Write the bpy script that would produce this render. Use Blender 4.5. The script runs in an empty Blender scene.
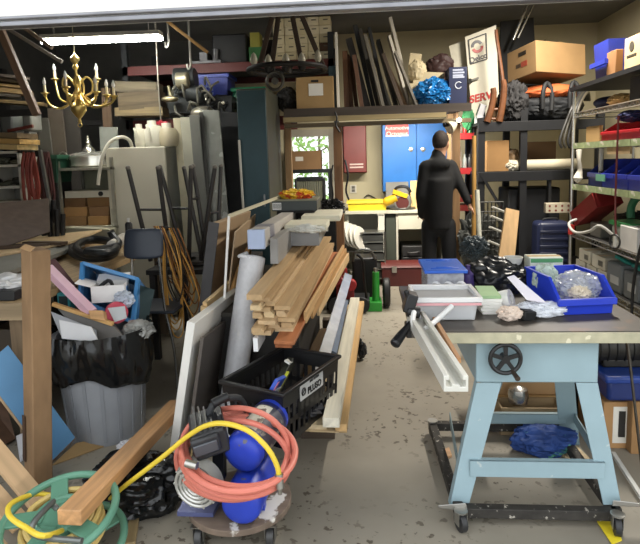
import bpy, bmesh, math, random
from mathutils import Vector, Matrix, Euler, noise
V = Vector
R = math.radians
S = bpy.context.scene
COL = S.collection
# ------------------------------------------------------------------ camera
FPX, CX, CY = 560.0, 320.0, 229.0
YAW, PITCH, ROLL = R(4.6), R(7.02), R(1.6)
EYE = V((0, 0, 1.65))
cam = bpy.data.cameras.new('camera')
camo = bpy.data.objects.new('camera', cam)
COL.objects.link(camo)
CROT = Matrix.Rotation(YAW, 3, 'Z') @ Matrix.Rotation(math.pi/2 - PITCH, 3, 'X') @ Matrix.Rotation(-ROLL, 3, 'Z')
camo.matrix_world = Matrix.Translation(EYE) @ CROT.to_4x4()
cam.sensor_fit = 'HORIZONTAL'
cam.sensor_width = 36.0
cam.lens = 36.0 * FPX / 640.0
cam.shift_x = 0.0
cam.shift_y = -(272.0 - CY) / 640.0
cam.clip_start = 0.05
S.camera = camo
# ------------------------------------------------------------------ world, lamps, exposure
S.view_settings.view_transform = 'Standard'
S.view_settings.look = 'None'
S.view_settings.gamma = 1.0
S.view_settings.use_curve_mapping = False
S.view_settings.exposure = 0.72
wd = bpy.data.worlds.new('overcast_sky')
S.world = wd
wd.use_nodes = True
wn = wd.node_tree
bg = wn.nodes['Background']
bg.inputs[0].default_value = (0.93, 0.97, 1.0, 1)
bg.inputs[1].default_value = 1.35
def area(name, loc, rot, sx, sy, power, col=(1, 1, 1)):
    l = bpy.data.lights.new(name, 'AREA')
    l.shape = 'RECTANGLE'; l.size = sx; l.size_y = sy; l.energy = power; l.color = col
    o = bpy.data.objects.new(name, l); COL.objects.link(o)
    o.location = loc; o.rotation_euler = rot
    return o
# added fill light hidden under the storage loft, brightens the back bench area
area('loft_fill_light', (0.45, 6.6, 2.09), (R(25), 0, 0), 1.2, .1, 36, (1, .94, .82))
area('ceiling_fill_light', (1.9, 5.3, 3.38), (0, 0, 0), .12, 1.2, 95, (1, .93, .82))  # added fill light without a fixture, lifts the right wall
# ------------------------------------------------------------------ picking points
def ray(px, py):
    return CROT @ V(((px - CX) / FPX, -(py - CY) / FPX, -1.0))
def at(px, py, Y):
    d = ray(px, py); return EYE + d * ((Y - EYE.y) / d.y)
def fl(px, py, z=0.0):
    d = ray(px, py); return EYE + d * ((z - EYE.z) / d.z)
def atx(px, py, X):
    d = ray(px, py); return EYE + d * ((X - EYE.x) / d.x)
def pb(l, t, r, b, Y, d, z0=None):
    """axis-aligned box whose front face at depth Y covers the given rectangle"""
    cx, cy = (l + r) / 2, (t + b) / 2
    x0, x1 = at(l, cy, Y).x, at(r, cy, Y).x
    za, zb = at(cx, b, Y).z, at(cx, t, Y).z
    if z0 is not None:
        zb = z0 + (zb - za); za = z0
    return (x0, x1, Y, Y + d, za, zb)
# ------------------------------------------------------------------ materials
def lin(h):
    h = h.lstrip('#'); o = []
    for i in (0, 2, 4):
        c = int(h[i:i+2], 16) / 255
        o.append(c / 12.92 if c <= .04045 else ((c + .055) / 1.055) ** 2.4)
    return o
_mats = {}
def M(col, rough=.55, metal=0.0, var=.1, sc=9.0, bump=0.0, st=(1, 1, 1), alpha=1.0, trans=0.0, coat=0.0, emit=0.0, spots=None, spotsc=30, spotth=.62, det=4.0):
    key = (col, rough, metal, var, sc, bump, st, alpha, trans, coat, emit, spots, spotsc, spotth)
    if key in _mats: return _mats[key]
    m = bpy.data.materials.new('mat_%03d' % len(_mats)); m.use_nodes = True
    n, l = m.node_tree.nodes, m.node_tree.links
    b = n['Principled BSDF']
    c = lin(col)
    b.inputs['Roughness'].default_value = rough
    b.inputs['Metallic'].default_value = metal
    tc = n.new('ShaderNodeTexCoord'); mp = n.new('ShaderNodeMapping')
    mp.inputs['Scale'].default_value = st
    l.new(tc.outputs['Object'], mp.inputs['Vector'])
    nz = n.new('ShaderNodeTexNoise'); nz.inputs['Scale'].default_value = sc; nz.inputs['Detail'].default_value = det
    l.new(mp.outputs[0], nz.inputs['Vector'])
    rp = n.new('ShaderNodeValToRGB')
    rp.color_ramp.elements[0].position = .3; rp.color_ramp.elements[1].position = .7
    rp.color_ramp.elements[0].color = [x * (1 - var) for x in c] + [1]
    rp.color_ramp.elements[1].color = [min(1, x * (1 + var)) for x in c] + [1]
    l.new(nz.outputs['Fac'], rp.inputs['Fac'])
    out = rp.outputs['Color']
    if spots:
        n2 = n.new('ShaderNodeTexNoise'); n2.inputs['Scale'].default_value = spotsc; n2.inputs['Detail'].default_value = 6
        l.new(tc.outputs['Object'], n2.inputs['Vector'])
        r2 = n.new('ShaderNodeValToRGB'); r2.color_ramp.elements[0].position = spotth; r2.color_ramp.elements[1].position = spotth + .04
        l.new(n2.outputs['Fac'], r2.inputs['Fac'])
        mx = n.new('ShaderNodeMix'); mx.data_type = 'RGBA'
        l.new(r2.outputs['Color'], mx.inputs['Factor']); l.new(out, mx.inputs['A'])
        mx.inputs['B'].default_value = lin(spots) + [1]
        out = mx.outputs['Result']
    l.new(out, b.inputs['Base Color'])
    if bump:
        bp = n.new('ShaderNodeBump'); bp.inputs['Strength'].default_value = bump; bp.inputs['Distance'].default_value = .01
        l.new(nz.outputs['Fac'], bp.inputs['Height']); l.new(bp.outputs[0], b.inputs['Normal'])
    if alpha < 1: b.inputs['Alpha'].default_value = alpha
    if trans: b.inputs['Transmission Weight'].default_value = trans
    if coat: b.inputs['Coat Weight'].default_value = coat
    if emit:
        b.inputs['Emission Color'].default_value = c + [1]; b.inputs['Emission Strength'].default_value = emit
    _mats[key] = m
    return m
def WOOD(col, ax='x', var=.22, sc=3.0, rough=.6):
    st = {'x': (.6, 9, 9), 'y': (9, .6, 9), 'z': (9, 9, .6)}[ax]
    return M(col, rough, 0, var, sc, .12, st)
def CARD(col='b08a5c'): return M(col, .85, 0, .08, 5, .05)
def PLAS(col, rough=.4): return M(col, rough, 0, .06, 6)
def PAINT(col, rough=.45, spots=None): return M(col, rough, 0, .08, 5, 0, spots=spots)
def STEEL(col='b5b5b2', rough=.35): return M(col, rough, .9, .12, 12)
BLACK = PLAS('17181a', .5); DARK = M('232120', .75, 0, .2, 6); WHITE = PLAS('e6e4dc', .5)
FOIL = M('131415', .2, 0, .15, 9, .5)
# ------------------------------------------------------------------ mesh builder
def frame(d, up=V((0, 0, 1))):
    d = V(d).normalized(); up = V(up)
    if abs(d.dot(up)) > .98: up = V((0, 1, 0))
    s = d.cross(up).normalized(); u = s.cross(d)
    return d, s, u
class MB:
    def __init__(s): s.bm = bmesh.new()
    def mesh(s, vs, fs):
        q = [s.bm.verts.new(v) for v in vs]
        for f in fs:
            try: s.bm.faces.new([q[i] for i in f])
            except ValueError: pass
        return s
    def hexa(s, p):  # 8 corners: bottom ring 0-3, top ring 4-7
        return s.mesh(p, [(3, 2, 1, 0), (4, 5, 6, 7), (0, 1, 5, 4), (1, 2, 6, 5), (2, 3, 7, 6), (3, 0, 4, 7)])
    def box(s, x0, x1, y0, y1, z0, z1):
        return s.hexa([(x0, y0, z0), (x1, y0, z0), (x1, y1, z0), (x0, y1, z0), (x0, y0, z1), (x1, y0, z1), (x1, y1, z1), (x0, y1, z1)])
    def obox(s, c, size, rot=(0, 0, 0)):
        m = Euler(rot).to_matrix() if not isinstance(rot, Matrix) else rot
        a, b, h = [x / 2 for x in size]; c = V(c)
        return s.hexa([c + m @ V(p) for p in ((-a, -b, -h), (a, -b, -h), (a, b, -h), (-a, b, -h), (-a, -b, h), (a, -b, h), (a, b, h), (-a, b, h))])
    def beam(s, p0, p1, w, h, up=(0, 0, 1)):
        p0, p1 = V(p0), V(p1); d, sd, u = frame(p1 - p0, up); a, b = sd * w / 2, u * h / 2
        return s.hexa([p0 - a - b, p0 + a - b, p1 + a - b, p1 - a - b, p0 - a + b, p0 + a + b, p1 + a + b, p1 - a + b])
    def cyl(s, p0, p1, r0, r1=None, n=16, cap=True):
        r1 = r0 if r1 is None else r1
        p0, p1 = V(p0), V(p1); d, sd, u = frame(p1 - p0)
        vs = []
        for p, r in ((p0, r0), (p1, r1)):
            for i in range(n):
                a = 2 * math.pi * i / n; vs.append(p + (sd * math.cos(a) + u * math.sin(a)) * r)
        fs = [(i, (i + 1) % n, n + (i + 1) % n, n + i) for i in range(n)]
        if cap: fs += [tuple(range(n))[::-1], tuple(range(n, 2 * n))]
        return s.mesh(vs, fs)
    def tube(s, pts, r, n=8, sm=4, closed=False):
        pts = [V(p) for p in pts]
        rs = r if isinstance(r, (list, tuple)) else [r] * len(pts)
        if sm > 1:
            P, Q = [], []; k = len(pts)
            for i in range(k if closed else k - 1):
                g = (lambda j: pts[j % k]) if closed else (lambda j: pts[max(0, min(k - 1, j))])
                p0, p1, p2, p3 = g(i - 1), g(i), g(i + 1), g(i + 2)
                for t in range(sm):
                    t = t / sm
                    P.append(.5 * ((2 * p1) + (p2 - p0) * t + (2 * p0 - 5 * p1 + 4 * p2 - p3) * t * t + (3 * p1 - p0 - 3 * p2 + p3) * t ** 3))
                    Q.append(rs[i] * (1 - t) + rs[(i + 1) % k] * t)
            if not closed: P.append(pts[-1]); Q.append(rs[-1])
            pts, rs = P, Q
        k = len(pts); vs = []; up = None
        for i in range(k):
            if closed: d = pts[(i + 1) % k] - pts[i - 1]
            else: d = pts[min(k - 1, i + 1)] - pts[max(0, i - 1)]
            if d.length < 1e-9: d = V((0, 0, 1))
            d.normalize()
            if up is None:
                _, sd, up = frame(d)
            sd = d.cross(up)
            if sd.length < 1e-4: _, sd, up = frame(d)
            sd.normalize(); up = sd.cross(d).normalized()
            for j in range(n):
                a = 2 * math.pi * j / n; vs.append(pts[i] + (sd * math.cos(a) + up * math.sin(a)) * rs[i])
        fs = [(i * n + j, i * n + (j + 1) % n, ((i + 1) % k) * n + (j + 1) % n, ((i + 1) % k) * n + j) for i in range(k if closed else k - 1) for j in range(n)]
        if not closed: fs += [tuple(range(n))[::-1], tuple(range((k - 1) * n, k * n))]
        return s.mesh(vs, fs)
    def lathe(s, prof, o=(0, 0, 0), n=24, d=(0, 0, 1), ph=0):
        o = V(o); d, sd, u = frame(d); vs = []; k = len(prof)
        for r, z in prof:
            for j in range(n):
                a = 2 * math.pi * j / n + ph; vs.append(o + d * z + (sd * math.cos(a) + u * math.sin(a)) * max(r, 1e-4))
        fs = [(i * n + j, i * n + (j + 1) % n, (i + 1) * n + (j + 1) % n, (i + 1) * n + j) for i in range(k - 1) for j in range(n)]
        fs += [tuple(range(n))[::-1], tuple(range((k - 1) * n, k * n))]
        return s.mesh(vs, fs)
    def ell(s, c, r, sub=2, rot=None):
        c = V(c); r = (r, r, r) if not hasattr(r, '__len__') else r
        t = bmesh.new(); bmesh.ops.create_icosphere(t, subdivisions=sub, radius=1)
        m = rot or Matrix.Identity(3)
        vs = [c + m @ V((v.co.x * r[0], v.co.y * r[1], v.co.z * r[2])) for v in t.verts]
        t.verts.index_update(); fs = [[v.index for v in f.verts] for f in t.faces]; t.free()
        return s.mesh(vs, fs)
    def blob(s, c, r, amp=.2, fr=3.0, seed=0, sub=4, flat=None, ridg=True):
        c = V(c); t = bmesh.new(); bmesh.ops.create_icosphere(t, subdivisions=sub, radius=1); vs = []
        for v in t.verts:
            p = v.co.copy(); q = p * fr + V((seed * 7.1, seed * 3.3, seed * 5.7))
            k = noise.noise(q) + .5 * noise.noise(q * 2.1)
            if ridg: k = k * .6 + (.5 - abs(noise.noise(q * 2.7)) * 1.6) * .55
            p = p * (1 + amp * k)
            w = V((p.x * r[0], p.y * r[1], p.z * r[2])) + c
            if flat is not None and w.z < flat: w.z = flat + (w.z - flat) * .04
            vs.append(w)
        t.verts.index_update(); fs = [[v.index for v in f.verts] for f in t.faces]; t.free()
        return s.mesh(vs, fs)
    def torus(s, c, Rr, r, d=(0, 0, 1), n=32, m=8, a0=0, a1=360):
        c = V(c); _, sd, u = frame(d); full = a1 - a0 >= 359.9
        k = n if full else n + 1
        pts = [c + (sd * math.cos(R(a0 + (a1 - a0) * i / n)) + u * math.sin(R(a0 + (a1 - a0) * i / n))) * Rr for i in range(k)]
        return s.tube(pts, r, m, 1, full)
    def prism(s, poly, o, ex, ey, ez):
        """polygon (2-D list) in axes ex,ey at origin o, extruded by vector ez"""
        o, ex, ey, ez = V(o), V(ex), V(ey), V(ez); k = len(poly)
        a = [o + ex * x + ey * y for x, y in poly]; b = [p + ez for p in a]
        return s.mesh(a + b, [tuple(range(k))[::-1], tuple(range(k, 2 * k))] + [(i, (i + 1) % k, k + (i + 1) % k, k + i) for i in range(k)])
    def tray(s, x0, x1, y0, y1, z0, z1, t=.006, tap=0.0, fl=None):
        """open-topped box with walls of thickness t, bottom inset by tap"""
        fl = t if fl is None else fl
        o = [(x0 + tap, y0 + tap, z0), (x1 - tap, y0 + tap, z0), (x1 - tap, y1 - tap, z0), (x0 + tap, y1 - tap, z0), (x0, y0, z1), (x1, y0, z1), (x1, y1, z1), (x0, y1, z1)]
        i = [(x0 + tap + t, y0 + tap + t, z0 + fl), (x1 - tap - t, y0 + tap + t, z0 + fl), (x1 - tap - t, y1 - tap - t, z0 + fl), (x0 + tap + t, y1 - tap - t, z0 + fl), (x0 + t, y0 + t, z1), (x1 - t, y0 + t, z1), (x1 - t, y1 - t, z1), (x0 + t, y1 - t, z1)]
        f = [(3, 2, 1, 0), (0, 1, 5, 4), (1, 2, 6, 5), (2, 3, 7, 6), (3, 0, 4, 7), (8, 9, 10, 11)]
        f += [(8 + a, 8 + d, 8 + c2, 8 + b) for a, b, c2, d in ((0, 1, 5, 4), (1, 2, 6, 5), (2, 3, 7, 6), (3, 0, 4, 7))]
        f += [(4, 5, 13, 12), (5, 6, 14, 13), (6, 7, 15, 14), (7, 4, 12, 15)]
        return s.mesh(o + i, f)
    def xf(s, m):
        bmesh.ops.transform(s.bm, matrix=m, verts=s.bm.verts); return s
    def bounds(s):
        c = [v.co for v in s.bm.verts]
        return [min(v[i] for v in c) for i in range(3)], [max(v[i] for v in c) for i in range(3)]
def wmat(o):
    m = o.matrix_basis.copy()
    while o.parent: o = o.parent; m = o.matrix_basis @ m
    return m
def tag(o, label, cat, group=None):
    if label: o['label'] = label
    if cat: o['category'] = cat
    if group: o['group'] = group
    return o
def add(name, mb, mat, parent=None, bev=0, smooth=None, local=False, label=None, ang=35, seg=2):
    bmesh.ops.recalc_face_normals(mb.bm, faces=mb.bm.faces)
    me = bpy.data.meshes.new(name)
    lo, hi = mb.bounds()
    if parent is not None and not local:
        inv = wmat(parent).inverted()
        bmesh.ops.transform(mb.bm, matrix=inv, verts=mb.bm.verts); lo, hi = mb.bounds()
    org = V(((lo[0] + hi[0]) / 2, (lo[1] + hi[1]) / 2, lo[2]))
    bmesh.ops.translate(mb.bm, vec=-org, verts=mb.bm.verts)
    mb.bm.to_mesh(me); mb.bm.free()
    o = bpy.data.objects.new(name, me); COL.objects.link(o)
    o.parent = parent; o.location = org
    if mat: me.materials.append(mat)
    if smooth is not False:
        me.polygons.foreach_set('use_smooth', [True] * len(me.polygons))
        try: me.set_sharp_from_angle(angle=R(ang))
        except Exception: pass
    if bev:
        bv = o.modifiers.new('bevel', 'BEVEL'); bv.width = bev; bv.segments = seg; bv.limit_method = 'ANGLE'; bv.angle_limit = R(40)
    if label: o['label'] = label
    return o
def thing(name, label, cat, loc=(0, 0, 0), rz=0.0, group=None):
    o = bpy.data.objects.new(name, None); COL.objects.link(o)
    o.empty_display_size = .1
    o.location = loc; o.rotation_euler = (0, 0, rz)
    return tag(o, label, cat, group)
def solo(name, mb, mat, label, cat, group=None, **k):
    return tag(add(name, mb, mat, None, **k), label, cat, group)
def struct(name, mb, mat, parent=None, **k):
    o = add(name, mb, mat, parent, **k)
    if parent is None: o['kind'] = 'structure'
    return o
def beamo(name, p0, p1, w, t, mat, up=(0, 0, 1), parent=None, bev=.002):
    """a straight board: mesh along its own x axis (so the grain runs along it)"""
    p0, p1 = V(p0), V(p1); d, sd, u = frame(p1 - p0, up); L = (p1 - p0).length
    mb = MB().box(0, L, -w / 2, w / 2, -t / 2, t / 2)
    bmesh.ops.recalc_face_normals(mb.bm, faces=mb.bm.faces)
    me = bpy.data.meshes.new(name); mb.bm.to_mesh(me); mb.bm.free()
    o = bpy.data.objects.new(name, me); COL.objects.link(o); me.materials.append(mat)
    m = Matrix((d, -sd, u)).transposed().to_4x4(); m.translation = p0
    if parent is not None:
        o.parent = parent; m = wmat(parent).inverted() @ m
    o.matrix_basis = m
    if bev:
        bv = o.modifiers.new('bevel', 'BEVEL'); bv.width = bev; bv.segments = 1; bv.limit_method = 'ANGLE'
    return o
def board(name, p0, p1, w, t, mat, label, cat, group=None, up=(0, 0, 1), bev=.002):
    return tag(beamo(name, p0, p1, w, t, mat, up, bev=bev), label, cat, group)
def dup(o, loc=None, rz=None, label=None, parent=None):
    c = o.copy(); COL.objects.link(c)
    if parent is not None: c.parent = parent
    if loc is not None: c.location = loc
    if rz is not None: c.rotation_euler = (0, 0, rz)
    if label: c['label'] = label
    for ch in list(o.children): dup(ch, parent=c)
    return c
def text(name, s, size, o, ex, ey, mat, parent=None, depth=.001, bold=0.0, align='CENTER'):
    """lettering lying in the plane ex,ey with its centre at o"""
    cu = bpy.data.curves.new('t', 'FONT'); cu.body = s; cu.size = size; cu.extrude = depth; cu.offset = bold
    cu.align_x = align; cu.align_y = 'CENTER'
    t = bpy.data.objects.new('t', cu); COL.objects.link(t)
    me = bpy.data.meshes.new_from_object(t.evaluated_get(bpy.context.evaluated_depsgraph_get()))
    bpy.data.objects.remove(t); bpy.data.curves.remove(cu)
    ex, ey = V(ex).normalized(), V(ey).normalized(); ez = ex.cross(ey)
    m = Matrix((ex, ey, ez)).transposed().to_4x4(); m.translation = V(o)
    if parent is not None: m = wmat(parent).inverted() @ m
    me.transform(m); me.name = name; me.materials.clear(); me.materials.append(mat)
    ob = bpy.data.objects.new(name, me); COL.objects.link(ob); ob.parent = parent
    return ob
def base(b): return ((b[0] + b[1]) / 2, (b[2] + b[3]) / 2, b[4])
def carton(b, label, col='b08a5c', tape=True, mark=None, group=None, name='cardboard_box', rz=0, flaps=0.0, tapecol='c2a271'):
    t = thing(name, label, 'box', base(b), rz, group)
    w, d, h = b[1] - b[0], b[3] - b[2], b[5] - b[4]
    if flaps:
        add('body', MB().tray(-w/2, w/2, -d/2, d/2, 0, h, .006), CARD(col), t, local=True)
        for sx in (-1, 1):
            f = MB().hexa([(sx*w/2, -d/2, h), (sx*w/2, d/2, h), (sx*(w/2+flaps), d/2, h+flaps*.5), (sx*(w/2+flaps), -d/2, h+flaps*.5)] + [(sx*w/2, -d/2, h+.005), (sx*w/2, d/2, h+.005), (sx*(w/2+flaps), d/2, h+flaps*.5+.005), (sx*(w/2+flaps), -d/2, h+flaps*.5+.005)])
            add('flap', f, CARD(col), t, local=True)
    else:
        add('body', MB().box(-w/2, w/2, -d/2, d/2, 0, h), CARD(col), t, bev=.004, local=True)
        if tape:
            add('tape', MB().box(-w*.5-.001, w*.5+.001, -.022, .022, h, h+.0015).box(w*.5, w*.5+.0015, -.022, .022, h*.75, h+.0015), M(tapecol, .3), t, local=True)
    if mark:
        for (u0, v0, u1, v1, c) in mark:
            add('printed_label', MB().box(-w/2+u0*w, -w/2+u1*w, -d/2-.0015, -d/2, v0*h, v1*h), PLAS(c), t, local=True, label='printed label on the box front')
    return t
# ================================================================== SETTING
XL, XR, YB, YF, ZC = -4.6, 3.3, 8.4, 1.95, 3.45
CONC = M('958e80', .6, 0, .16, 1.6, .05, spots='5b5246', spotsc=24, spotth=.6)
struct('floor', MB().box(-9, 9, -14, YB + .2, -.15, 0), CONC)
# clustered dark specks and old stains on the slab
_n, _l = CONC.node_tree.nodes, CONC.node_tree.links
_mx = [x for x in _n if x.type == 'MIX'][0]; _src = _mx.inputs['Factor'].links[0].from_socket
_cl = _n.new('ShaderNodeTexNoise'); _cl.inputs['Scale'].default_value = 1.3; _cl.inputs['Detail'].default_value = 2
_tc = [x for x in _n if x.type == 'TEX_COORD'][0]; _l.new(_tc.outputs['Object'], _cl.inputs['Vector'])
_rp = _n.new('ShaderNodeValToRGB'); _rp.color_ramp.elements[0].position = .45; _rp.color_ramp.elements[1].position = .6
_l.new(_cl.outputs['Fac'], _rp.inputs['Fac'])
_ml = _n.new('ShaderNodeMath'); _ml.operation = 'MULTIPLY'; _l.new(_src, _ml.inputs[0]); _l.new(_rp.outputs['Color'], _ml.inputs[1]); _l.new(_ml.outputs[0], _mx.inputs['Factor'])
BEIGE = M('c9bf9f', .8, 0, .07, 2.0)
SHADEWALL = M('4b4a48', .85, 0, .25, 1.4)  # deep shade of the left side put into the wall colour
wa, wb = at(291, 137, YB), at(330, 200, YB)
WX0, WX1, WZ0, WZ1 = wa.x, wb.x, wb.z - .25, wa.z
XS = at(238, 150, YB).x
struct('wall_back', MB().box(XS, WX0, YB, YB+.15, 0, ZC).box(WX1, XR, YB, YB+.15, 0, ZC).box(WX0, WX1, YB, YB+.15, 0, WZ0).box(WX0, WX1, YB, YB+.15, WZ1, ZC), BEIGE)
struct('wall_back_left', MB().box(XL, XS, YB, YB+.15, 0, ZC), SHADEWALL)
struct('wall_left', MB().box(XL-.15, XL, YF, YB+.15, 0, ZC), SHADEWALL)
struct('wall_right', MB().box(XR, XR+.15, YF, YB+.15, 0, ZC), BEIGE)
struct('ceiling', MB().box(XL-.15, XR+.15, YF-.2, YB+.15, ZC, ZC+.12), M('6f6e6c', .85, 0, .15, 2))
DX0, DX1 = -3.0, 2.75
struct('wall_front_left', MB().box(XL-.15, DX0, YF-.18, YF, 0, ZC), WHITE)
struct('wall_front_right', MB().box(DX1, XR+.15, YF-.18, YF, 0, ZC), WHITE)
HZ = at(300, 9.5, 1.78).z
struct('wall_front_header', MB().box(DX0, DX1, YF-.18, YF-.1, HZ, ZC), WHITE)
# door seal and rail under the header
struct('trim_1', MB().box(DX0, DX1, YF-.19, YF-.15, HZ-.012, HZ+.004).cyl((DX0, YF-.19, HZ+.012), (DX1, YF-.19, HZ+.012), .007, n=8), STEEL('8b8b90', .45), bev=.003)
# window in the back wall
wf = struct('window_1', MB().box(WX0-.09, WX0, YB-.03, YB+.1, WZ0-.09, WZ1+.1).box(WX1, WX1+.09, YB-.03, YB+.1, WZ0-.09, WZ1+.1).box(WX0, WX1, YB-.03, YB+.1, WZ1, WZ1+.1).box(WX0, WX1, YB-.03, YB+.1, WZ0-.09, WZ0), PAINT('bdb6a4'), bev=.004)
add('pane', MB().box(WX0, WX1, YB+.04, YB+.046, WZ0, WZ1), M('ffffff', .03, 0, 0, 1, alpha=.08), wf)
# greenery outside the window
rng = random.Random(4)
g = MB()
for i in range(2600):
    c = V((rng.uniform(WX0-1.2, WX1+1.2), YB + rng.uniform(1.3, 2.3), rng.uniform(.6, 3.3)))
    a = Euler((rng.uniform(-1, 1), rng.uniform(-1, 1), rng.uniform(0, 6.3))).to_matrix(); k = rng.uniform(.05, .09)
    g.mesh([c + a @ V(p) for p in ((-k, 0, 0), (0, -k*.45, .01), (k, 0, 0), (0, k*.45, .01))], [(0, 1, 2, 3)])
sh = thing('leafy_shrub', 'light green leafy shrub outside the back window', 'shrub', ((WX0+WX1)/2, YB+1.8, 0))
add('foliage', g, M('9cc766', .6, 0, .4, 3), sh, smooth=False)
add('stem', MB().cyl(((WX0+WX1)/2, YB+1.8, 0), ((WX0+WX1)/2, YB+1.8, 2.2), .05, .02), WOOD('5c4a36', 'z'), sh)
# ================================================================== TABLE SAW and what lies on it
SAWB = M('93abb3', .45, 0, .07, 5, 0, spots='b4bfbe', spotsc=22, spotth=.7); SAWD = PAINT('7f959b', .5)
ts = thing('table_saw', 'pale blue table saw with black handwheel and splayed legs on a caster base', 'table saw', (.74, 2.85, 0))
TX0, TX1, TY0, TY1, TZ = .2, 1.27, 2.44, 3.35, .88
add('tabletop', MB().box(TX0, TX1, TY0, TY1, TZ-.03, TZ), M('4f4a44', .45, .3, .25, 5, .02, spots='5f5044', spotsc=6, spotth=.62), ts, bev=.004)
add('front_rail', MB().box(TX0+.12, TX1, TY0-.014, TY0, TZ-.05, TZ-.004), M('b3ae93', .6, 0, .15, 14, .1, spots='dad4ba', spotsc=20, spotth=.63), ts, bev=.002)
bl, br_ = at(476, 360, 2.5), at(598, 383, 2.5)
add('cabinet', MB().box(bl.x, br_.x, 2.5, 3.05, br_.z, TZ-.03), SAWB, ts, bev=.006)
hw = at(505.5, 359, 2.46)
W = MB().torus(hw, .066, .010, (0, 1, 0), 36).cyl(hw + V((0, -.012, 0)), hw + V((0, .04, 0)), .018)
for k in range(5):
    a = R(90 + 72*k); W.beam(hw, hw + V((math.cos(a), 0, math.sin(a)))*.066, .018, .01, (0, 1, 0))
w_ = add('handwheel', W, PLAS('1b1b1c', .35), ts)
hc = at(513, 372, 2.45)
add('crank_handle', MB().cyl(hc + V((0, .01, 0)), hc + V((.008, -.05, -.012)), .009, .012), PLAS('3a2f26', .4), w_)
def leg(pt, pbm, Y, Yb, wt, wb):
    t0, t1 = at(pt[0]-wt/2, pt[1], Y), at(pt[0]+wt/2, pt[1], Y)
    b0, b1 = at(pbm[0]-wb/2, pbm[1], Yb), at(pbm[0]+wb/2, pbm[1], Yb)
    m = MB(); e = V((0, .05, 0)); k = .006
    sgn = 1 if pbm[0] > pt[0] else -1
    m.hexa([b0, b1, b1+V((0, k, 0)), b0+V((0, k, 0)), t0, t1, t1+V((0, k, 0)), t0+V((0, k, 0))])
    o_, i_ = ((t1, b1) if sgn > 0 else (t0, b0)), None
    tt, bb = o_
    m.hexa([bb, bb+V((-sgn*k, 0, 0)), bb+V((-sgn*k, 0, 0))+e, bb+e, tt, tt+V((-sgn*k, 0, 0)), tt+V((-sgn*k, 0, 0))+e, tt+e])
    return m
for a in (((489, 383), (459, 507), 2.5, 2.42, 25, 19), ((587, 383), (612.5, 505), 2.5, 2.42, 22, 18)):
    add('leg', leg(*a), SAWB, ts, bev=.002)
for a in (((496, 375), (466, 455), 3.05, 3.12, 20, 17), ((564, 375), (571, 452), 3.05, 3.12, 20, 19)):
    add('leg', leg(*a), SAWD, ts, bev=.002)
def bar(l, t, r, b, Y, th=.006): 
    q = pb(l, t, r, b, Y, th); m = MB().box(*q); m.box(q[0], q[1], Y, Y+.03, q[5]-.005, q[5]); return m
add('crossbar', bar(470, 461.5, 605, 478, 2.435), SAWB, ts, bev=.002)
add('crossbar', bar(474, 414, 566, 424, 3.09), SAWD, ts, bev=.002)
for (a, b) in (((459, 470, 2.46), (450, 417, 3.1)), ((606, 470, 2.46), (574, 417, 3.1))):
    p, q = at(*a), at(*b); add('crossbar', MB().beam(p, q, .006, .055), SAWD, ts)
BASEM = M('3a3733', .7, .3, .3, 20, .2, spots='b0aa9e', spotsc=40, spotth=.63)
za = .095
b0, b1 = at(459, 512, 2.39), at(617, 512, 2.39)
mbz = (b0.z + b1.z)/2
for p, q in (((b0.x, 2.39), (b1.x, 2.39)), ((b0.x, 3.2), (b1.x, 3.2)), ((b0.x, 2.39), (b0.x-.02, 3.2)), ((b1.x, 2.39), (b1.x, 3.2))):
    add('base_rail', MB().beam((p[0], p[1], mbz), (q[0], q[1], mbz), .045, .045), BASEM, ts, bev=.003)
add('brake_lever', MB().hexa([at(438, 508, 2.36), at(468, 512, 2.36), at(468, 512, 2.40), at(440, 508, 2.40), at(438, 505, 2.36), at(466, 503, 2.36), at(466, 503, 2.4), at(440, 505, 2.4)]), STEEL('b4b2ad', .4), ts, bev=.004)
add('brake_lever', MB().hexa([at(612, 506, 2.36), at(640, 507, 2.36), at(640, 507, 2.40), at(612, 506, 2.40), at(613, 500, 2.36), at(640, 503, 2.36), at(640, 503, 2.4), at(613, 500, 2.4)]), STEEL('b4b2ad', .4), ts, bev=.004)
for (x, y, ang) in ((b0.x, 2.34, .35), (b1.x-.02, 2.34, -.2), (b0.x-.02, 3.2, .2), (b1.x, 3.2, 0)):
    c = V((x, y, .043)); d = V((math.cos(ang), math.sin(ang), 0)); f = V((-d.y, d.x, 0))
    m = MB()
    for s_ in (-1, 1): m.hexa([c + d*s_*.019 + f*a_ + V((0, 0, z_)) + d*s_*e_ for z_ in (-.008, .05) for (a_, e_) in ((-.02, 0), (.02, 0), (.02, .003), (-.02, .003))])
    m.cyl(c + V((0, 0, .05)), c + V((0, 0, .056)), .03)
    cs = add('caster', m, STEEL('a8a6a0', .4), ts)
    add('wheel', MB().cyl(c - d*.014, c + d*.014, .043, n=24).cyl(c - d*.016, c + d*.016, .022), PLAS('2a2a2b', .5), cs, bev=.004)
# fence clamp and lever on the left of the top
hb, he = at(411, 322, 2.5), at(394, 345, 2.4)
fcl = add('fence_clamp', MB().obox(at(410, 302, 2.56), (.05, .09, .09), (0, .3, 0)).cyl(at(407, 311, 2.53), at(420, 313, 2.53), .026).cyl(at(406, 290, 2.55), at(409, 300, 2.55), .012).box(TX0-.02, TX0+.06, 2.5, 2.62, TZ-.05, TZ), PLAS('1d1e20', .4), ts, bev=.006)
add('lever_handle', MB().tube([hb, hb.lerp(he, .2), hb.lerp(he, .6), he.lerp(hb, .06), he], [.011, .014, .021, .024, .013], 12, 4), PLAS('1b1c1f', .3), fcl)
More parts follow.
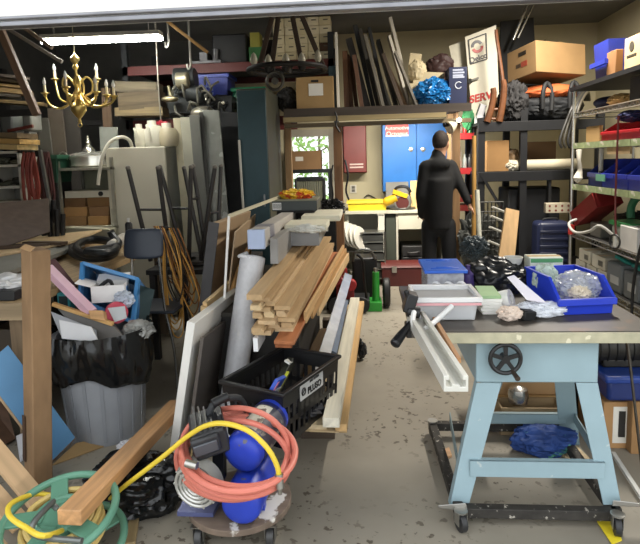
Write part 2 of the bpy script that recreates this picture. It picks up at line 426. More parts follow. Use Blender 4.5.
# aluminium extrusion
re = at(456, 391, 1.79)
rl = thing('aluminium_extrusion', 'silver slotted aluminium fence rail jutting forward off the saw table', 'rail', (re.x, 2.3, TZ))
h, w2 = .055, .04
prof = [(-w2, 0), (w2, 0), (w2, h), (w2*.55, h), (w2*.55, h*.72), (w2*.8, h*.72), (w2*.8, h*.3), (w2*.3, h*.3), (w2*.3, h*.45), (-w2*.3, h*.45), (-w2*.3, h*.3), (-w2*.8, h*.3), (-w2*.8, h*.72), (-w2*.55, h*.72), (-w2*.55, h), (-w2, h)]
add('rail', MB().prism(prof, (re.x, re.y, TZ+.001), (1, 0, 0), (0, 0, 1), (-.06, .79, 0)), M('d9d8d0', .35, .25, .06, 6), rl, bev=.0015)
ws = at(463, 345, 2.25)
board('wooden_strip', (re.x+.052, 2.05, TZ+.012), (re.x+.03, 2.6, TZ+.012), .018, .022, WOOD('b5855a'), 'thin brown wooden strip against the aluminium fence rail', 'wood strip')
# clear bin
CLR = M('f4f6f8', .15, 0, .03, 5, 0, alpha=.4)
cb = thing('storage_bin', 'clear plastic storage bin with pink band at the corner of the saw table', 'storage bin', (.37, 2.76, TZ+.06))
zt = TZ + .002
q = pb(414, 298, 481, 321, 2.6, .3, zt)
add('body', MB().tray(q[0]+.01, q[1]-.01, 2.6, 2.86, zt, q[5], .004, .015), CLR, cb, bev=.003)
add('rim', MB().tray(q[0]-.006, q[1]+.006, 2.585, 2.875, q[5]-.02, q[5]+.004, .018, 0, .0), M('fafafa', .2, 0, .02, 5, 0, alpha=.7), cb, bev=.003)
add('band', MB().box(q[0]+.0, q[1]-.0, 2.588, 2.591, q[5]-.034, q[5]-.022), PLAS('e3a9ad'), cb)
add('handle', MB().tube([at(414, 312, 2.5), at(413, 322, 2.44), at(419, 331, 2.41), at(428, 327, 2.44), at(440, 317, 2.52), at(452, 306, 2.575)], .012, 8, 5), PLAS('eeeeec', .35), cb)
rng = random.Random(2)
for i in range(5):
    solo('parts_bag', MB().blob((q[0]+.05+.055*i, 2.725+.02*(i % 2), zt+.042), (.034, .07, .034), .25, 2, i, 3), M('e9e4dd', .35, 0, .12, 20, .3), 'pale plastic parts bag lying inside the clear storage bin', 'bag', 'parts bags in the clear bin')
# blue lidded box
q = pb(426, 270, 466, 287, 2.97, .33, TZ+.001); q = (q[0], q[1], 2.97, 3.3, TZ+.001, at(445, 270, 2.97).z)
lb = thing('lidded_box', 'clear box with blue lid behind the clear storage bin', 'storage box', base(q))
add('body', MB().box(q[0]+.008, q[1]-.008, q[2]+.008, q[3]-.008, q[4], q[5]-.012), M('c3c6cf', .2, 0, .3, 26, 0, alpha=.6), lb, bev=.006)
L_ = MB().box(q[0]-.008, q[1]+.008, q[2]-.01, q[3]+.01, q[5]-.018, q[5])
for a in ((.03, .04), (.06, .07)): [L_.beam((q[0]+a[0], y, q[5]+.001), (q[1]-a[0], y, q[5]+.001), .006, .006) for y in (q[2]+a[1], q[3]-a[1])]
add('lid', L_, PLAS('2a62c9', .35), lb, bev=.003)
for i in range(3):
    solo('wire_coil', MB().torus((q[0]+.05+i*.065, q[2]+.02, TZ+.07), .03, .012, (.3, 1, .2), 20).torus((q[0]+.06+i*.06, q[2]+.09, TZ+.06), .035, .012, (.1, .4, 1), 20), M('c9c9cc', .3, .4), 'coil of pale wire inside the blue lidded box', 'wire coil', 'wire coils in the blue lidded box')
# black bag, bowl, box
solo('plastic_bag', MB().blob(at(500, 283, 3.15) + V((0, .1, -.0)), (.185, .16, .12), .26, 1.5, 5, 5, flat=TZ), M('1d1f22', .38, 0, .15, 14, .35), 'crumpled black plastic bag between the blue lidded box and blue bin', 'bag')
q = pb(505, 258, 522, 268, 3.3, .1)
solo('bowl', MB().lathe([(.02, 0), (.045, .03), (.055, .065), (.05, .065), (.04, .03), (.0, .01)], (at(513, 262, 3.26).x, 3.26, 1.0), 24), PLAS('d9d8d0'), 'white bowl perched on the black plastic bag', 'bowl')
# strips, papers and crumpled things
q = pb(482, 292, 500, 317, 2.72, .2, TZ+.001)
for i in range(6):
    a = TZ + .001 + i*.0155
    solo('paper_pad', MB().obox((q[0]/2+q[1]/2+.004*(i % 2), 2.82, a+.0075), (.095, .22, .0145), (0, 0, .05*(-1)**i)), PLAS('efeee8' if i < 5 else '9fc08f', .7), 'green pad on the white pile beside the clear bin' if i == 5 else 'white pad in the pile beside the clear bin', 'pad', 'white pads beside the clear bin' if i < 5 else None, bev=.001)
c = at(509, 297, 2.74)
solo('tape_roll', MB().lathe([(.022, -.025), (.05, -.025), (.05, .025), (.022, .025), (.022, -.025)], (c.x, 2.79, TZ+.052), 28, (.9, -.5, .35)), PLAS('f1f0ee', .5), 'large roll of white tape on the saw table', 'tape roll')
solo('crumpled_paper', MB().blob((at(508, 311, 2.66).x, 2.62, TZ+.03), (.055, .045, .034), .35, 2.6, 3, 4, flat=TZ), M('e0cdbd', .8, 0, .1, 9), 'crumpled beige paper at the front of the saw table', 'paper')
solo('switch_box', MB().obox((at(527, 315, 2.62).x, 2.62, TZ+.024), (.065, .05, .046), (.1, .15, .4)), BLACK, 'small black box lying in front of the white plastic wrap', 'box', bev=.004)
solo('plastic_wrap', MB().blob((at(541, 311, 2.66).x, 2.69, TZ+.03), (.12, .06, .034), .4, 3.2, 8, 5, flat=TZ), M('e3e6ec', .25, 0, .12, 16, .3), 'crumpled white plastic wrap in front of the blue bin', 'plastic wrap')
p = [at(507, 277, 2.85), at(514, 275, 2.86), at(547, 303, 2.66), at(527, 300, 2.62)]
solo('paper_sheet', MB().mesh([*p, *[v + V((0, .002, -.002)) for v in p]], [(0, 1, 2, 3), (7, 6, 5, 4), (0, 3, 7, 4), (1, 5, 6, 2), (0, 4, 5, 1), (3, 2, 6, 7)]), PLAS('dcdcec', .6), 'white paper sheet leaning against the left side of blue bin', 'paper', smooth=False)
# blue parts bin
BB = M('2540c8', .35, 0, .06, 5)
bc = V((1.02, 2.87, TZ+.001))
bb = thing('parts_bin', 'large bright blue open parts bin on the saw table', 'parts bin', bc, R(8))
w, d, h = .27, .34, .165
t = .006; m = MB()
side = [(-d/2, 0), (d/2, 0), (d/2+.02, h), (-d/2+.09, h), (-d/2-.012, h*.48)]
for sx in (-1, 1):
    m.prism([(a*(1), z) for a, z in side], (sx*w/2 - (t if sx > 0 else 0), 0, 0), (0, 1, 0), (0, 0, 1), (t, 0, 0))
m.box(-w/2, w/2, -d/2, d/2, 0, t).hexa([(-w/2, d/2-t, 0), (w/2, d/2-t, 0), (w/2, d/2, 0), (-w/2, d/2, 0), (-w/2, d/2+.02-t, h), (w/2, d/2+.02-t, h), (w/2, d/2+.02, h), (-w/2, d/2+.02, h)])
m.hexa([(-w/2, -d/2, 0), (w/2, -d/2, 0), (w/2, -d/2+t, 0), (-w/2, -d/2+t, 0), (-w/2, -d/2-.012, h*.48), (w/2, -d/2-.012, h*.48), (w/2, -d/2-.012+t, h*.48), (-w/2, -d/2-.012+t, h*.48)])
add('body', m, BB, bb, local=True, bev=.002)
add('front_lip', MB().box(-w/2-.008, w/2+.008, -d/2-.03, -d/2-.005, h*.3, h*.5), BB, bb, local=True, bev=.004)
r_ = MB()
for sx in (-1, 1): r_.beam((sx*w/2, -d/2+.09, h), (sx*w/2, d/2+.02, h), .014, .01).beam((sx*w/2, -d/2-.012, h*.48), (sx*w/2, -d/2+.09, h), .014, .01)
r_.beam((-w/2, d/2+.02, h), (w/2, d/2+.02, h), .014, .01)
add('rim', r_, BB, bb, local=True)
BAG = M('dfe3e2', .14, 0, .2, 14, .4, alpha=.42)
solo('clear_bag', MB().blob((1.06, 2.86, TZ+.10), (.11, .10, .08), .3, 1.7, 11, 5), BAG, 'large clear plastic bag bulging out of the blue bin', 'bag')
solo('clear_bag', MB().blob((.93, 2.93, TZ+.13), (.06, .06, .07), .4, 2.6, 12, 4), M('cfe0d2', .2, 0, .25, 12, .4, alpha=.75), 'small clear bag with green print in the left of the blue bin', 'bag')
solo('fittings_bag', MB().blob((1.04, 2.765, TZ+.09), (.05, .04, .035), .4, 4, 13, 4), M('d8cbb5', .35, 0, .3, 26, .4), 'little bag of brass fittings at the front of the blue bin', 'bag')
q = pb(529, 257, 562, 267, 3.22, .1, TZ+.001)
q = (q[0], q[1], 3.2, 3.32, TZ+.001, at(545, 257, 3.22).z)
carton(q, 'flat white box with green edge standing behind the blue bin', 'dfe5d8', mark=[(.02, .85, .98, .97, '5ba06a')])
# scrap by the caster
p = [(597, 521), (615, 517), (622, 540), (612, 544)]
p = [fl(*a, .012 if i < 2 else .006) for i, a in enumerate(p)]
solo('plastic_scrap', MB().mesh(p + [v - V((0, 0, .004)) for v in p], [(0, 1, 2, 3), (7, 6, 5, 4), (0, 4, 5, 1), (1, 5, 6, 2), (2, 6, 7, 3), (3, 7, 4, 0)]), PLAS('e8d02f', .5), 'bright yellow scrap of plastic beside the right caster', 'scrap', smooth=False)
# ---- under and behind the saw
q = pb(497, 384, 556, 412, 3.42, .3); q = (q[0], q[1], 3.4, 3.75, .18, .41)
carton(q, 'open brown cardboard box behind the saw legs', 'c09a6c', flaps=.06)
carton((q[0]-.02, q[1]+.05, 3.38, 3.8, 0, .178), 'wide brown carton under the open box behind the saw', 'b8925f')
solo('metal_pot', MB().lathe([(.0, 0), (.055, 0), (.062, .05), (.055, .085), (.03, .1), (0, .105)], (at(516, 405, 3.34).x, 3.3, .17), 20), STEEL('c7c5c0', .25), 'shiny rounded metal pot in front of the open carton', 'pot')
solo('upturned_crate', MB().tray(at(508, 405, 3.3).x-.06, at(560, 405, 3.3).x, 3.22, 3.375, 0, .168, .01), WOOD('a8906c'), 'low wooden tray under the saw holding the metal pot', 'tray')
q = at(535, 434, 3.18)
solo('cloth', MB().blob((q.x, 3.02, .075), (.17, .1, .08), .3, 1.6, 21, 5, flat=0.0), M('21407f', .75, 0, .3, 10, .2, spots='4f8f7a', spotsc=8, spotth=.6), 'crumpled dark blue cloth on the floor under the saw', 'cloth')
p = [fl(x, y, .014) for x, y in ((553, 449), (577, 446), (590, 458), (572, 459))]
solo('wood_offcut', MB().mesh(p + [v - V((0, 0, .013)) for v in p], [(0, 1, 2, 3), (7, 6, 5, 4), (0, 4, 5, 1), (1, 5, 6, 2), (2, 6, 7, 3), (3, 7, 4, 0)]), WOOD('c9b48e'), 'torn pale wood offcut on the floor by the rear leg', 'offcut', smooth=False)
p = [fl(x, y, .014) for x, y in ((437, 452), (449, 447), (452, 455), (440, 459))]
solo('wood_offcut', MB().mesh(p + [v - V((0, 0, .013)) for v in p], [(0, 1, 2, 3), (7, 6, 5, 4), (0, 4, 5, 1), (1, 5, 6, 2), (2, 6, 7, 3), (3, 7, 4, 0)]), WOOD('c49a72'), 'small tan wood offcut left of the saw base', 'offcut', smooth=False)
# right of the saw
q = (1.42, 1.62, 3.1, 3.5, 0, .27)
c1 = carton((at(603, 430, 3.08).x, at(624, 430, 3.08).x+.06, 3.08, 3.45, 0, at(612, 402, 3.08).z), 'tan carton with white and black label on the floor right of the saw', 'b48a5b', mark=[(.3, .12, .8, .9, 'e6e2d6')])
cw = (at(603, 430, 3.08).x + at(624, 430, 3.08).x+.06)/2
add('printed_mark', MB().box(cw-.005, cw+.03, 3.074, 3.078, .07, .22), PLAS('2a2826'), c1)
carton((at(629, 430, 3.05).x, at(629, 430, 3.05).x+.35, 3.02, 3.4, 0, at(630, 400, 3.05).z), 'plain brown carton at the right edge beside the labelled carton', '9d784e')
zc = max(at(612, 402, 3.08).z, at(630, 400, 3.05).z) + .002
q = (at(602, 385, 3.05).x, at(640, 385, 3.05).x+.12, 3.0, 3.44, zc, at(620, 374, 3.05).z)
tt = thing('storage_tote', 'dark blue plastic tote on the cartons right of the saw', 'tote', base(q))
add('body', MB().box(q[0]+.02, q[1]-.02, q[2]+.02, q[3]-.02, q[4], q[5]-.02), PLAS('1b2f6c', .4), tt, bev=.02)
add('lid', MB().box(q[0], q[1], q[2], q[3], q[5]-.04, q[5]), PLAS('20408f', .35), tt, bev=.012)
zc = q[5]
mt = thing('electric_motor', 'greasy dark electric motor on the blue tote', 'motor', (1.5, 3.2, zc))
mx = at(618, 355, 3.1).x
add('housing', MB().cyl((mx-.1, 3.22, zc+.105), (mx+.2, 3.22, zc+.105), .1, n=20).box(mx-.06, mx+.16, 3.14, 3.3, zc, zc+.05), M('35332f', .45, .5, .3, 12, .2), mt, bev=.01)
m = MB()
for i in range(7): m.torus((mx-.08+i*.045, 3.22, zc+.105), .1, .006, (1, 0, 0), 20, 6)
add('cooling_fins', m, M('2b2a28', .5, .5), mt)
add('pulley', MB().lathe([(.012, 0), (.06, 0), (.05, .012), (.06, .025), (.012, .025)], (mx+.2, 3.1, zc+.12), 20, (0, -1, 0)), STEEL('8d8a84'), mt)
solo('engine_block', MB().blob((at(598, 352, 3.3).x+.02, 3.62, .52), (.12, .1, .1), .4, 3, 31, 4).box(at(598, 352, 3.3).x-.1, at(598, 352, 3.3).x+.14, 3.52, 3.72, .0, .46), M('2c2b29', .6, .4, .3, 14, .2), 'dark greasy engine block standing behind the saw cabinet', 'engine')
board('white_strip', fl(613, 455, .02)+V((0, 0, .01)), fl(642, 500, .02)+V((0, 0, .01)), .022, .02, PLAS('d8d6d0'), 'thin white strip lying on the floor right of the saw leg', 'strip')
board('steel_rod', V((at(625, 372, 2.9).x, 2.92, .78)), V((at(638, 470, 2.9).x, 2.86, .01)), .012, .012, STEEL('5a5650'), 'thin dark steel rod standing against the blue tote', 'rod')
# ================================================================== LEFT FOREGROUND
# ---- dolly, compressor, red hose
dc = fl(240, 497, .13)
dx, dy = dc.x, 2.355
dl = thing('round_dolly', 'round worn wooden dolly on casters under the blue compressor', 'dolly', (dx, dy, 0))
add('platform', MB().lathe([(.0, .1), (.235, .1), (.235, .128), (0, .128)], (dx, dy, 0), 40), M('6e5f52', .8, 0, .25, 6, .2, (1, 5, 1), spots='d9d5cc', spotsc=9, spotth=.58), dl, bev=.003)
for (a, b) in ((-.15, -.15), (.16, -.13), (-.14, .15), (.15, .15)):
    c = V((dx+a, dy+b, .04))
    cs = add('caster', MB().box(c.x-.024, c.x-.02, c.y-.02, c.y+.02, .03, .1).box(c.x+.02, c.x+.024, c.y-.02, c.y+.02, .03, .1).box(c.x-.03, c.x+.03, c.y-.03, c.y+.03, .094, .1), STEEL('8a8883'), dl)
    add('wheel', MB().cyl(c - V((.016, 0, 0)), c + V((.016, 0, 0)), .04, n=20), PLAS('3a3a3a'), cs, bev=.004)
atc = lambda x, y, Y: at(x, y, Y-.14)
BLU = M('2740b4', .4, 0, .1, 7, 0, spots='5b5a66', spotsc=24, spotth=.66)
dk = .13
cp = thing('air_compressor', 'blue twin-tank air compressor with black motor on the round dolly', 'compressor', (dx, dy, dk))
t0 = atc(241, 455, 2.36); td = V((.27, .92, .12)).normalized()
def tank(p, d, L, r, name, band=None):
    d = V(d).normalized(); m = MB()
    m.lathe([(0, -.014), (r*.5, -.012), (r*.82, -.006), (r*.95, .004), (r, .02), (r, L-.02), (r*.97, L), (r*.8, L+.016), (r*.45, L+.03), (0, L+.035)], p, 28, d)
    return add(name, m, BLU, cp)
tk = tank(t0, td, .31, .088, 'upper_tank')
lbm = MB()
_, sd, up = frame(td)
n = 14
for ph, rr in ((.12, .0895),):
    vs, fs = [], []
    for i in range(n + 1):
        a = R(62 + 50 * i / n)
        o = (sd * math.cos(a) + up * math.sin(a)) * rr
        vs += [t0 + td*.07 + o, t0 + td*.25 + o]
    fs = [(2*i, 2*i+1, 2*i+3, 2*i+2) for i in range(n)]
    lbm.mesh(vs, fs)
add('body_wrap', MB().lathe([(.0875, .055), (.0892, .056), (.0892, .268), (.0875, .27)], t0, 32, td), M('4d4c56', .5, 0, .2, 8, 0, spots='8f8a80', spotsc=26, spotth=.54), tk, label='scuffed dark grey wrap round the tank')
for f in (.05, .26):
    add('band', MB().lathe([(.0885, f), (.0905, f), (.0905, f+.02), (.0885, f+.02)], t0, 32, td), PLAS('1d2456', .4), tk)
lb_ = add('label', lbm, M('c9c4b4', .5, 0, .2, 14, 0, spots='6f665c', spotsc=30, spotth=.55), tk, label='scuffed pale label round the tank')
t1 = atc(242, 503, 2.36); t1.z = dk + .1
tank((t1.x+.01, 2.15, dk + .092), (.1, 1, 0), .3, .088, 'lower_tank')
[add('foot', MB().box(t1.x-.07, t1.x+.09, y, y+.04, dk, dk+.04), BLU, cp) for y in (2.26, 2.44)]
mc = atc(209, 432, 2.42)
add('pump_bracket', MB().beam((t1.x, 2.36, dk+.18), t0 + td*.2, .04, .03, (1, 0, 0)).beam((mc.x+.02, 2.34, dk+.1), (mc.x+.03, 2.34, mc.z), .06, .05, (1, 0, 0)), PLAS('24262b'), cp)
mo = add('motor', MB().obox(mc, (.15, .2, .12), (.1, -.2, .35)).obox(mc + V((0, -.06, .0)), (.12, .12, .085), (.1, -.2, .35)), M('2c2d30', .5, 0, .2, 14, .2), cp, bev=.012)
add('face_plate', MB().obox(mc + V((.02, -.118, -.012)), (.1, .01, .05), (.1, -.2, .35)), M('5d6066', .45, .4), mo, bev=.004)
fm = MB()
for i in range(6): fm.obox(mc + V((-.06+.024*i, 0, .063)), (.008, .17, .02), (.1, -.2, .35))
add('cooling_fins', fm, PLAS('1b1b1d'), mo)
add('air_filter', MB().cyl(atc(212, 404, 2.45), atc(228, 396, 2.5), .02, n=14), BLACK, cp, bev=.004)
add('grip', MB().tube([atc(209, 415, 2.45), atc(214, 404, 2.46), atc(228, 398, 2.5), atc(240, 399, 2.56), atc(246, 410, 2.6)], .016, 10, 5), PLAS('25272a', .6), cp, label='black foam grip')
add('handle', MB().tube([atc(240, 399, 2.56), atc(244, 406, 2.6), atc(246, 414, 2.64), atc(249, 425, 2.66)], .013, 10, 4), PLAS('23378f', .4), cp, label='blue tubular handle')
fc = atc(195, 487, 2.3)
add('fan_shroud', MB().lathe([(0, 0), (.02, -.006), (.1, .006), (.106, .02), (.106, .06), (0, .06)], fc, 30, (.25, 1, .1)), M('8a8982', .55, 0, .12, 12), cp)
fg = MB(); fd = V((.25, 1, .1)).normalized(); _, fs_, fu_ = frame(fd)
for rr in (.034, .052, .07, .09): fg.torus(fc - fd*.004, rr, .0065, fd, 26, 6)
for i in range(10):
    o = fs_*math.cos(R(36*i)) + fu_*math.sin(R(36*i)); fg.beam(fc - fd*.004 + o*.02, fc - fd*.001 + o*.104, .006, .005, fd)
fg.cyl(fc - fd*.012, fc, .018)
add('fan_grille', fg, M('d0cfca', .35, .6), cp)
p = [fl(x, y, .15) for x, y in ((177, 512), (213, 513), (224, 492), (187, 492))]
add('motor_plate', MB().mesh([v + V((0, 0, -.02)) for v in p] + [v + V((0, .0, .0)) for v in p], [(3, 2, 1, 0), (4, 5, 6, 7), (0, 1, 5, 4), (1, 2, 6, 5), (2, 3, 7, 6), (3, 0, 4, 7)]), M('5a6089', .4, .4, .2, 6), cp)
# red hose coil, built ring after ring
HOSE = M('d07766', .5, 0, .08, 4)
hm = MB(); pts = []
hcx, hcy = 236, 447
rng = random.Random(9)
turns = 5
for i in range(turns * 20 + 1):
    a = 2*math.pi*i/20 + 2.5; k = i/20
    jx, jy = [(0, 0), (3, 9), (-3, 17), (4, -4), (-2, 13), (0, 4)][int(k)]; f = k % 1; j2 = [(0, 0), (3, 9), (-3, 17), (4, -4), (-2, 13), (0, 4)][min(5, int(k)+1)]
    jx = jx*(1-f)+j2[0]*f; jy = jy*(1-f)+j2[1]*f
    px = hcx + jx + (54 + 4*math.sin(k*2))*math.cos(a); py = hcy + jy - (40 + 3*math.cos(k*3))*math.sin(a)
    # tilted coil hung round the tanks: leans back at the top
    pts.append(atc(px, py, 2.42 + .14*math.sin(a)*(1.0 if math.sin(a) < 0 else (max(-.15, min(1, .25 - 1.6*math.cos(a))) if 1.2 < k < 3.2 else 1.0)) - .045*math.cos(a) * 0 - (.115 if math.sin(a) < .2 else .0)*min(1, (.2-math.sin(a))) + .022*(k-2)))
hs = thing('air_hose', 'thick coiled salmon red air hose draped over the blue compressor', 'hose', (dx, 2.2, .2))
add('coil', hm.tube(pts, .0125, 10, 3), HOSE, hs)
add('fitting', MB().cyl(atc(186, 463, 2.22), atc(197, 466, 2.21), .016, n=12), STEEL('b6b3ac'), hs)
add('fitting', MB().cyl(atc(279, 474, 2.2), atc(280, 488, 2.19), .017, n=12).cyl(atc(280, 488, 2.19), atc(280, 494, 2.19), .009, n=10), STEEL('a4a19a'), hs)
# yellow hose arching from the reel to the compressor
yh = thing('yellow_hose', 'yellow air hose arching from the green reel to the compressor', 'hose', at(160, 455, 2.3))
yp = [(0, 505, 2.2), (8, 525, 2.14), (30, 541, 2.06), (56, 541, 2.1), (70, 533, 2.3), (95, 512, 2.42), (121, 489, 2.4), (160, 459, 2.34), (188, 436, 2.3), (208, 425, 2.26), (228, 424, 2.22), (250, 432, 2.2), (268, 449, 2.19), (277, 466, 2.19), (279, 476, 2.19)]
yp = [(62, 497, 2.32), (36, 494, 2.3), (12, 503, 2.16), (9, 515, 2.08), (25, 527, 2.02), (50, 535, 2.0)] + yp[5:]
add('hose', MB().tube([at(a[0], a[1], a[2]-.13) for a in yp], .0105, 10, 6), M('e2c53c', .45, 0, .05, 4), yh)
# ---- hose reel
rc = at(60, 522, 2.04)
rl = thing('hose_reel', 'green hose reel lying on its side in the front left corner', 'hose reel', (rc.x, 2.04, 0))
GRN = M('5f9079', .4, 0, .08, 6)
rd = V((-.05, -.22, 1)).normalized(); zr = V((rc.x, 2.04, .24)); _, rs, ru = frame(rd)
rr = .222
def rim(z):
    m = MB().torus(zr + rd*z, rr, .017, rd, 44, 8).torus(zr + rd*z, rr*.42, .014, rd, 28, 8)
    for i in range(5):
        o = rs*math.cos(R(72*i+50)) + ru*math.sin(R(72*i+50)); m.beam(zr + rd*z + o*.06, zr + rd*z + o*rr, .07, .012, rd)
    return m
add('flange', rim(0), GRN, rl, bev=.003); add('flange', rim(-.17), GRN, rl, bev=.003)
add('drum', MB().lathe([(.09, -.17), (.1, -.16), (.1, 0), (.09, .0)], zr, 26, rd), GRN, rl)
add('crank', MB().tube([zr + rd*.03, zr + rd*.05 + rs*.02, at(52, 503, 2.0), at(33, 524, 1.9), at(38, 536, 1.88), at(82, 541, 1.86)], .012, 10, 5), M('6f7370', .35, .6), rl)
m = MB(); hp = []
for i in range(9*16):
    a = 2*math.pi*i/16; k = i/16; row = k % 5; hp.append(zr + rd*(-.15 + .028*(row if int(k/5) % 2 == 0 else 5-row)) + (rs*math.cos(a) + ru*math.sin(a))*(.128 + .024*(k//5) + .02*(k % 1)*0))
solo('garden_hose', m.tube(hp, .0125, 8, 2), M('cdb26c', .5, 0, .1, 5), 'tan yellow hose wound on the green reel', 'hose')
# ---- long timber
b0, b1 = fl(69, 518, .31), fl(178, 410, .2)
board('wooden_beam', b0, b1 + V((0, 0, .03)), .098, .062, WOOD('b98c5e', 'x', .25, 4), 'long reddish wooden beam resting across the green reel', 'beam', bev=.004)
# boards at far left
for i, (x0, y0, x1, y1, w) in enumerate(((-30, 420, 46, 515, .1), (-55, 440, 22, 530, .1), (-62, 480, 2, 545, .1))):
    a, b = fl(x1, y1, .02), fl(x0, y0, .42)
    board('pale_board', a + V((0, 0, .02)), b, w, .02, WOOD('cfae86', 'x', .12), ['pale board leaning highest at the lower left edge', 'pale board leaning between two others at the lower left', 'pale board leaning lowest in the bottom left corner'][i], 'board')
a = fl(135, 515, .012), fl(130, 545, .012)
board('wood_lath', *a, .045, .02, WOOD('a08a63'), 'short wooden lath on the floor under the black bag', 'lath')
# ---- black bin bag on the floor
bgp = fl(130, 515, 0)
solo('rubbish_bag', MB().blob((bgp.x+.0, 2.5, .1), (.235, .21, .135), .3, 1.25, 3, 6, flat=0), FOIL, 'shiny black rubbish bag on the floor under the wooden beam', 'rubbish bag')
# ---- trash can
tcx = at(104, 400, 3.2).x; tcy = 3.22
tc = thing('trash_can', 'grey ribbed plastic trash can lined with a black bag', 'trash can', (tcx, tcy, 0))
rb, rt, hh = .222, .262, .62
n = 48; vs, fs = [], []
prof = [(rb*.96, 0), (rb, .02), (rb+(rt-rb)*.5, hh*.5), (rt, hh), (rt+.02, hh), (rt+.02, hh+.025), (rt-.012, hh+.025), (rb, .06), (0, .05)]
m = MB().lathe(prof, (tcx, tcy, 0), n)
add('body', m, M('8d9095', .5, 0, .12, 4), tc)
m = MB()
for i in range(16):
    a = 2*math.pi*i/16; o = V((math.cos(a), math.sin(a), 0)); m.beam(V((tcx, tcy, .03)) + o*rb, V((tcx, tcy, hh*.97)) + o*rt, .02, .008, o)
add('ribs', m, M('83868b', .5, 0, .1, 4), tc)
vs, fs = [], []
n = 128; rows = 20
for j in range(rows + 1):
    f = j/rows
    for i in range(n):
        a = 2*math.pi*i/n
        drop = .30 + .10*noise.noise(V((math.cos(a)*1.6, math.sin(a)*1.6, 4)))
        wob = .02*noise.noise(V((math.cos(a)*5, math.sin(a)*5, f*3))) + .02*(.4-abs(noise.noise(V((math.cos(a)*9, math.sin(a)*9, f*4)))))
        if f < .25: r_ = rt - .02 + (f/.25)*.055; z = hh - .05 + (f/.25)*.11
        else: g = (f-.25)/.75; r_ = rt + .035 + .02*math.sin(g*3) - g*.028; z = hh + .06 - g*drop
        vs.append((tcx + (r_+wob)*math.cos(a), tcy + (r_+wob)*math.sin(a), z + wob*.6))
fs = [(j*n+i, j*n+(i+1) % n, (j+1)*n+(i+1) % n, (j+1)*n+i) for j in range(rows) for i in range(n)]
lm = MB().mesh(vs, fs)
ln = add('liner', lm, FOIL, tc, label='black plastic bag folded over the rim', ang=80)
sm_ = ln.modifiers.new('thick', 'SOLIDIFY'); sm_.thickness = .003
solo('rubbish_fill', MB().blob((tcx, tcy, hh-.1), (.2, .2, .12), .3, 3, 41, 4), M('2e2c2b', .6, 0, .3, 8, .2), 'dark loose rubbish filling the grey trash can', 'rubbish')
# what sticks out of the can
ztop = hh
def quadslab(name, pts, t, mat, label, cat, nrm=(0, -1, .3), **k):
    p = [at(*a) for a in pts]; nn = (p[1]-p[0]).cross(p[2]-p[0]).normalized()*t
    return solo(name, MB().mesh(p + [v + nn for v in p], [(0, 1, 2, 3), (7, 6, 5, 4), (0, 4, 5, 1), (1, 5, 6, 2), (2, 6, 7, 3), (3, 7, 4, 0)]), mat, label, cat, **k)
quadslab('framed_picture', [(60, 320, 3.02), (63, 339, 2.98), (100, 343, 3.0), (92, 327, 3.04)], .02, PLAS('d6d6d8'), 'white square frame leaning foremost in the trash can', 'frame', bev=.002)
quadslab('framed_picture', [(52, 312, 3.12), (62, 336, 3.05), (98, 342, 3.04), (97, 330, 3.10)], .02, PLAS('a9abb0'), 'grey frame behind the white frame in the trash can', 'frame', bev=.002)
bp = quadslab('drawer_board', [(54, 304, 3.16), (112, 324, 3.12), (128, 341, 3.1), (86, 343, 3.06)], .016, PLAS('5e5a55'), 'dark grey board with pale wooden top edge in the trash can', 'board')
add('wooden_edge', MB().beam(at(53, 304, 3.145), at(113, 324, 3.105), .022, .022), WOOD('c99f64'), bp)
a, b = at(47, 268, 3.3), at(92, 313, 3.14)
board('pink_tube', a, b, .06, .045, PLAS('d7b0c0', .45), 'square pink tube slanting out of the trash can', 'tube')
board('maroon_tube', at(50, 262, 3.42), at(72, 290, 3.36), .06, .05, PLAS('4a2429', .6), 'dark maroon roll behind the pink tube', 'roll')
solo('pink_disc', MB().cyl(at(117, 313, 3.2), at(116, 312, 3.23), .066, n=30), PLAS('cf4a5e', .5), 'round coral red disc in the trash can', 'disc', bev=.003)
quadslab('grey_card', [(108, 308, 3.17), (115, 322, 3.15), (127, 318, 3.15), (125, 306, 3.17)], .004, PLAS('b9bdc0'), 'pale grey card lying over the coral disc', 'card')
quadslab('wood_block', [(92, 312, 3.15), (94, 320, 3.13), (108, 322, 3.13), (106, 312, 3.15)], .05, WOOD('c79a68'), 'small pale wooden block at the end of pink tube', 'block')
q = pb(89, 287, 121, 299, 3.3, .16)
wb = thing('white_carton', 'open white cardboard box with blue print above the trash can', 'box', (q[0]/2+q[1]/2, 3.38, q[4]-.02), R(14))
add('body', MB().tray(-.1, .1, -.085, .085, 0, .105, .005), PLAS('e4e2e0', .6), wb, local=True)
add('flap', MB().hexa([(-.1, -.085, .1), (-.1, .085, .1), (-.19, .085, .13), (-.19, -.085, .13), (-.1, -.085, .105), (-.1, .085, .105), (-.19, .085, .135), (-.19, -.085, .135)]).hexa([(-.1, .08, .1), (.1, .08, .1), (.1, .17, .13), (-.1, .17, .13), (-.1, .08, .105), (.1, .08, .105), (.1, .17, .135), (-.1, .17, .135)]), PLAS('efeceb', .6), wb, local=True)
add('printed_mark', MB().box(.1005, .102, -.03, .05, .02, .08), PLAS('3b78b4'), wb, local=True)
solo('cable', MB().tube([(q[0]+.03, 3.34, q[4]+.04), (q[0]+.09, 3.38, q[4]+.1), (q[0]+.14, 3.33, q[4]+.07), (q[0]+.08, 3.36, q[4]+.02)], .012, 8, 4, True), BLACK, 'black cable coiled in the open white box', 'cable')
fr = [at(83, 263, 3.45), at(138, 279, 3.45), at(133, 322, 3.3), at(80, 300, 3.3)]
bf = thing('blue_crate', 'blue rectangular crate tipped behind the white open box', 'crate', at(115, 322, 3.35))
m = MB()
for i in range(4): m.beam(fr[i], fr[(i+1) % 4], .022, .03, (0, -1, .3))
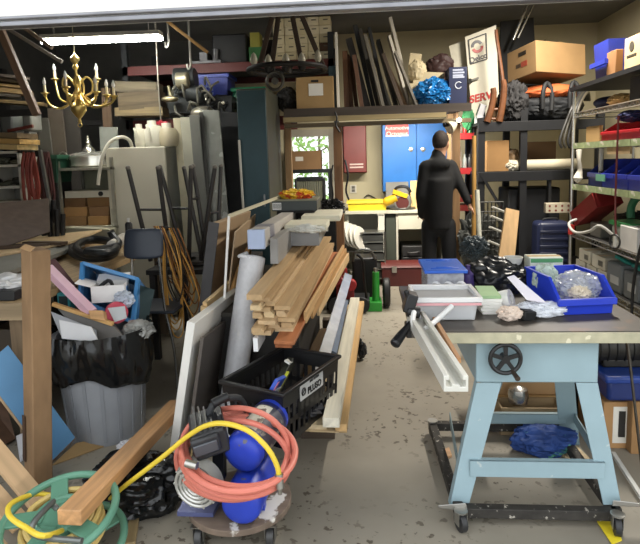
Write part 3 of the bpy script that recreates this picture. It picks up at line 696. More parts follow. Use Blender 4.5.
add('rim', m, PLAS('4a8bc4', .4), bf)
nn = V((.0, .16, -.1)); pz = [v + nn for v in fr]
m = MB()
for i in range(4): m.mesh([fr[i], fr[(i+1) % 4], pz[(i+1) % 4].lerp(pz[i], .04), pz[i].lerp(pz[(i+1) % 4], .04)], [(0, 1, 2, 3)])
m.mesh(pz, [(0, 1, 2, 3)])
o = add('shell', m, PLAS('31628f', .5), bf); sm_ = o.modifiers.new('t', 'SOLIDIFY'); sm_.thickness = .005
quadslab('dark_sheet', [(138, 285, 3.46), (128, 326, 3.32), (145, 330, 3.4), (154, 290, 3.55)], .01, PLAS('22383c', .5), 'dark green panel standing right of the blue crate', 'panel')
solo('clear_bag', MB().blob(at(124, 299, 3.3), (.06, .05, .05), .4, 2.6, 17, 4), M('b9c2d0', .2, 0, .25, 14, .4), 'clear plastic bag lying inside the blue crate', 'bag')
solo('clear_bag', MB().blob(at(138, 330, 3.2), (.09, .07, .06), .4, 2.6, 18, 4), M('8f8f8a', .25, 0, .25, 14, .4), 'grey crumpled plastic bag at right rim of the trash can', 'bag')
cn = thing('teal_case', 'small teal tool case left of the pink tube', 'case', at(64, 311, 3.2))
q = pb(57, 293, 70, 311, 3.26, .06); add('body', MB().box(*q), PLAS('2f8087', .4), cn, bev=.008)
add('face', MB().box(q[0]+.015, q[1]-.015, 3.256, 3.26, q[4]+.03, q[5]-.02), PLAS('1f2a2e'), cn)
# ---- tall carton
a = fl(37, 482, 0)
ct = thing('tall_carton', 'tall narrow cardboard carton standing against the workbench', 'carton', (a.x+.01, a.y, 0), R(-34))
ct.matrix_basis = Matrix.Translation((a.x+.01, a.y, .004)) @ Matrix.Rotation(R(4.6), 4, 'Y') @ Matrix.Rotation(R(-34), 4, 'Z')
hh2 = at(35, 249, a.y).z
add('body', MB().box(-.054, .054, -.05, .05, 0, hh2), M('8c6f50', .85, 0, .26, 4, .1, (2, 2, .8)), ct, local=True, bev=.006)
add('staples', MB().box(-.05, -.02, -.0575, -.055, hh2*.1, hh2*.3).box(-.0605, -.058, -.02, .01, hh2*.05, hh2*.34), M('4a3423', .8), ct, local=True, label='torn dark seam')
add('flap', MB().hexa([(-.058, -.055, hh2), (.058, -.055, hh2), (.05, -.03, hh2+.02), (-.05, -.03, hh2+.02), (-.058, -.05, hh2), (.058, -.05, hh2), (.05, -.025, hh2+.02), (-.05, -.025, hh2+.02)]), CARD('b8946a'), ct, local=True)
# ---- blue panel, brown sheets on the floor at the left
p = [fl(-8, 400, .0), fl(73, 440, 0.0), at(48, 400, 3.4), at(6, 343, 3.6)]
def slab(name, P, t, mat, label, cat, **k):
    nn = (P[1]-P[0]).cross(P[2]-P[0]).normalized()*t
    return solo(name, MB().mesh(list(P) + [v + nn for v in P], [(0, 1, 2, 3), (7, 6, 5, 4), (0, 4, 5, 1), (1, 5, 6, 2), (2, 6, 7, 3), (3, 7, 4, 0)]), mat, label, cat, **k)
_A, _B, _C = at(8, 345, 2.84), at(75, 437, 2.93), fl(50, 462, .006)
_D = _A + _C - _B
bs_ = slab('blue_sheet', [_C, _B, _A, _D], .016, M('5384ac', .5, 0, .1, 3), 'flat blue painted panel leaning under the workbench', 'panel')
add('wooden_edge', MB().beam(_C, _D, .014, .03, (0, -1, .2)), WOOD('a48a6a'), bs_); add('wooden_edge', MB().beam(_C, _B, .014, .03, (0, -1, .2)), WOOD('8a6b4c'), bs_)
slab('cardboard_sheet', [fl(52, 466, .004), fl(104, 447, .004), fl(95, 440, .004), fl(76, 444, .06)], .006, CARD('9d8157'), 'flat brown cardboard sheet on the floor beside the trash can', 'cardboard')
slab('brown_board', [fl(-40, 470, .01), fl(14, 440, .01), at(-5, 370, 3.3), at(-40, 370, 3.2)], .018, WOOD('5c4434'), 'dark brown board leaning at the left edge below the bench', 'board')
slab('white_sheet', [fl(20, 462, .004), fl(36, 455, .004), at(30, 430, 2.95), at(16, 436, 2.95)], .006, PLAS('b9b9bc'), 'white sheet between the tall carton and blue panel', 'sheet')
slab('cardboard_sheet', [fl(128, 440, .004), fl(146, 446, .004), fl(178, 418, .004), fl(160, 412, .004)], .006, CARD('c9c2b4'), 'pale cardboard sheet on the floor beside the beam end', 'cardboard')
solo('crumpled_plastic', MB().blob(fl(128, 446, .03), (.06, .04, .03), .4, 3, 51, 4, flat=0), M('d5d3d8', .3, 0, .1, 12, .3), 'crumpled clear plastic scrap on the floor by the trash can', 'plastic')
# ---- workbench on the left
bx0, bx1, by0, by1, bz = -3.6, -1.93, 2.95, 5.3, .9
wbn = thing('workbench', 'long wooden workbench along the left wall covered in clutter', 'workbench', ((bx0+bx1)/2, (by0+by1)/2, 0))
add('top', MB().box(bx0, bx1, by0, by1, bz-.045, bz), M('a48a64', .65, 0, .25, 4, .1, (8, .8, 4)), wbn, bev=.004)
add('front_board', MB().box(bx0, bx1, by0-.02, by0, bz-.1, bz-.002), WOOD('8d7a5e'), wbn)
for x in (bx0+.05, bx1-.06):
    for y in (by0+.06, by1-.06): add('leg', MB().box(x-.045, x+.045, y-.045, y+.045, 0, bz-.045), WOOD('6d5a43', 'z'), wbn)
add('shelf', MB().box(bx0+.1, bx1-.12, by0+.1, by1-.1, .3, .33), DARK, wbn)
rng = random.Random(12)
for i in range(5):
    x = bx0 + .9 + i*.16; solo('storage_box', MB().box(x-.07, x+.07, by0+.2, by0+.6, .331, .331+rng.uniform(.15, .35)), PLAS(rng.choice(['2a2a2c', '3a3026', '26303a'])), 'dark box on the shelf under the workbench', 'box', 'dark boxes under the workbench', bev=.006)
# ================================================================== MIDDLE: leaning sheets, mouldings, crate, timber pile
# timber pile on low skids
pal = thing('timber_skid', 'low dark wooden skid carrying the pile of boards', 'skid', (-.3, 4.0, 0))
for y in (3.2, 4.1, 5.0): add('bearer', MB().box(-.4, -.2, y-.05, y+.05, 0, .2), WOOD('4a3d30'), pal)
a0, a1 = fl(312, 430, .27), fl(350, 310, .27)
PW = [('d6cfb8', 'cream painted board outermost on the low timber pile'), ('c3a77c', 'yellow pine board beside the cream one on the low timber pile'), ('d9d4c4', 'white board on top of the low timber pile'), ('b99b70', 'brown pine board inside the low timber pile'), ('cfc3a4', 'pale board below the white board of the low timber pile')]
def lrun(px, py, qx, qy, z, w, t, col, label, g=None, cat='board', Z2=None):
    a, b = fl(px, py, z), fl(qx, qy, z if Z2 is None else Z2); a.z = b.z = 0
    return board('timber_board', V((a.x, a.y, z)), V((b.x, b.y, z if Z2 is None else Z2)), w, t, WOOD(col, 'x', .18), label, cat, g)
lrun(331, 423, 355, 300, .335, .085, .05, 'd9d3bf', 'cream painted board on top of the low timber pile')
lrun(341, 428, 361, 303, .29, .06, .04, 'c39f6c', 'yellow pine board along the right edge of the low timber pile')
lrun(316, 428, 345, 320, .275, .11, .03, 'c8b590', 'pale board under the crate corner in the low timber pile')
lrun(328, 430, 352, 306, .235, .2, .03, 'b59a70', 'wide brown board at the bottom of the low timber pile')
lrun(282, 432, 330, 330, .235, .16, .03, 'ab8a5c', 'brown board under the black crate in the low timber pile')
p = [fl(300, 410, .30), fl(337, 402, .30), fl(339, 432, .265), fl(298, 430, .265)]
slab('cardboard_sheet', p, .006, CARD('bfa882'), 'pale cardboard sheet under the black crate', 'cardboard')
# steel studs leaning low
board('steel_stud', fl(318, 375, .42), at(348, 276, 5.2), .075, .04, STEEL('b9bab8', .3), 'galvanised steel stud lying on the pile beside the mouldings', 'stud', up=(.4, 0, 1))
board('steel_plate', fl(330, 352, .4), at(343, 300, 4.6), .09, .03, M('5f6a78', .4, .5), 'dark grey steel strip between stud and cream board', 'strip', up=(.5, 0, 1))
# dark support under the mouldings
sup = thing('low_cabinet', 'dark low cabinet carrying the stacked mouldings', 'cabinet', (-.62, 4.1, 0))
add('body', MB().box(-.95, -.42, 3.35, 4.9, .02, .7), M('272523', .7, 0, .2, 5), sup, bev=.006)
add('top', MB().box(-.97, -.38, 3.33, 4.92, .7, .725), M('39352f', .6, 0, .2, 5), sup)
# mouldings, stacked
rng = random.Random(5)
def mould(name, a, b, prof, mat, label, group=None):
    a, b = V(a), V(b); d, sd, u = frame(b - a); L = (b-a).length
    mb = MB().prism([(p[0], p[1]) for p in prof], (0, 0, 0), (0, -1, 0), (0, 0, 1), (L, 0, 0))
    bmesh.ops.recalc_face_normals(mb.bm, faces=mb.bm.faces)
    me = bpy.data.meshes.new(name); mb.bm.to_mesh(me); mb.bm.free(); o = bpy.data.objects.new(name, me); COL.objects.link(o); me.materials.append(mat)
    m = Matrix((d, -sd, u)).transposed().to_4x4(); m.translation = a; o.matrix_basis = m
    return tag(o, label, 'moulding', group)
n0, n1 = at(270, 303, 2.82), at(336, 243, 4.7)
ZM = .727
near = V((at(272, 330, 2.85).x, 2.85, ZM)); far = V((at(323, 262, 4.75).x, 4.75, ZM+.14))
step = lambda a, dx, dz, s=0: a + V((dx, s, dz))
ogee = lambda w, h: [(-w/2, 0), (w/2, 0), (w/2, h*.35), (w*.36, h*.5), (w*.3, h*.8), (w*.12, h), (-w*.4, h), (-w/2, h*.8)]
MC = ['bea27c', 'b59870', 'c8ae86', 'ae916a', 'ccb48c', 'c2a67e']
names = ['lowest', 'second', 'third', 'fourth', 'fifth', 'sixth', 'seventh', 'topmost']
lay = [(.0, .026, [-.06, .05], .1), (.028, .03, [-.07, .0, .075], .066), (.06, .022, [-.03, .07], .095), (.084, .034, [-.085, -.025, .04], .055), (.12, .024, [-.06, .045], .09), (.146, .028, [-.08, -.02], .058), (.176, .024, [-.065], .1), (.202, .03, [-.085], .085)]
for li, (dz, h, xs, w) in enumerate(lay):
    for i, dx_ in enumerate(xs):
        pos = {3: ['leftmost', 'middle', 'rightmost'], 2: ['left', 'right'], 1: ['single']}[len(xs)][i]
        lab = '%s pale wooden moulding in the %s layer of the stack above the crate' % (pos, names[li])
        pf = [(-w/2, 0), (w/2, 0), (w/2, h*.5), (w*.38, h*.62), (w*.3, h), (-w/2, h)] if li in (1, 3, 5) else [(-w/2, 0), (w/2, 0), (w/2, h), (-w/2, h)]
        mould('moulding', step(near, dx_, dz, rng.uniform(-.04, .06) + .03*i), step(far, dx_*.8, dz, rng.uniform(-.12, .08)), pf, WOOD(MC[rng.randrange(6)], 'x', .14, 4), lab)
board('reddish_slat', step(near, .07, -.018, -.05), step(far, .1, -.014), .11, .02, WOOD('a5673f'), 'reddish wooden slat under the moulding stack', 'slat')
board('reddish_slat', step(near, .06, -.045, -.02), step(far, .12, -.04), .09, .022, WOOD('9a5b35'), 'lowest reddish slat under the moulding stack', 'slat')
for i, (ax, dz, sh_) in enumerate(((.15, .03, .25), (.17, .0, .45), (.19, -.04, .65))):
    board('pine_strip', step(near, ax, dz, sh_), step(far, ax+.03, dz, -.05), .016, .07, WOOD(['c9a371', 'b98f5d', 'd0b184'][i]), ['pine strip on edge beside the moulding stack', 'second pine strip right of the moulding stack', 'outermost pine strip right of the moulding stack'][i], 'strip', up=(0, 0, 1))
solo('white_label', MB().box(near.x-.1, near.x-.075, near.y-.02, near.y+.2, ZM-.075, ZM-.002), PLAS('e4e4e4'), 'narrow white strip under the left of the moulding stack', 'strip')
# long white carton and boxes on top
la, lb2 = at(256, 239.5, 3.3), at(291, 212, 4.6)
o = thing('long_carton', 'long white wrapped carton lying over the leaning sheets', 'carton', (la.x, la.y, la.z-.06))
w = .088; L = .8
d = (V((lb2.x, lb2.y, la.z)) - la).normalized()
board('grey_batten', la + V((.09, .1, -.09)), la + V((.09, .1, -.09)) + d*1.2, .05, .16, PLAS('8f8d8a', .5), 'long grey board on edge beneath the white wrapped carton', 'board')
s_, u_ = d.cross(V((0, 0, 1))), V((0, 0, 1))
hh3 = .075
add('body', MB().beam(la, la + d*1.25, .1, .115), M('b9b4ad', .4, 0, .1, 4, .05), o, bev=.006)
add('end_wrap', MB().beam(la - d*.004, la + d*.03, .104, .119), M('a9b8d6', .35, 0, .08, 6), o, label='pale blue wrapped end', bev=.004)
add('tape', MB().beam(la + d*.18, la + d*.32, .102, .117), M('82808a', .3), o)
sup2 = thing('grey_carton', 'grey flat carton on edge under the white styrofoam', 'carton', (-.45, 4.0, .93))
q = pb(284, 231, 319, 246, 3.9, .75)
add('body', MB().box(q[0], q[1], q[2], q[3], q[4], q[5]), M('8c8c8c', .6, 0, .08, 4), sup2, bev=.004)
sty = thing('styrofoam_sheet', 'white styrofoam slabs wrapped in plastic above the mouldings', 'styrofoam', ((q[0]+q[1])/2, 4.2, q[5]+.002))
add('slab', MB().box(q[0]+.01, q[1]+.06, 3.86, 4.2, q[5]+.002, q[5]+.05).box(q[0]+.09, q[1]+.14, 4.21, 4.75, q[5]+.03, q[5]+.075), M('d9d5c0', .6, 0, .06, 6), sty, bev=.008)
add('wrap', MB().blob(((q[0]+q[1])/2+.05, 3.88, q[5]+.02), (.13, .05, .03), .4, 3, 6, 4), M('d8d8d0', .25, 0, .1, 12, .3), sty)
q2 = pb(272, 201, 317, 211, 4.45, .35)
ck = thing('dark_flat_box', 'flat dark box with white barcode label on the pile', 'box', base(q2))
add('body', MB().box(*q2), M('353b3a', .5, 0, .1, 5), ck, bev=.004)
add('lid', MB().box(q2[0], q2[1], q2[2]-.002, q2[3], q2[5], q2[5]+.012), M('7e7b66', .6), ck)
add('barcode_label', MB().box(q2[0]+.004, q2[0]+.075, q2[2]-.003, q2[2], q2[4]+.012, q2[5]-.012), PLAS('dcdcd8'), ck)
m = MB()
for i in range(7): m.box(q2[0]+.012+i*.009, q2[0]+.016+i*.009, q2[2]-.004, q2[2]-.002, q2[4]+.022, q2[5]-.02)
add('barcode', m, BLACK, ck)
c = at(296, 198, 4.55)
solo('snack_bag', MB().blob((c.x, 4.6, q2[5]+.04), (.13, .09, .045), .5, 3, 61, 5), M('e0b93a', .35, 0, .2, 9, .3, spots='c8502c', spotsc=14, spotth=.54), 'crumpled yellow and orange plastic bag on the dark flat box', 'bag')
solo('dark_box', MB().box(q2[0]-.02, q2[1]-.02, 4.81, 5.15, .727, q2[4]+.02), DARK, 'dark box behind the flat dark box with the barcode', 'box')
solo('dark_box', MB().box(q2[0]+.06, q2[1]-.02, 4.42, 4.79, q[5]+.08, q2[4]-.002), DARK, 'dark box directly under the flat dark box with the barcode', 'box')
# ---- leaning sheets
def lean(name, pn_bot, pn_top, far_top, t, mat, label, cat, zf=0.0, Yn=None):
    """sheet standing on the floor on its long edge: near vertical edge from pn_bot (on the floor) to pn_top, far top given at (x,y,Y)"""
    b = fl(pn_bot[0], pn_bot[1], zf) if Yn is None else at(pn_bot[0], pn_bot[1], Yn)
    tp = at(pn_top[0], pn_top[1], b.y + (pn_top[2] if len(pn_top) > 2 else 0)); ft = at(*far_top)
    fb = b + (ft - tp); 
    if Yn is None: fb.z = zf
    nn = (tp-b).cross(ft-tp).normalized()*t
    if nn.x > 0: nn = -nn
    P = [b, fb, ft, tp]
    return solo(name, MB().mesh(P + [v + nn for v in P], [(0, 1, 2, 3), (7, 6, 5, 4), (0, 4, 5, 1), (1, 5, 6, 2), (2, 6, 7, 3), (3, 7, 4, 0)]), mat, label, cat, bev=.003)
lean('white_worktop', (175, 468), (195, 323), (240, 289, 3.75), .045, M('dedcd6', .4, 0, .06, 3), 'white laminate worktop standing on edge in front of the leaning sheets', 'worktop')
wf_ = lean('dark_sheet', (187, 466), (204, 338), (238, 312, 3.7), .02, M('57504a', .6, 0, .1, 4), 'dark grey sheet standing just behind the white worktop', 'panel')
board('pine_lath', fl(190, 462), at(202, 342, 2.98), .016, .014, WOOD('d8bd85'), 'thin pine lath standing against the dark panel', 'lath')
FR = thing('pale_wood_frame', 'pale wooden frame leaning behind the white worktop', 'frame', fl(196, 440))
p0, p1 = at(205, 306, 3.45), at(246, 270, 4.2)
add('top_rail', MB().beam(p0, p1, .03, .05), WOOD('d9ba88', 'y'), FR)
add('stile', MB().beam(p0, V((p0.x-.06, p0.y, .02)), .03, .05, (1, 0, 0)), WOOD('d9ba88', 'z'), FR)
add('sheet', MB().hexa([V((p0.x-.04, p0.y+.02, .02)), V((p1.x-.04, p1.y, .02)), p1, p0] + [v + V((-.012, 0, 0)) for v in (V((p0.x-.04, p0.y+.02, .02)), V((p1.x-.04, p1.y, .02)), p1, p0)]), PLAS('b9bfc8', .5), FR)
ms = lean('mdf_sheet', (196, 420), (219, 223), (251, 211, 4.9), .045, M('a58d70', .6, 0, .08, 2), 'thick tan sheet with dark near edge leaning behind the white frame', 'sheet', Yn=3.9)
e0, e1 = at(195.2, 420, 3.89), at(218.2, 223, 3.89)
add('dark_edge', MB().beam(e0 + V((-.03, 0, 0)), e1 + V((-.03, 0, .004)), .075, .012, (0, -1, 0)), M('4d4b4c', .6), ms)
lean('mdf_sheet', (214, 430), (236, 232), (256, 214, 4.6), .012, M('b29a7c', .6, 0, .06, 2), 'thin tan fibreboard sheet right of the thick tan sheet', 'sheet', Yn=3.75)
# curved tan board
cv = []
for k in range(9):
    f = k/8; cv.append(at(222 + 30*f, 330 - 80*math.sin(f*1.45) - 5*f, 3.6 + .5*f))
m = MB()
m.tube(cv, .018, 6, 2)
solo('bent_board', m, WOOD('b98f58', 'y'), 'bent tan strip of wood curving against the fibreboard', 'strip')
# white metal frame
wfm = thing('white_metal_frame', 'thin white metal frame leaning across the tan sheets', 'frame', fl(222, 430))
A, B = at(229, 216, 3.5), at(290, 193, 4.9)
A0 = at(223, 330, 3.4)
add('upright', MB().beam(A, A0, .014, .014, (1, 0, 0)), PLAS('e8e6e0', .4), wfm)
add('top_bar', MB().beam(A, B, .014, .022), PLAS('c9c2a8', .4), wfm)
board('white_upright', A0, V((A0.x, A0.y, .01)), .012, .012, PLAS('e8e6e0', .4), 'lower white upright behind the worktop', 'upright', up=(1, 0, 0))
# bubble-wrap roll
ra, rb_ = at(236, 372, 3.2), at(253, 256, 3.4)
rw = thing('wrapped_roll', 'white roll of bubble wrap standing between worktop and mouldings', 'roll', ra)
rd_ = (rb_-ra).normalized()
rbot = ra - rd_*((ra.z-.01)/rd_.z)
m = MB().cyl(rbot, rb_ , .068, .078, 28)
add('roll', m, M('c9c9cc', .35, 0, .06, 40, .25), rw, bev=.01)
add('wrap_edge', MB().tube([rb_ + V((.0, -.07, .0)), rb_ + V((-.06, -.05, .012)), rb_ + V((-.085, .0, .0)), rb_+V((-.05, .06, .01))], .012, 8, 4), PLAS('e2e2e4', .4), rw)
# ---- black crate
CRT = PLAS('161618', .4)
Rq = [(224, 379), (300, 336), (337, 355), (268, 406)]
# corners of the rim: left, back, right, front
zc0, zc1 = .285, .57
cr = [fl(x, y, zc1) for x, y in ((222, 379), (302, 337), (336, 352), (272, 398))]
ctr = sum(cr, V())/4
ex = ((cr[2]-cr[3]) + (cr[1]-cr[0])).normalized(); ex.z = 0; ey = V((-ex.y, ex.x, 0))
cl_, cw_ = .56, .36
ctr = fl(283, 368, zc1)
crt = thing('plastic_crate', 'black slotted plastic crate with white lettering behind the compressor', 'crate', (ctr.x, ctr.y, zc0), math.atan2(ex.y, ex.x))
hz = zc1 - zc0
m = MB()
def wall(m, axis, sgn):
    ln_ = cl_ if axis == 'x' else cw_; off = (cw_ if axis == 'x' else cl_)/2
    def P(u, z, k=0): # slight taper
        o = (off - .02*(1 - z/hz) + k)*sgn; u = u*(1 - .05*(1 - z/hz))
        return (u, o, z) if axis == 'x' else (o, u, z)
    def strip(u0, u1, z0, z1, th=.006):
        m.hexa([P(u0, z0, -th/2), P(u1, z0, -th/2), P(u1, z0, th/2), P(u0, z0, th/2), P(u0, z1, -th/2), P(u1, z1, -th/2), P(u1, z1, th/2), P(u0, z1, th/2)])
    H = ln_/2
    strip(-H, H, 0, hz*.14); strip(-H, H, hz*.72, hz); strip(-H, H, hz*.36, hz*.45)
    if axis == 'x' and sgn < 0: strip(-H*.5, H*.4, hz*.42, hz*.8)
    k = 11 if axis == 'x' else 7
    for i in range(k + 1):
        u = -H + 2*H*i/k; strip(max(-H, u-.011), min(H, u+.011), hz*.1, hz*.75)
for a_, s__ in (('x', -1), ('x', 1), ('y', -1), ('y', 1)): wall(m, a_, s__)
m.box(-cl_/2*.95+.01, cl_/2*.95-.01, -cw_/2+.025, cw_/2-.025, 0, .012)
add('body', m, CRT, crt, local=True)
m = MB()
for sy in (-1, 1): m.box(-cl_/2-.014, cl_/2+.014, sy*(cw_/2+.004)-.012, sy*(cw_/2+.004)+.012, hz-.012, hz+.006)
for sx in (-1, 1): m.box(sx*(cl_/2+.004)-.012, sx*(cl_/2+.004)+.012, -cw_/2-.01, cw_/2+.01, hz-.012, hz+.006)
add('rim', m, CRT, crt, local=True, bev=.004)
lbx = MB().box(-.13, .1, -cw_/2-.0035, -cw_/2+.0, hz*.66, hz*.95)
sign = add('name_panel', lbx, PLAS('b9b9b6', .5), crt, local=True, label='pale printed panel on the crate front')
mw = wmat(crt)
ez = (mw.to_3x3() @ V((0, 0, 1))); exx = mw.to_3x3() @ V((1, 0, 0))
text('lettering', 'PLUSO', .046, mw @ V((.008, -cw_/2-.0055, hz*.755)), exx, ez, CRT, crt, .001, .0015)
text('lettering', 'EASY SYSTEM', .016, mw @ V((.008, -cw_/2-.0055, hz*.905)), exx, ez, CRT, crt, .001, .0003)
add('emblem', MB().torus((-.1, -cw_/2-.005, hz*.8), .017, .004, (0, 1, 0), 20, 6).beam((-.115, -cw_/2-.005, hz*.76), (-.084, -cw_/2-.005, hz*.85), .006, .003, (0, 1, 0)), CRT, crt, local=True)
W2 = lambda x, y, z: mw @ V((x, y, z))
pk = thing('blue_packet', 'blue and white packet standing in the black crate', 'packet', W2(-.16, -.08, .05))
a = Matrix.Rotation(math.atan2(ex.y, ex.x), 3, 'Z') @ Euler((.5, .25, .3)).to_matrix()
add('packet', MB().obox(W2(-.19, -.07, .25), (.15, .02, .14), a), M('2a4fb4', .35, 0, .1, 6), pk, bev=.004)
add('print', MB().obox(W2(-.19, -.07, .25) + a @ V((.02, -.011, .0)), (.1, .002, .028), a).obox(W2(-.19, -.07, .25) + a @ V((.03, -.011, -.04)), (.08, .002, .018), a), PLAS('e6e9ee'), pk)
add('print', MB().obox(W2(-.19, -.07, .25) + a @ V((-.055, -.011, .035)), (.035, .002, .05), a), PLAS('d98aa9'), pk, label='pink corner print')
board('level_tool', W2(-.1, .02, .14), W2(.22, .09, .235), .035, .05, PLAS('2a2d28', .4), 'dark long tool lying in the black crate', 'tool')
board('yellow_strip', W2(-.1, -.005, .165), W2(.1, .035, .222), .016, .012, PLAS('bcc33a', .4), 'yellow green strip along the dark tool in the crate', 'strip')
solo('tool_tag', MB().obox(W2(.17, .075, .25), (.06, .035, .012), a), PLAS('d9d9d2'), 'small white tag on the dark tool in the crate', 'tag')
solo('rags', MB().blob(W2(-.02, .04, .07), (.22, .12, .06), .4, 3, 71, 5), M('2b2b2e', .7, 0, .4, 10, .2), 'dark rags in the bottom of the black crate', 'rags')
# ---- dark cabinet under the chair and stools
dkt = thing('dark_table', 'dark work table behind the leaning sheets', 'table', (-1.5, 4.8, 0))
add('top', MB().box(-1.82, -1.0, 4.45, 5.35, .74, .78), DARK, dkt)
for x in (-1.78, -1.05):
    for y in (4.5, 5.3): add('leg', MB().box(x-.025, x+.025, y-.025, y+.025, 0, .74), DARK, dkt)
def stool(tops, bots, rungs, label, Yf, Yb):
    T = [at(*a) for a in tops]; B_ = [at(*a) for a in bots]
    c = sum(B_, V())/4; c.z = .782
    s = thing('upturned_stool', label, 'stool', c)
    for t_, b_ in zip(T, B_):
        d_ = (b_-t_); b2 = t_ + d_*((t_.z-.815)/max(.01, (t_.z-b_.z)))
        l_ = add('leg', MB().cyl(t_, b2, .018, .02, 12), M('2e2b29', .45, 0, .15, 6), s)
        add('foot_cap', MB().ell(t_, .021, 2), PLAS('6a655c'), l_)
    for (i, j, f) in rungs:
        p, q_ = T[i].lerp(B_[i], f), T[j].lerp(B_[j], f); add('rung', MB().cyl(p, q_, .011, n=10), M('2e2b29', .45), s)
    add('seat', MB().lathe([(0, 0), (.17, 0), (.18, .012), (.17, .032), (0, .032)], c, 30), M('2b2725', .5), s)
    return s
stool([(128, 168, 4.55), (158, 168, 4.55), (160, 167, 4.9), (184, 168, 4.9)], [(150, 258, 4.7), (170, 258, 4.7), (184, 258, 4.85), (202, 258, 4.85)], [(0, 1, .45), (2, 3, .45)], 'left upturned black stool on the dark table', 0, 0)
stool([(191, 167, 4.6), (215, 167, 4.6), (221, 166, 4.95), (193, 166, 4.95)], [(189, 258, 4.7), (201, 258, 4.7), (217, 258, 4.85), (207, 258, 4.85)], [(1, 2, .5), (0, 3, .35)], 'right upturned black stool on the dark table', 0, 0)
# ---- navy chair
ch = thing('chair', 'navy blue plastic chair with metal legs beside the hanging cords', 'chair', (fl(142, 400).x, 3.95, 0))
cx = at(142, 244, 3.9)
bp2 = MB()
vs = []
for j in range(7):
    for i in range(9):
        u, v_ = i/8*2-1, j/6*2-1
        ww = .145*(1 - .12*(v_ > .5)*(v_-.5)*2); rr_ = 1 - .12*max(0, abs(u)-.75)*4*(1 if abs(v_) > .5 else 0)
        vs.append((cx.x + u*ww, 3.9 + .04*u*u + .02*v_, cx.z + v_*.11*(1 - .25*max(0, abs(u)-.6))))
fs = [(j*9+i, j*9+i+1, (j+1)*9+i+1, (j+1)*9+i) for j in range(6) for i in range(8)]
o = add('backrest', bp2.mesh(vs, fs), PLAS('2d3440', .45), ch); sm_ = o.modifiers.new('t', 'SOLIDIFY'); sm_.thickness = .018
sb = o.modifiers.new('s', 'SUBSURF'); sb.levels = 1; sb.render_levels = 1
add('seat', MB().box(cx.x-.2, cx.x+.2, 3.93, 4.33, .55, .575), PLAS('2d3440', .45), ch, bev=.012)
for sx in (-1, 1):
    add('leg', MB().tube([(cx.x+sx*.1, 3.94, cx.z-.02), (cx.x+sx*.12, 3.95, .6), (cx.x+sx*.19, 3.9, .3), (cx.x+sx*.21, 3.86, .005)], .011, 10, 4), STEEL('b9b8b4', .25), ch)
    add('leg', MB().tube([(cx.x+sx*.16, 4.3, .56), (cx.x+sx*.19, 4.36, .3), (cx.x+sx*.21, 4.4, .005)], .011, 10, 4), STEEL('b9b8b4', .25), ch)
# ---- hanging extension cords
ec = thing('extension_cord', 'orange extension cord hanging in long loops beside the navy chair', 'cord', fl(175, 420))
rng = random.Random(8)
for kind, col in ((0, 'd9a24e'), (1, '8a5a2b'), (2, '2a2420')):
    m = MB()
    for i in range((7, 5, 3)[kind]):
        x0 = rng.uniform(153, 166); x1 = x0 + rng.uniform(8, 20); xb = rng.uniform(172, 198); yb = rng.uniform(290, 338)
        Y = 4.15 + rng.uniform(-.06, .1)
        m.tube([at(x0, 226, Y), at(x0+6, 245, Y-.01), at(lerp_ := x0*.6+xb*.4, 275, Y), at(xb-8, yb-12, Y), at(xb, yb, Y), at(xb+5, yb-14, Y+.02), at((x1+xb)/2+6, 272, Y+.02), at(x1+3, 245, Y+.02), at(x1-4, 228, Y+.02)], .0055, 7, 5)
    add('cable', m, M(col, .5, 0, .2, 3), ec, label=['orange strands', 'brown strands', 'black strands'][kind])
hk = at(163, 228, 4.17)
add('tie', MB().torus(hk + V((0, 0, 0)), .05, .008, (0, .3, 1), 20, 6), BLACK, ec)
# ================================================================== BACK OF THE GARAGE
# ---- wooden storage loft over the aisle
DZ = at(380, 106.5, 6.2).z
RB = WOOD('8f7350', 'z')
lf = thing('storage_loft', 'wooden storage loft on posts over the aisle to the back bench', 'loft', (.1, 6.7, 0))
lx0, lx1 = at(284, 110, 6.2).x, at(471, 106, 6.2).x
def zat(y, Y, x=380): return at(x, y, Y).z
add('deck', MB().box(lx0, lx1, 6.2, 7.3, DZ-.03, DZ), DARK, lf)
add('fascia', MB().box(lx0, lx1, 6.17, 6.2, zat(114, 6.17), DZ+.005), WOOD('3b322a', 'x'), lf)
add('beam', MB().box(lx0, at(446, 114, 6.15).x, 6.12, 6.17, zat(119.5, 6.15), zat(114.5, 6.15)), WOOD('94845f', 'x', .15), lf)
add('beam', MB().box(lx0, lx1, 6.18, 6.26, zat(125, 6.2), zat(121, 6.2)), WOOD('6f624a', 'x'), lf)
for (xa, xb, c) in ((334.5, 343, '7a5636'), (452.5, 460.5, '8b6c4a')):
    a, b = at(xa, 190, 6.22), at(xb, 190, 6.22)
    add('post', MB().box(a.x, b.x, 6.24, 6.33, 0, zat(124, 6.22)), WOOD(c, 'z'), lf, bev=.004)
for xa, ya in ((lx0-.02, 6.3), (lx1-.1, 7.2)): add('post', MB().box(xa, xa+.07, ya, ya+.08, 0, DZ-.03), RB, lf)
add('cable', MB().tube([at(335, 112, 6.11), at(337, 118, 6.10), at(336, 125, 6.10), at(340, 132, 6.10)], .01, 8, 4), BLACK, lf)
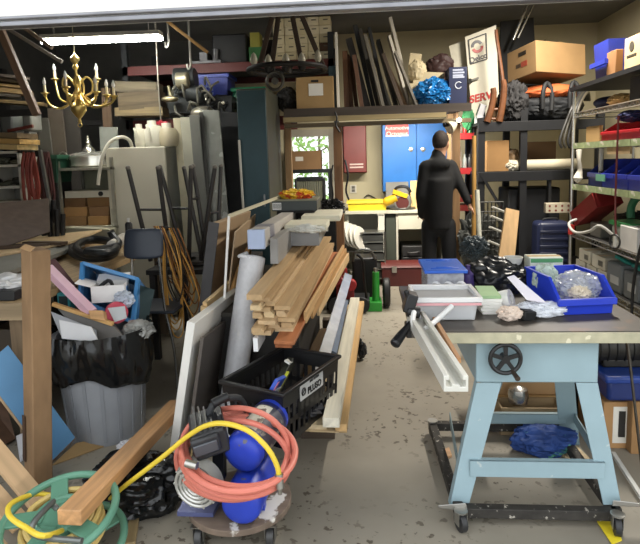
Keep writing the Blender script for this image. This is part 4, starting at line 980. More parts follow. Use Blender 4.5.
# ---- boards standing on the loft
bd = [  # (x bottom, x top, y top, width px, colour, label)
 (338.5, 336, 33, 2.5, 'd8d4c8', 'thin white edged board at the left end of the loft boards'),
 (347, 345, 52, 5, '6d4a33', 'leftmost short reddish brown board of the loft boards'), (352, 347.5, 56, 4, '7b543a', 'second short reddish brown board of the loft boards'), (357, 350.5, 56, 4, '83593c', 'third short reddish brown board of the loft boards'), (362, 354, 56, 4, '5f4130', 'last short reddish brown board of the loft boards'),
 (368, 349, 40, 6, '33302f', 'short charcoal board behind the brown boards on the loft'), (374, 355, 26, 4, '2b2d30', 'tall charcoal board leaning left in the middle of the loft'), (379, 360, 30, 3.5, '46423c', 'grey board beside the tall charcoal board on the loft'), (383, 365, 36, 3, '6d675c', 'narrow grey edged board in the middle of the loft boards'), (387, 369, 28, 3, '232427', 'thin black board rising in the middle of the loft boards'), (391, 374, 56, 2.4, 'b9b4a8', 'pale thin strip in the middle of the loft boards'), (397, 378, 41, 3.5, '2a2825', 'black board right of the pale thin strip on loft'), (402, 383, 54, 3.5, '4b3d31', 'dark brown board right of the black board on the loft'), (406, 387, 65, 3, 'a5805c', 'tan board right of the dark brown board on the loft'), (409, 389, 37, 2.4, 'd6d0c2', 'bright white strip near the right of the loft boards'), (413, 390, 18, 3, 'c3bdb0', 'tallest silver pole board leaning at the right of the loft boards'), (416.5, 395, 52, 2.2, '8d877c', 'grey strip at the right end of the loft boards')]
for i, (xb, xt, yt, w, c, l) in enumerate(bd):
    Y = 6.42 + (i % 4)*.12
    b = at(xb, 106.5, Y); b.z = DZ + .001; t_ = at(xt, yt, Y)
    dd = (t_-b); dd.normalize(); sd = V((dd.z, 0, -dd.x))
    ww = w*Y/560
    b.z += ww/2*abs(sd.z) + .002
    board('loft_board', b, t_, .1 + .05*(i % 3), ww, WOOD(c, 'x', .2), l, 'board', up=sd, bev=.002)
solo('binder', MB().box(*pb(329, 60, 336, 104, 6.4, .2, DZ+.001)), M('243b44', .5, 0, .2, 8), 'dark teal binder standing at the left of the loft boards', 'binder', bev=.003)
# right end of the loft
solo('white_casting', MB().blob(at(417, 71, 6.6), (.1, .1, .13), .2, 2, 4, 4).obox(at(415, 61, 6.6), (.13, .05, .16), (.1, .15, 0)).obox(at(428, 80, 6.6), (.34, .12, .16), (0, .08, 0)).box(at(417, 90, 6.6).x-.1, at(436, 90, 6.6).x, 6.5, 6.7, DZ+.001, at(425, 84, 6.6).z), M('c3b593', .7, 0, .12, 8, .1), 'bulky cream coloured foam piece on the loft', 'foam')
solo('blue_bag', MB().blob(at(433, 93, 6.42), (.19, .14, .15), .4, 2.5, 91, 5, flat=DZ), M('1f6fae', .25, 0, .15, 10, .3), 'crumpled bright blue plastic bag on the loft', 'bag')
solo('dark_red_case', MB().blob(at(440, 67, 6.9), (.16, .1, .14), .3, 2, 7, 4).box(at(440, 67, 6.9).x-.15, at(440, 67, 6.9).x+.15, 6.85, 7.0, DZ+.001, at(440, 72, 6.9).z), M('3b2523', .6, 0, .3, 5), 'dark red bag at the back of the loft', 'bag')
q = pb(449, 65, 467, 103, 6.35, .3, DZ+.001)
nb = thing('navy_box', 'dark navy box with white print standing at the loft end', 'box', base(q))
add('body', MB().box(*q), PLAS('1c2547', .45), nb, bev=.004)
for i, k in enumerate((.93, .86, .79, .74)): add('print', MB().box(q[0]+.04, q[1]-.04+.012*(i % 2), q[2]-.002, q[2], q[4]+(q[5]-q[4])*k-.012, q[4]+(q[5]-q[4])*k+.006), PLAS('aab0c4'), nb)
add('emblem', MB().torus(((q[0]+q[1])/2+.005, q[2]-.001, q[4]+.21), .035, .006, (0, 1, 0), 24, 6, 40, 330), PLAS('c3c8d4'), nb)
# ---- battery sign
SY = 6.98
sp = [at(465, 37, SY), at(496, 25, SY), at(500, 119.5, SY), at(473, 126, SY)]
sg = thing('metal_sign', 'tall white metal service sign with red letters beside the loft', 'sign', at(487, 122, SY))
nn = V((0, .03, 0))
add('panel', MB().mesh(sp + [v + nn for v in sp], [(0, 1, 2, 3), (7, 6, 5, 4), (0, 4, 5, 1), (1, 5, 6, 2), (2, 6, 7, 3), (3, 7, 4, 0)]), M('d5d0bc', .5, 0, .06, 3), sg)
fy = SY - .006
fp = [at(468.5, 40, fy), at(486, 33.5, fy), at(487, 59, fy), at(470.5, 64, fy)]
m = MB()
for i in range(4): m.beam(fp[i], fp[(i+1) % 4], .012, .014, (0, 1, 0))
add('logo_frame', m, BLACK, sg)
exs = (at(486, 33.5, fy)-at(468.5, 40, fy)).normalized(); eys = V((0, -1, 0)).cross(exs); eys = V((-exs.z, 0, exs.x))
lc = at(477.3, 46.5, fy)
def arc(c0, c1, col, nm):
    vs = []; n = 16
    for i in range(n+1):
        a = R(c0 + (c1-c0)*i/n); o = exs*math.cos(a) + eys*math.sin(a)*1.05; vs += [lc + o*.039, lc + o*.071, lc + o*.039 + V((0, .006, 0)), lc + o*.071 + V((0, .006, 0))]
    fs = []
    for i in range(n): a = 4*i; fs += [(a, a+1, a+5, a+4), (a+2, a+6, a+7, a+3), (a+1, a+3, a+7, a+5), (a, a+4, a+6, a+2)]
    add(nm, MB().mesh(vs, fs), PLAS(col), sg)
arc(15, 170, '24222a', 'emblem'); arc(190, 350, 'b3352c', 'emblem')
text('lettering', 'Delco', .088, at(478.5, 58, fy), exs, eys, PLAS('222228'), sg, .001, .002)
text('lettering', 'SERV', .125, at(481, 97.5, fy), at(487, 96, fy)-at(472, 99.5, fy), (0, 0, 1), PLAS('b5342c'), sg, .001, .004)
solo('white_panel_offcut', MB().mesh(*(lambda P: (P + [v + V((0, .03, 0)) for v in P], [(0, 1, 2, 3), (7, 6, 5, 4), (0, 4, 5, 1), (1, 5, 6, 2), (2, 6, 7, 3), (3, 7, 4, 0)]))([at(449, 46, 7.1), at(466, 40, 7.1), at(474, 106, 7.1), at(461, 106, 7.1)])), M('cfcab6', .6), 'white metal panel standing behind the service sign', 'panel')
add('latch', MB().cyl(at(470, 81, SY-.03), at(470, 81, SY), .03, n=14).obox(at(475, 79, SY-.03), (.09, .02, .02), (0, -.3, 0)), STEEL('5d5c56'), sg)
# ---- red wall cabinet, blue cabinet, outlet
def pbw(l, t, r, b, Y): return pb(l, t, r, b, Y, YB-Y)
q = pbw(343, 123, 366.5, 173, 8.05)
rcb = thing('red_wall_cabinet', 'dark red metal cabinet on the back wall beside the wooden post', 'cabinet', base(q))
add('body', MB().box(q[0], q[1], q[2]+.02, q[3]-.002, q[4], q[5]), PAINT('6a2825'), rcb, bev=.008)
add('door', MB().box(q[0]+.01, q[1]-.01, q[2], q[2]+.02, q[4]+.01, q[5]-.01), PAINT('7c322d'), rcb, bev=.006)
for k, (a, b) in enumerate(((.1, .13), (.16, .19))): add('print', MB().box(q[0]+.09, q[1]-.05, q[2]-.002, q[2], q[4]+a*(q[5]-q[4]), q[4]+b*(q[5]-q[4])), PLAS('d8c4bc'), rcb)
q = pbw(382.5, 122, 447, 191, 7.95)
bcb = thing('blue_cabinet', 'bright blue two-door metal cabinet on the back wall behind the person', 'cabinet', base(q))
BC = PAINT('2a7bd0')
add('body', MB().box(q[0], q[1], q[2]+.02, q[3]-.002, q[4], q[5]), PAINT('235fa6'), bcb, bev=.004)
xm = at(416.5, 155, 7.95).x
for (a, b, hx) in ((q[0]+.006, xm-.004, 411), (xm+.004, q[1]-.006, 423)):
    d = add('door', MB().box(a, b, q[2], q[2]+.02, q[4]+.006, q[5]-.006), BC, bcb, bev=.003)
    hc = at(hx, 149.5, q[2]); add('handle', MB().lathe([(0, 0), (.03, 0), (.03, .012), (.012, .016), (0, .016)], hc, 20, (0, -1, 0)), STEEL('cfcabb', .3), d)
st = thing('stickers', 'red sticker sheet with white writing on the blue cabinet', 'sticker', base(q)); tq = pb(385.5, 121.5, 408.5, 136.5, 7.944, .004)
st.location = base(tq)
add('sheet', MB().box(*tq), PLAS('cf3d36'), st)
for i, s_ in enumerate(('Automotive', 'Automotive', 'Octopus')):
    text('lettering', s_, .068 if i < 2 else .085, V(((tq[0]+tq[1])/2, 7.942, tq[5] - .022 - .068*i - (.01 if i == 2 else 0))), (1, 0, 0), (0, 0, 1), PLAS('f0e4e0'), st, .0005, .001)
add('white_border', MB().box(tq[0], tq[1], tq[2]-.001, tq[2], tq[4], tq[4]+.022), PLAS('e4e0dc'), st)
q = pbw(350, 185, 356.5, 193, 8.385)
ol = thing('wall_outlet', 'white wall outlet above the yellow tray', 'outlet', base(q))
add('plate', MB().box(*q), PLAS('d5d0c2'), ol, bev=.003)
for k in (.3, .7): add('socket', MB().box(q[0]+.025, q[1]-.025, q[2]-.002, q[2], q[4]+(q[5]-q[4])*k-.02, q[4]+(q[5]-q[4])*k+.02), PLAS('6b675f'), ol)
solo('cable', MB().tube([at(364, 198, 8.36), at(368, 195, 8.36), at(373, 197, 8.37), at(376, 199, 8.36)], .008, 8, 4), BLACK, 'short black cable lying on the yellow tray', 'cable')
# ---- back bench
BZ = at(365, 211, 7.55).z
bb2 = thing('back_bench', 'white topped work bench along the back wall under the cabinets', 'bench', (.55, 7.9, 0))
x0, x1 = at(345, 212, 7.55).x, at(447, 212, 7.55).x
WB = M('c9c6b4', .55, 0, .06, 4)
add('top', MB().box(x0, x1, 7.52, YB-.01, BZ-.04, BZ), WB, bb2, bev=.004)
xs = at(386, 240, 7.6).x; xs2 = at(398, 240, 7.6).x
xr = at(446, 240, 7.6).x
add('side_panel', MB().box(xs, xs+.03, 7.6, 8.35, .02, BZ-.04), M('3c4035', .6), bb2)
add('side_panel', MB().box(xs2-.025, xs2, 7.56, 8.35, .02, BZ-.04), M('c6c2b2', .6), bb2)
add('side_panel', MB().box(xr-.03, xr, 7.56, 8.35, .02, BZ-.04), M('c6c2b2', .6), bb2)
add('dark_door', MB().box(xs, xs2-.03, 7.57, 7.59, .05, BZ-.05), M('3d4238', .6), bb2, bev=.003)
qd = pb(399, 214, 445, 229, 7.56, .5)
dr = add('drawer', MB().box(xs2+.002, xr-.032, 7.55, 8.1, qd[4], BZ-.045), WB, bb2, bev=.003)
add('back_panel', MB().box(x0, xs, 8.2, 8.22, .02, BZ-.04), WB, bb2)
add('leg', MB().box(x0, x0+.05, 7.6, 7.65, 0, BZ-.04), WB, bb2)
add('shelf', MB().box(xs2+.002, xr-.032, 7.6, 8.3, .1, .12), DARK, bb2)
for i, (yb, col) in enumerate(((258, '1e1e1e'), (244, '262626'))):
    q = pb(402, 233 if i else 245, 425, yb, 7.62, .45)
    zb = .121 if i == 0 else zprev + .002
    cs = thing('tool_case', ['lower black tool case under the back bench', 'upper black tool case under the back bench'][i], 'tool case', ((q[0]+q[1])/2, 7.85, zb))
    add('body', MB().box(q[0], q[1], 7.62, 8.1, zb, zb+(q[5]-q[4])), PLAS(col, .5), cs, bev=.015)
    add('handle', MB().tube([(q[0]+.08, 7.62, zb+.06), (q[0]+.1, 7.58, zb+.06), (q[1]-.1, 7.58, zb+.07), (q[1]-.08, 7.62, zb+.07)], .012, 8, 3), PLAS('4a4a4a'), cs)
    zprev = zb + (q[5]-q[4])
q = pb(347.5, 200.5, 387, 210, 7.6, .35, BZ+.001)
yt = thing('yellow_tray', 'bright yellow open tray on the back bench', 'tray', base(q))
add('body', MB().tray(*q, .012, .015), PLAS('f0d232', .4), yt)
add('rim', MB().tray(q[0]-.012, q[1]+.012, q[2]-.012, q[3]+.012, q[5]-.03, q[5]+.002, .02, 0, .0), PLAS('f3dc48', .4), yt)
q = pb(386, 182, 408.5, 208, 7.9, .02, BZ+.001)
solo('grey_board', MB().box(*q), M('8e8d88', .5, 0, .1, 4), 'square grey board leaning on the back wall below the blue cabinet', 'board')
q = pb(411, 181, 423, 209, 7.7, .04, BZ+.001)
p = [V((q[0], 7.7, q[4])), V((q[1]+.06, 7.7, q[4])), V((q[1]+.02, 7.75, (q[4]+q[5])/2)), V((q[1]-.02, 7.8, q[5])), V((q[0], 7.8, q[5]))]
solo('plywood_piece', MB().mesh(p + [v + V((0, .03, 0)) for v in p], [(0, 1, 2, 3, 4), (9, 8, 7, 6, 5)] + [(i, (i+1) % 5, 5+(i+1) % 5, 5+i) for i in range(5)]), WOOD('d9b678', 'z'), 'pale plywood piece standing on the back bench beside the saw', 'plywood')
c = at(402, 206, 7.5)
mw_ = thing('mitre_saw', 'yellow mitre saw with round blade guard on the back bench', 'saw', (c.x, 7.6, BZ))
add('table', MB().lathe([(0, 0), (.2, 0), (.2, .03), (0, .03)], (c.x, 7.73, BZ+.001), 28), STEEL('7c7b76', .4), mw_, bev=.004)
add('blade_guard', MB().lathe([(0, -.03), (.115, -.03), (.125, -.01), (.125, .03), (0, .03)], (c.x+.01, 7.58, BZ+.12), 28, (0, 1, 0)), STEEL('a9a9a4', .4), mw_, bev=.004)
add('blade', MB().cyl((c.x+.01, 7.545, BZ+.1), (c.x+.01, 7.548, BZ+.1), .085, n=30), M('5d2d2a', .5, .3), mw_)
add('motor', MB().cyl((c.x-.19, 7.6, BZ+.12), (c.x-.06, 7.58, BZ+.17), .06, n=18).ell((c.x-.19, 7.6, BZ+.12), .062).obox((c.x-.02, 7.58, BZ+.22), (.2, .1, .06), (0, .35, 0)), PLAS('e2b423', .4), mw_, bev=.004)
add('handle', MB().tube([(c.x-.1, 7.66, BZ+.2), (c.x-.06, 7.6, BZ+.3), (c.x+.06, 7.55, BZ+.31), (c.x+.12, 7.55, BZ+.24)], .02, 10, 4), PLAS('25262a'), mw_)
solo('white_bracket', MB().prism([(0, 0), (.1, 0), (.1, .52), (.02, .52)], (at(377, 230, 7.5).x, 7.48, BZ-.56), (1, 0, 0), (0, 0, 1), (0, .02, 0)).box(at(377, 230, 7.5).x+.01, at(377, 230, 7.5).x+.09, 7.48, 7.52, BZ-.06, BZ-.045), M('d8d5c8', .5), 'pale white bracket hanging from the front of the back bench', 'bracket')
# white discs
for i in range(4):
    c = at(348 + i*4.2, 234 + i*1.5, 7.3 - i*.02)
    solo('white_disc', MB().lathe([(.05, -.006), (.16, -.006), (.165, 0), (.16, .006), (.05, .006), (.05, -.006)], c, 30, (.85, -.45, .25)), PLAS('d9d6cc', .4), ['white disc farthest left', 'second white disc from the left', 'third white disc from the left', 'white disc farthest right'][i] + ' in the rack under the back bench', 'disc')
# wire rack with drawers
q = pb(346, 232, 385, 264, 7.25, .4); q = (q[0], q[1], 7.25, 7.6, 0, q[5])
wr = thing('wire_rack', 'grey wire rack of small drawers under the back bench', 'rack', base(q))
for x in (q[0], q[1]):
    for y in (q[2], q[3]): add('post', MB().cyl((x, y, 0), (x, y, q[5]), .012, n=8), STEEL('8d8d88'), wr)

for k in range(6):
    z = .08 + k*(q[5]-.1)/5
    add('wire_shelf', MB().box(q[0], q[1], q[2]-.004, q[3], z, z+.014), STEEL('a9a9a2'), wr)
for k in range(5):
    z = .08 + k*(q[5]-.1)/5
    add('drawer', MB().box(q[0]+.22, q[1]-.02, q[2]+.01, q[3]-.02, z+.02, z+.1), M('3b3c3a', .5, 0, .2, 5), wr)
solo('lamp_shade', MB().lathe([(.03, 0), (.06, .02), (.16, .1), (.165, .12), (.0, .12)], at(362, 256, 7.12) + V((0, 0, -.1)), 26, (.1, -.3, -1)).cyl((at(362, 256, 7.12).x, 7.14, 0), (at(362, 256, 7.12).x, 7.14, at(362, 256, 7.12).z-.09), .012), PLAS('d5d0bd', .4), 'cream coloured lamp shade standing before the wire rack', 'lamp')
# red floor toolbox
q = pb(381, 259, 445, 274, 7.55, .35); zt_ = q[5]
rt_ = thing('red_toolbox', 'long low dark red toolbox on the floor before the back bench', 'toolbox', (q[0]/2+q[1]/2, 7.4, 0))
add('body', MB().box(q[0], q[1], 7.15, 7.5, 0.0, zt_-.04), PAINT('4e1d1b'), rt_, bev=.008)
add('lid', MB().prism([(7.14, zt_-.04), (7.51, zt_-.04), (7.47, zt_), (7.33, zt_+.03), (7.18, zt_)], (q[0]-.01, 0, 0), (0, 1, 0), (0, 0, 1), (q[1]-q[0]+.02, 0, 0)), PAINT('5c2320'), rt_, bev=.004)
for k in (.15, .82): add('latch', MB().box(q[0]+(q[1]-q[0])*k, q[0]+(q[1]-q[0])*k+.06, 7.135, 7.15, zt_-.1, zt_-.02), STEEL('b7b2a8'), rt_)
# black machine and mower bits
q = pb(352, 258, 377, 281, 6.45, .4); 
bm = thing('black_generator', 'black machine on the floor behind the green jack', 'machine', (q[0]/2+q[1]/2, 6.6, 0))
add('body', MB().box(q[0], q[1], 6.45, 6.8, .0, q[5]), M('1a1a1b', .45, 0, .2, 10, .1), bm, bev=.03)
add('handle', MB().tube([(q[0]+.02, 6.46, q[5]-.04), (q[0]+.05, 6.44, q[5]+.08), (q[1]-.09, 6.44, q[5]+.1), (q[1]-.02, 6.46, q[5]-.02)], .014, 8, 4), STEEL('8d8d8a'), bm)
rm = thing('red_mower', 'small red engine with black wheels beside the timber pile', 'engine', (at(348, 290, 5.9).x, 6.0, 0))
c = at(349, 285, 5.9)
add('engine', MB().blob((c.x-.05, 6.02, .3), (.09, .1, .1), .3, 3, 3, 4).cyl((c.x-.05, 6.02, .36), (c.x-.05, 6.02, .47), .03).box(c.x-.16, c.x-.08, 5.94, 6.1, .3, .42).box(c.x-.14, c.x+.05, 5.95, 6.12, .1, .3), PAINT('8a2426'), rm)
add('shroud', MB().cyl((c.x+.02, 5.9, .3), (c.x+.02, 6.0, .3), .06, n=18), PLAS('a3292a', .4), rm, bev=.006)
add('deck', MB().box(c.x-.16, c.x+.22, 5.9, 6.25, .08, .14), BLACK, rm, bev=.01)
for x in (c.x-.14, c.x+.13): add('wheel', MB().cyl((x, 5.86, .09), (x, 5.9, .09), .088, n=22), BLACK, rm, bev=.006)
# green jack
jl = thing('green_jack', 'bright green steel jack standing on the floor at the end of the timber', 'jack', fl(372, 310))
GJ = PAINT('2f9a36')
b0, b1 = fl(362, 311), fl(382, 311)
add('base', MB().box(b0.x, b1.x, 5.95, 6.2, 0.0, .1), GJ, jl, bev=.004)
c = at(376, 290, 6.0)
add('column', MB().cyl((c.x, 6.06, .1), (c.x, 6.06, at(376, 272, 6.06).z), .042, .038, 18), GJ, jl)
add('column_cap', MB().cyl((c.x, 6.06, at(376, 272, 6.06).z), (c.x, 6.06, at(376, 268, 6.06).z), .022, n=12), STEEL('b0aea6'), jl)
add('lever', MB().tube([(c.x-.1, 6.02, .1), (c.x-.12, 6.0, .3), (c.x-.14, 6.0, .55), (c.x-.2, 6.02, .62)], .014, 8, 4), STEEL('3a3a3a'), jl)
for x in (at(383, 295, 6.1).x,): add('wheel', MB().cyl((x, 6.16, .165), (x+.08, 6.16, .165), .16, n=28), PLAS('202122', .5), jl, bev=.02)
# small black bits beside the pile end
solo('black_clamp', MB().blob(fl(362, 350, .08), (.04, .05, .07), .4, 3, 88, 3, flat=0).cyl(fl(361, 352, 0.0), fl(360, 340, .2), .015), BLACK, 'small black clamp on the floor beside the cream board', 'clamp')
# window sill rack, carton and heater
q = pb(287, 169.5, 331, 173, 7.9, .4)
sr = thing('black_stand', 'black metal stand in front of the back window', 'stand', ((q[0]+q[1])/2, 8.05, 0))
add('shelf', MB().box(q[0], q[1], 7.85, 8.25, q[4], q[5]), BLACK, sr)
for x in (q[0], q[1]-.04):
    for y in (7.85, 8.21): add('leg', MB().box(x, x+.04, y, y+.04, 0, q[4]), BLACK, sr)
q2 = pb(292, 150.5, 321, 169, 7.95, .25, q[5]+.002)
c_ = carton(q2, 'brown open cardboard box with white label in the back window', '8a6a48', flaps=.09)
add('printed_label', MB().box(q2[0]+.05, q2[0]+.16, q2[2]-.003, q2[2]-.001, q2[4]+.12, q2[4]+.18), PLAS('d9d4c8'), c_)
q3 = pb(297, 178.5, 323, 200, 7.7, .15)
ht = thing('ribbed_heater', 'grey ribbed heater below the window carton', 'heater', (q3[0]/2+q3[1]/2, 7.75, 0))
add('frame', MB().box(q3[0]-.03, q3[0], 7.68, 7.83, 0, q3[5]).box(q3[1], q3[1]+.03, 7.68, 7.83, 0, q3[5]).box(q3[0], q3[1], 7.68, 7.83, q3[5]-.03, q3[5]+.02), BLACK, ht, bev=.004)
m = MB()
for i in range(12):
    x = q3[0] + (q3[1]-q3[0])*(i+.5)/12; m.box(x-.011, x+.011, 7.7, 7.8, .05, q3[5]-.03)
add('ribs', m, M('6d6d5c', .5), ht)
solo('black_tools', MB().blob(at(330, 208, 6.1), (.14, .1, .09), .5, 3, 33, 5).box(at(330, 208, 6.1).x-.06, at(330, 208, 6.1).x+.06, 6.05, 6.2, 0, at(330, 212, 6.1).z), M('151515', .4, .2, .3, 14, .3), 'tangle of black tools on a stand beside the post', 'tools')
solo('hanging_cable', MB().tube([at(345, 160, 6.2), at(348, 175, 6.17), at(346, 190, 6.18), at(349, 200, 6.17)], .011, 8, 4), BLACK, 'black cable hanging on the right of the wooden post', 'cable')
solo('hanging_cable', MB().tube([at(333, 165, 6.2), at(331, 178, 6.17), at(333, 195, 6.18), at(330, 205, 6.17)], .009, 8, 4), BLACK, 'black cable hanging on the left of the wooden post', 'cable')
# ================================================================== PERSON
px_, py_ = at(438, 200, 6.0).x, 6.0
hz_ = 1.9
pe = thing('person', 'person seen from behind in a black jacket and dark trousers reaching right', 'person', (px_, py_, 0), 0)
def P3(x, y, Y): return at(x, y, Y)
hd = at(441, 143, 6.0)
SKIN = M('b98d72', .55, 0, .06, 10); JK = M('0a0b0d', .85, 0, .2, 8, .1); TR = M('0f1014', .85, 0, .2, 8, .1)
def capsule(m, a, b, ra, rb, n=14):
    m.cyl(a, b, ra, rb, n); m.ell(a, ra, 2); m.ell(b, rb, 2)
def skin(o, vox=.016, sm=6):
    r = o.modifiers.new('r', 'REMESH'); r.mode = 'VOXEL'; r.voxel_size = vox; r.use_smooth_shade = True
    s_ = o.modifiers.new('s', 'SMOOTH'); s_.iterations = sm; s_.factor = .5
zs = 1.55
shL, shR = V((px_-.14, py_-.05, zs)), V((px_+.145, py_+.06, zs))
hipL, hipR = V((px_-.09, py_, .93)), V((px_+.1, py_, .93))
knL, knR = V((px_-.1, py_-.02, .5)), V((px_+.12, py_-.03, .5))
anL, anR = V((px_-.11, py_+.05, .09)), V((px_+.13, py_+.05, .09))
elL, wrL = V((px_-.185, py_-.05, 1.26)), V((px_-.16, py_+.1, 1.03))
elR, wrR = at(459, 182, 6.0), at(469.5, 204, 5.92)
m = MB()
turn = Matrix.Rotation(R(-28), 3, 'Z')
m.ell(hd, (.078, .097, .118), 3, turn)
face = turn @ V((0, 1, 0))
m.ell(hd + face*.1 + V((0, 0, -.015)), (.013, .022, .02), 2, turn)            # nose
for s_ in (-1, 1): m.ell(hd + turn @ V((s_*.08, -.005, -.01)), (.012, .022, .034), 2, turn)
m.ell(hd + face*.075 + V((0, 0, -.075)), (.035, .03, .03), 2, turn)
capsule(m, hd + V((0, -.01, -.07)), V((px_, py_-.01, zs+.02)), .056, .066)
m.ell((px_, py_, 1.34), (.13, .09, .22), 3); m.ell((px_, py_, 1.0), (.12, .09, .14), 3)
for a, b, ra, rb in ((shL, elL, .04, .036), (elL, wrL, .036, .03), (shR, elR, .04, .036), (elR, wrR, .036, .03), (hipL, knL, .07, .052), (knL, anL, .052, .04), (hipR, knR, .07, .052), (knR, anR, .052, .04)): capsule(m, a, b, ra, rb)
capsule(m, shL, shR, .04, .04)
def hand(m, w, d, sidev):
    d = V(d).normalized(); sidev = V(sidev).normalized(); nrm = d.cross(sidev)
    m.ell(w + d*.05, (.04, .045, .03), 2)
    for i, L in enumerate((.07, .082, .076, .058)):
        o = w + d*.075 + sidev*(-.03 + .02*i); k = o + d*L*.55; e = k + (d*.6 + nrm*.8).normalized()*L*.5
        capsule(m, o, k, .0095, .009, 8); capsule(m, k, e, .009, .008, 8)
    o = w + d*.03 - sidev*.03; k = o + (d*.6 - sidev*.8).normalized()*.045; capsule(m, o, k, .011, .01, 8); capsule(m, k, k + d*.03, .01, .008, 8)
hand(m, wrR, wrR-elR, V((0, 1, .3))); hand(m, wrL, V((.3, .5, -.4)), V((1, -.5, 0)))
bo = add('body', m, SKIN, pe, ang=180); skin(bo, .011, 4)
bo['label'] = 'bare head and hands'
m = MB()
m.ell((px_, py_, 1.36), (.168, .13, .27), 3).ell((px_, py_, 1.06), (.155, .125, .2), 3)
m.cyl((px_, py_, .88), (px_, py_, 1.1), .142, .148, 24).cyl((px_, py_, 1.02), (px_, py_, 1.42), .148, .16, 24)
capsule(m, shL + V((.02, 0, .0)), shR - V((.02, 0, 0)), .075, .075)
capsule(m, V((px_, py_-.01, zs+.02)), V((px_, py_-.01, zs+.13)), .1, .072)
m.ell((px_, py_-.075, zs+.02), (.13, .07, .075), 2)
for a, b, ra, rb in ((shL, elL, .068, .058), (elL, wrL, .058, .046), (shR, elR, .068, .056), (elR, elR.lerp(wrR, .92), .056, .046)): capsule(m, a, b, ra, rb)
skin(add('jacket', m, JK, pe, ang=180), .016, 8)
m = MB()
for a, b, ra, rb in ((hipL, knL, .09, .075), (knL, anL, .075, .064), (hipR, knR, .09, .075), (knR, anR, .075, .064)): capsule(m, a, b, ra, rb)
m.ell((px_, py_, .93), (.145, .115, .12), 3)
skin(add('trousers', m, TR, pe, ang=180), .016, 6)
m = MB().ell(hd + turn @ V((0, -.016, .022)), (.084, .096, .11), 3, turn)
for v in [v for v in m.bm.verts if (turn.inverted() @ (v.co - hd)).y > .055 and (v.co - hd).z < .05]: v.co = hd + (v.co - hd)*.86
add('hair', m, M('2b221d', .8, 0, .3, 40, .4), pe, ang=180)
ex_ = MB()
for s_ in (-1, 1): ex_.ell(hd + turn @ V((s_*.032, .088, .012)), (.011, .008, .008), 2, turn)
add('eyes', ex_, PLAS('1c1512'), pe)
for a in (anL, anR):
    add('shoe', MB().ell(a + V((0, .06, -.045)), (.048, .14, .045), 3).box(a.x-.045, a.x+.045, a.y-.07, a.y+.18, 0.0, .03), PLAS('1b1a1a', .5), pe, ang=180)
# ================================================================== BACK LEFT
# ---- red pallet rack along the back
RY, RD = 6.75, 1.0
rz1 = at(215, 63, RY).z; rz2 = at(215, 118, RY).z
rx0, rx1 = at(122, 70, RY).x, at(334, 62, RY).x
rk = thing('pallet_rack', 'red beamed steel pallet rack full of stored goods at the back', 'rack', ((rx0+rx1)/2, RY+.5, 0))
RED = PAINT('6b2f2c', .5)
for z, rxe in ((rz1, rx1), (rz2, lx0-.04)):
    for y in (RY, RY+RD): add('beam', MB().box(rx0, rxe, y, y+.05, z-.11, z), RED, rk, bev=.004)
    add('deck', MB().box(rx0, rxe, RY+.05, RY+RD, z-.03, z-.001), DARK, rk)
for x in (rx0, rx1-.07):
    for y in (RY, RY+RD): add('post', MB().box(x, x+.07, y, y+.07, 0 if x < -1 or y > 7.3 else DZ+.001, min(ZC-.05, rz1+.3)), PAINT('25282c'), rk)
# goods on the upper deck
q = pb(212, 32, 247, 62, RY+.1, .5, rz1+.001)
solo('dark_chest', MB().box(*q), PLAS('1f1f22', .5), 'black storage chest on the upper deck beside the plank', 'chest', bev=.02)
q = pb(222, 40, 262, 62, RY+.65, .3, rz1+.001)
solo('brown_chest', MB().box(q[0]+.3, q[1]+.25, *q[2:4], q[4], q[5]+.1), PLAS('3a3230', .6), 'brown storage chest behind the black chest on the upper deck', 'chest', bev=.01)
q = pb(190, 50, 219, 62, RY-.0, .3, rz1+.001)
solo('grey_gadget', MB().box(q[0], q[1]+.02, q[2], q[3], q[4], q[4]+.035).box(q[0]+.1, q[0]+.2, q[2]+.04, q[3]-.05, q[4]+.035, q[5]).cyl((q[1]-.06, q[2]+.05, q[4]+.03), (q[1]-.05, q[2]+.05, q[5]+.03), .035), STEEL('77777a', .5), 'grey metal gadget at the front of the upper deck', 'gadget', bev=.004)
q = pb(250, 32.5, 259.5, 47, RY+.02, .2)
zg = at(254, 62, RY).z
gb = thing('yellow_green_box', 'yellow and green upright box on the upper deck', 'box', (q[0]/2+q[1]/2, q[2]+.1, rz1+.001))
add('body', MB().box(q[0]-.02, q[1]+.02, q[2], q[3], rz1+.001, q[4]), PLAS('2f6b35', .5), gb)
add('top_half', MB().box(q[0], q[1], q[2]-.003, q[3], q[4], q[5]), PLAS('8f8a35', .5), gb)
# white archive boxes
ab = pb(273, 19, 331, 62, RY+.06, .3, rz1+.001)
cols, rows = 5, 5
wd_ = (ab[1]-ab[0])/cols; hd_ = (ab[5]-ab[4])/rows
on, om = ['lowest', 'second', 'third', 'fourth', 'top'], ['leftmost', 'second', 'middle', 'fourth', 'rightmost']
rng = random.Random(3)
for r in range(rows):
    for c in range(cols):
        if r == 0 and c < 1: pass
        x = ab[0] + c*wd_; z = ab[4] + r*hd_; j = rng.uniform(0, .02)
        brown = (c == 4 and r == 1)
        b = thing('archive_box', ('small dark brown box' if brown else 'small cream box') + ', %s in the %s row of the box wall up high' % (om[c], on[r]), 'box', (x+wd_/2, ab[2]+.15, z), 0, 'cream boxes stacked high')
        add('body', MB().box(-wd_/2+.003, wd_/2-.003, -.15+j, .15, 0, hd_-.003), CARD('5a4332' if brown else rng.choice(['cfc2a0', 'd6caac', 'c9bb97'])), b, local=True, bev=.003)
        add('label', MB().box(-.02, .035, -.152+j, -.15+j, hd_*.55, hd_*.68), PLAS('5d574a'), b, local=True)
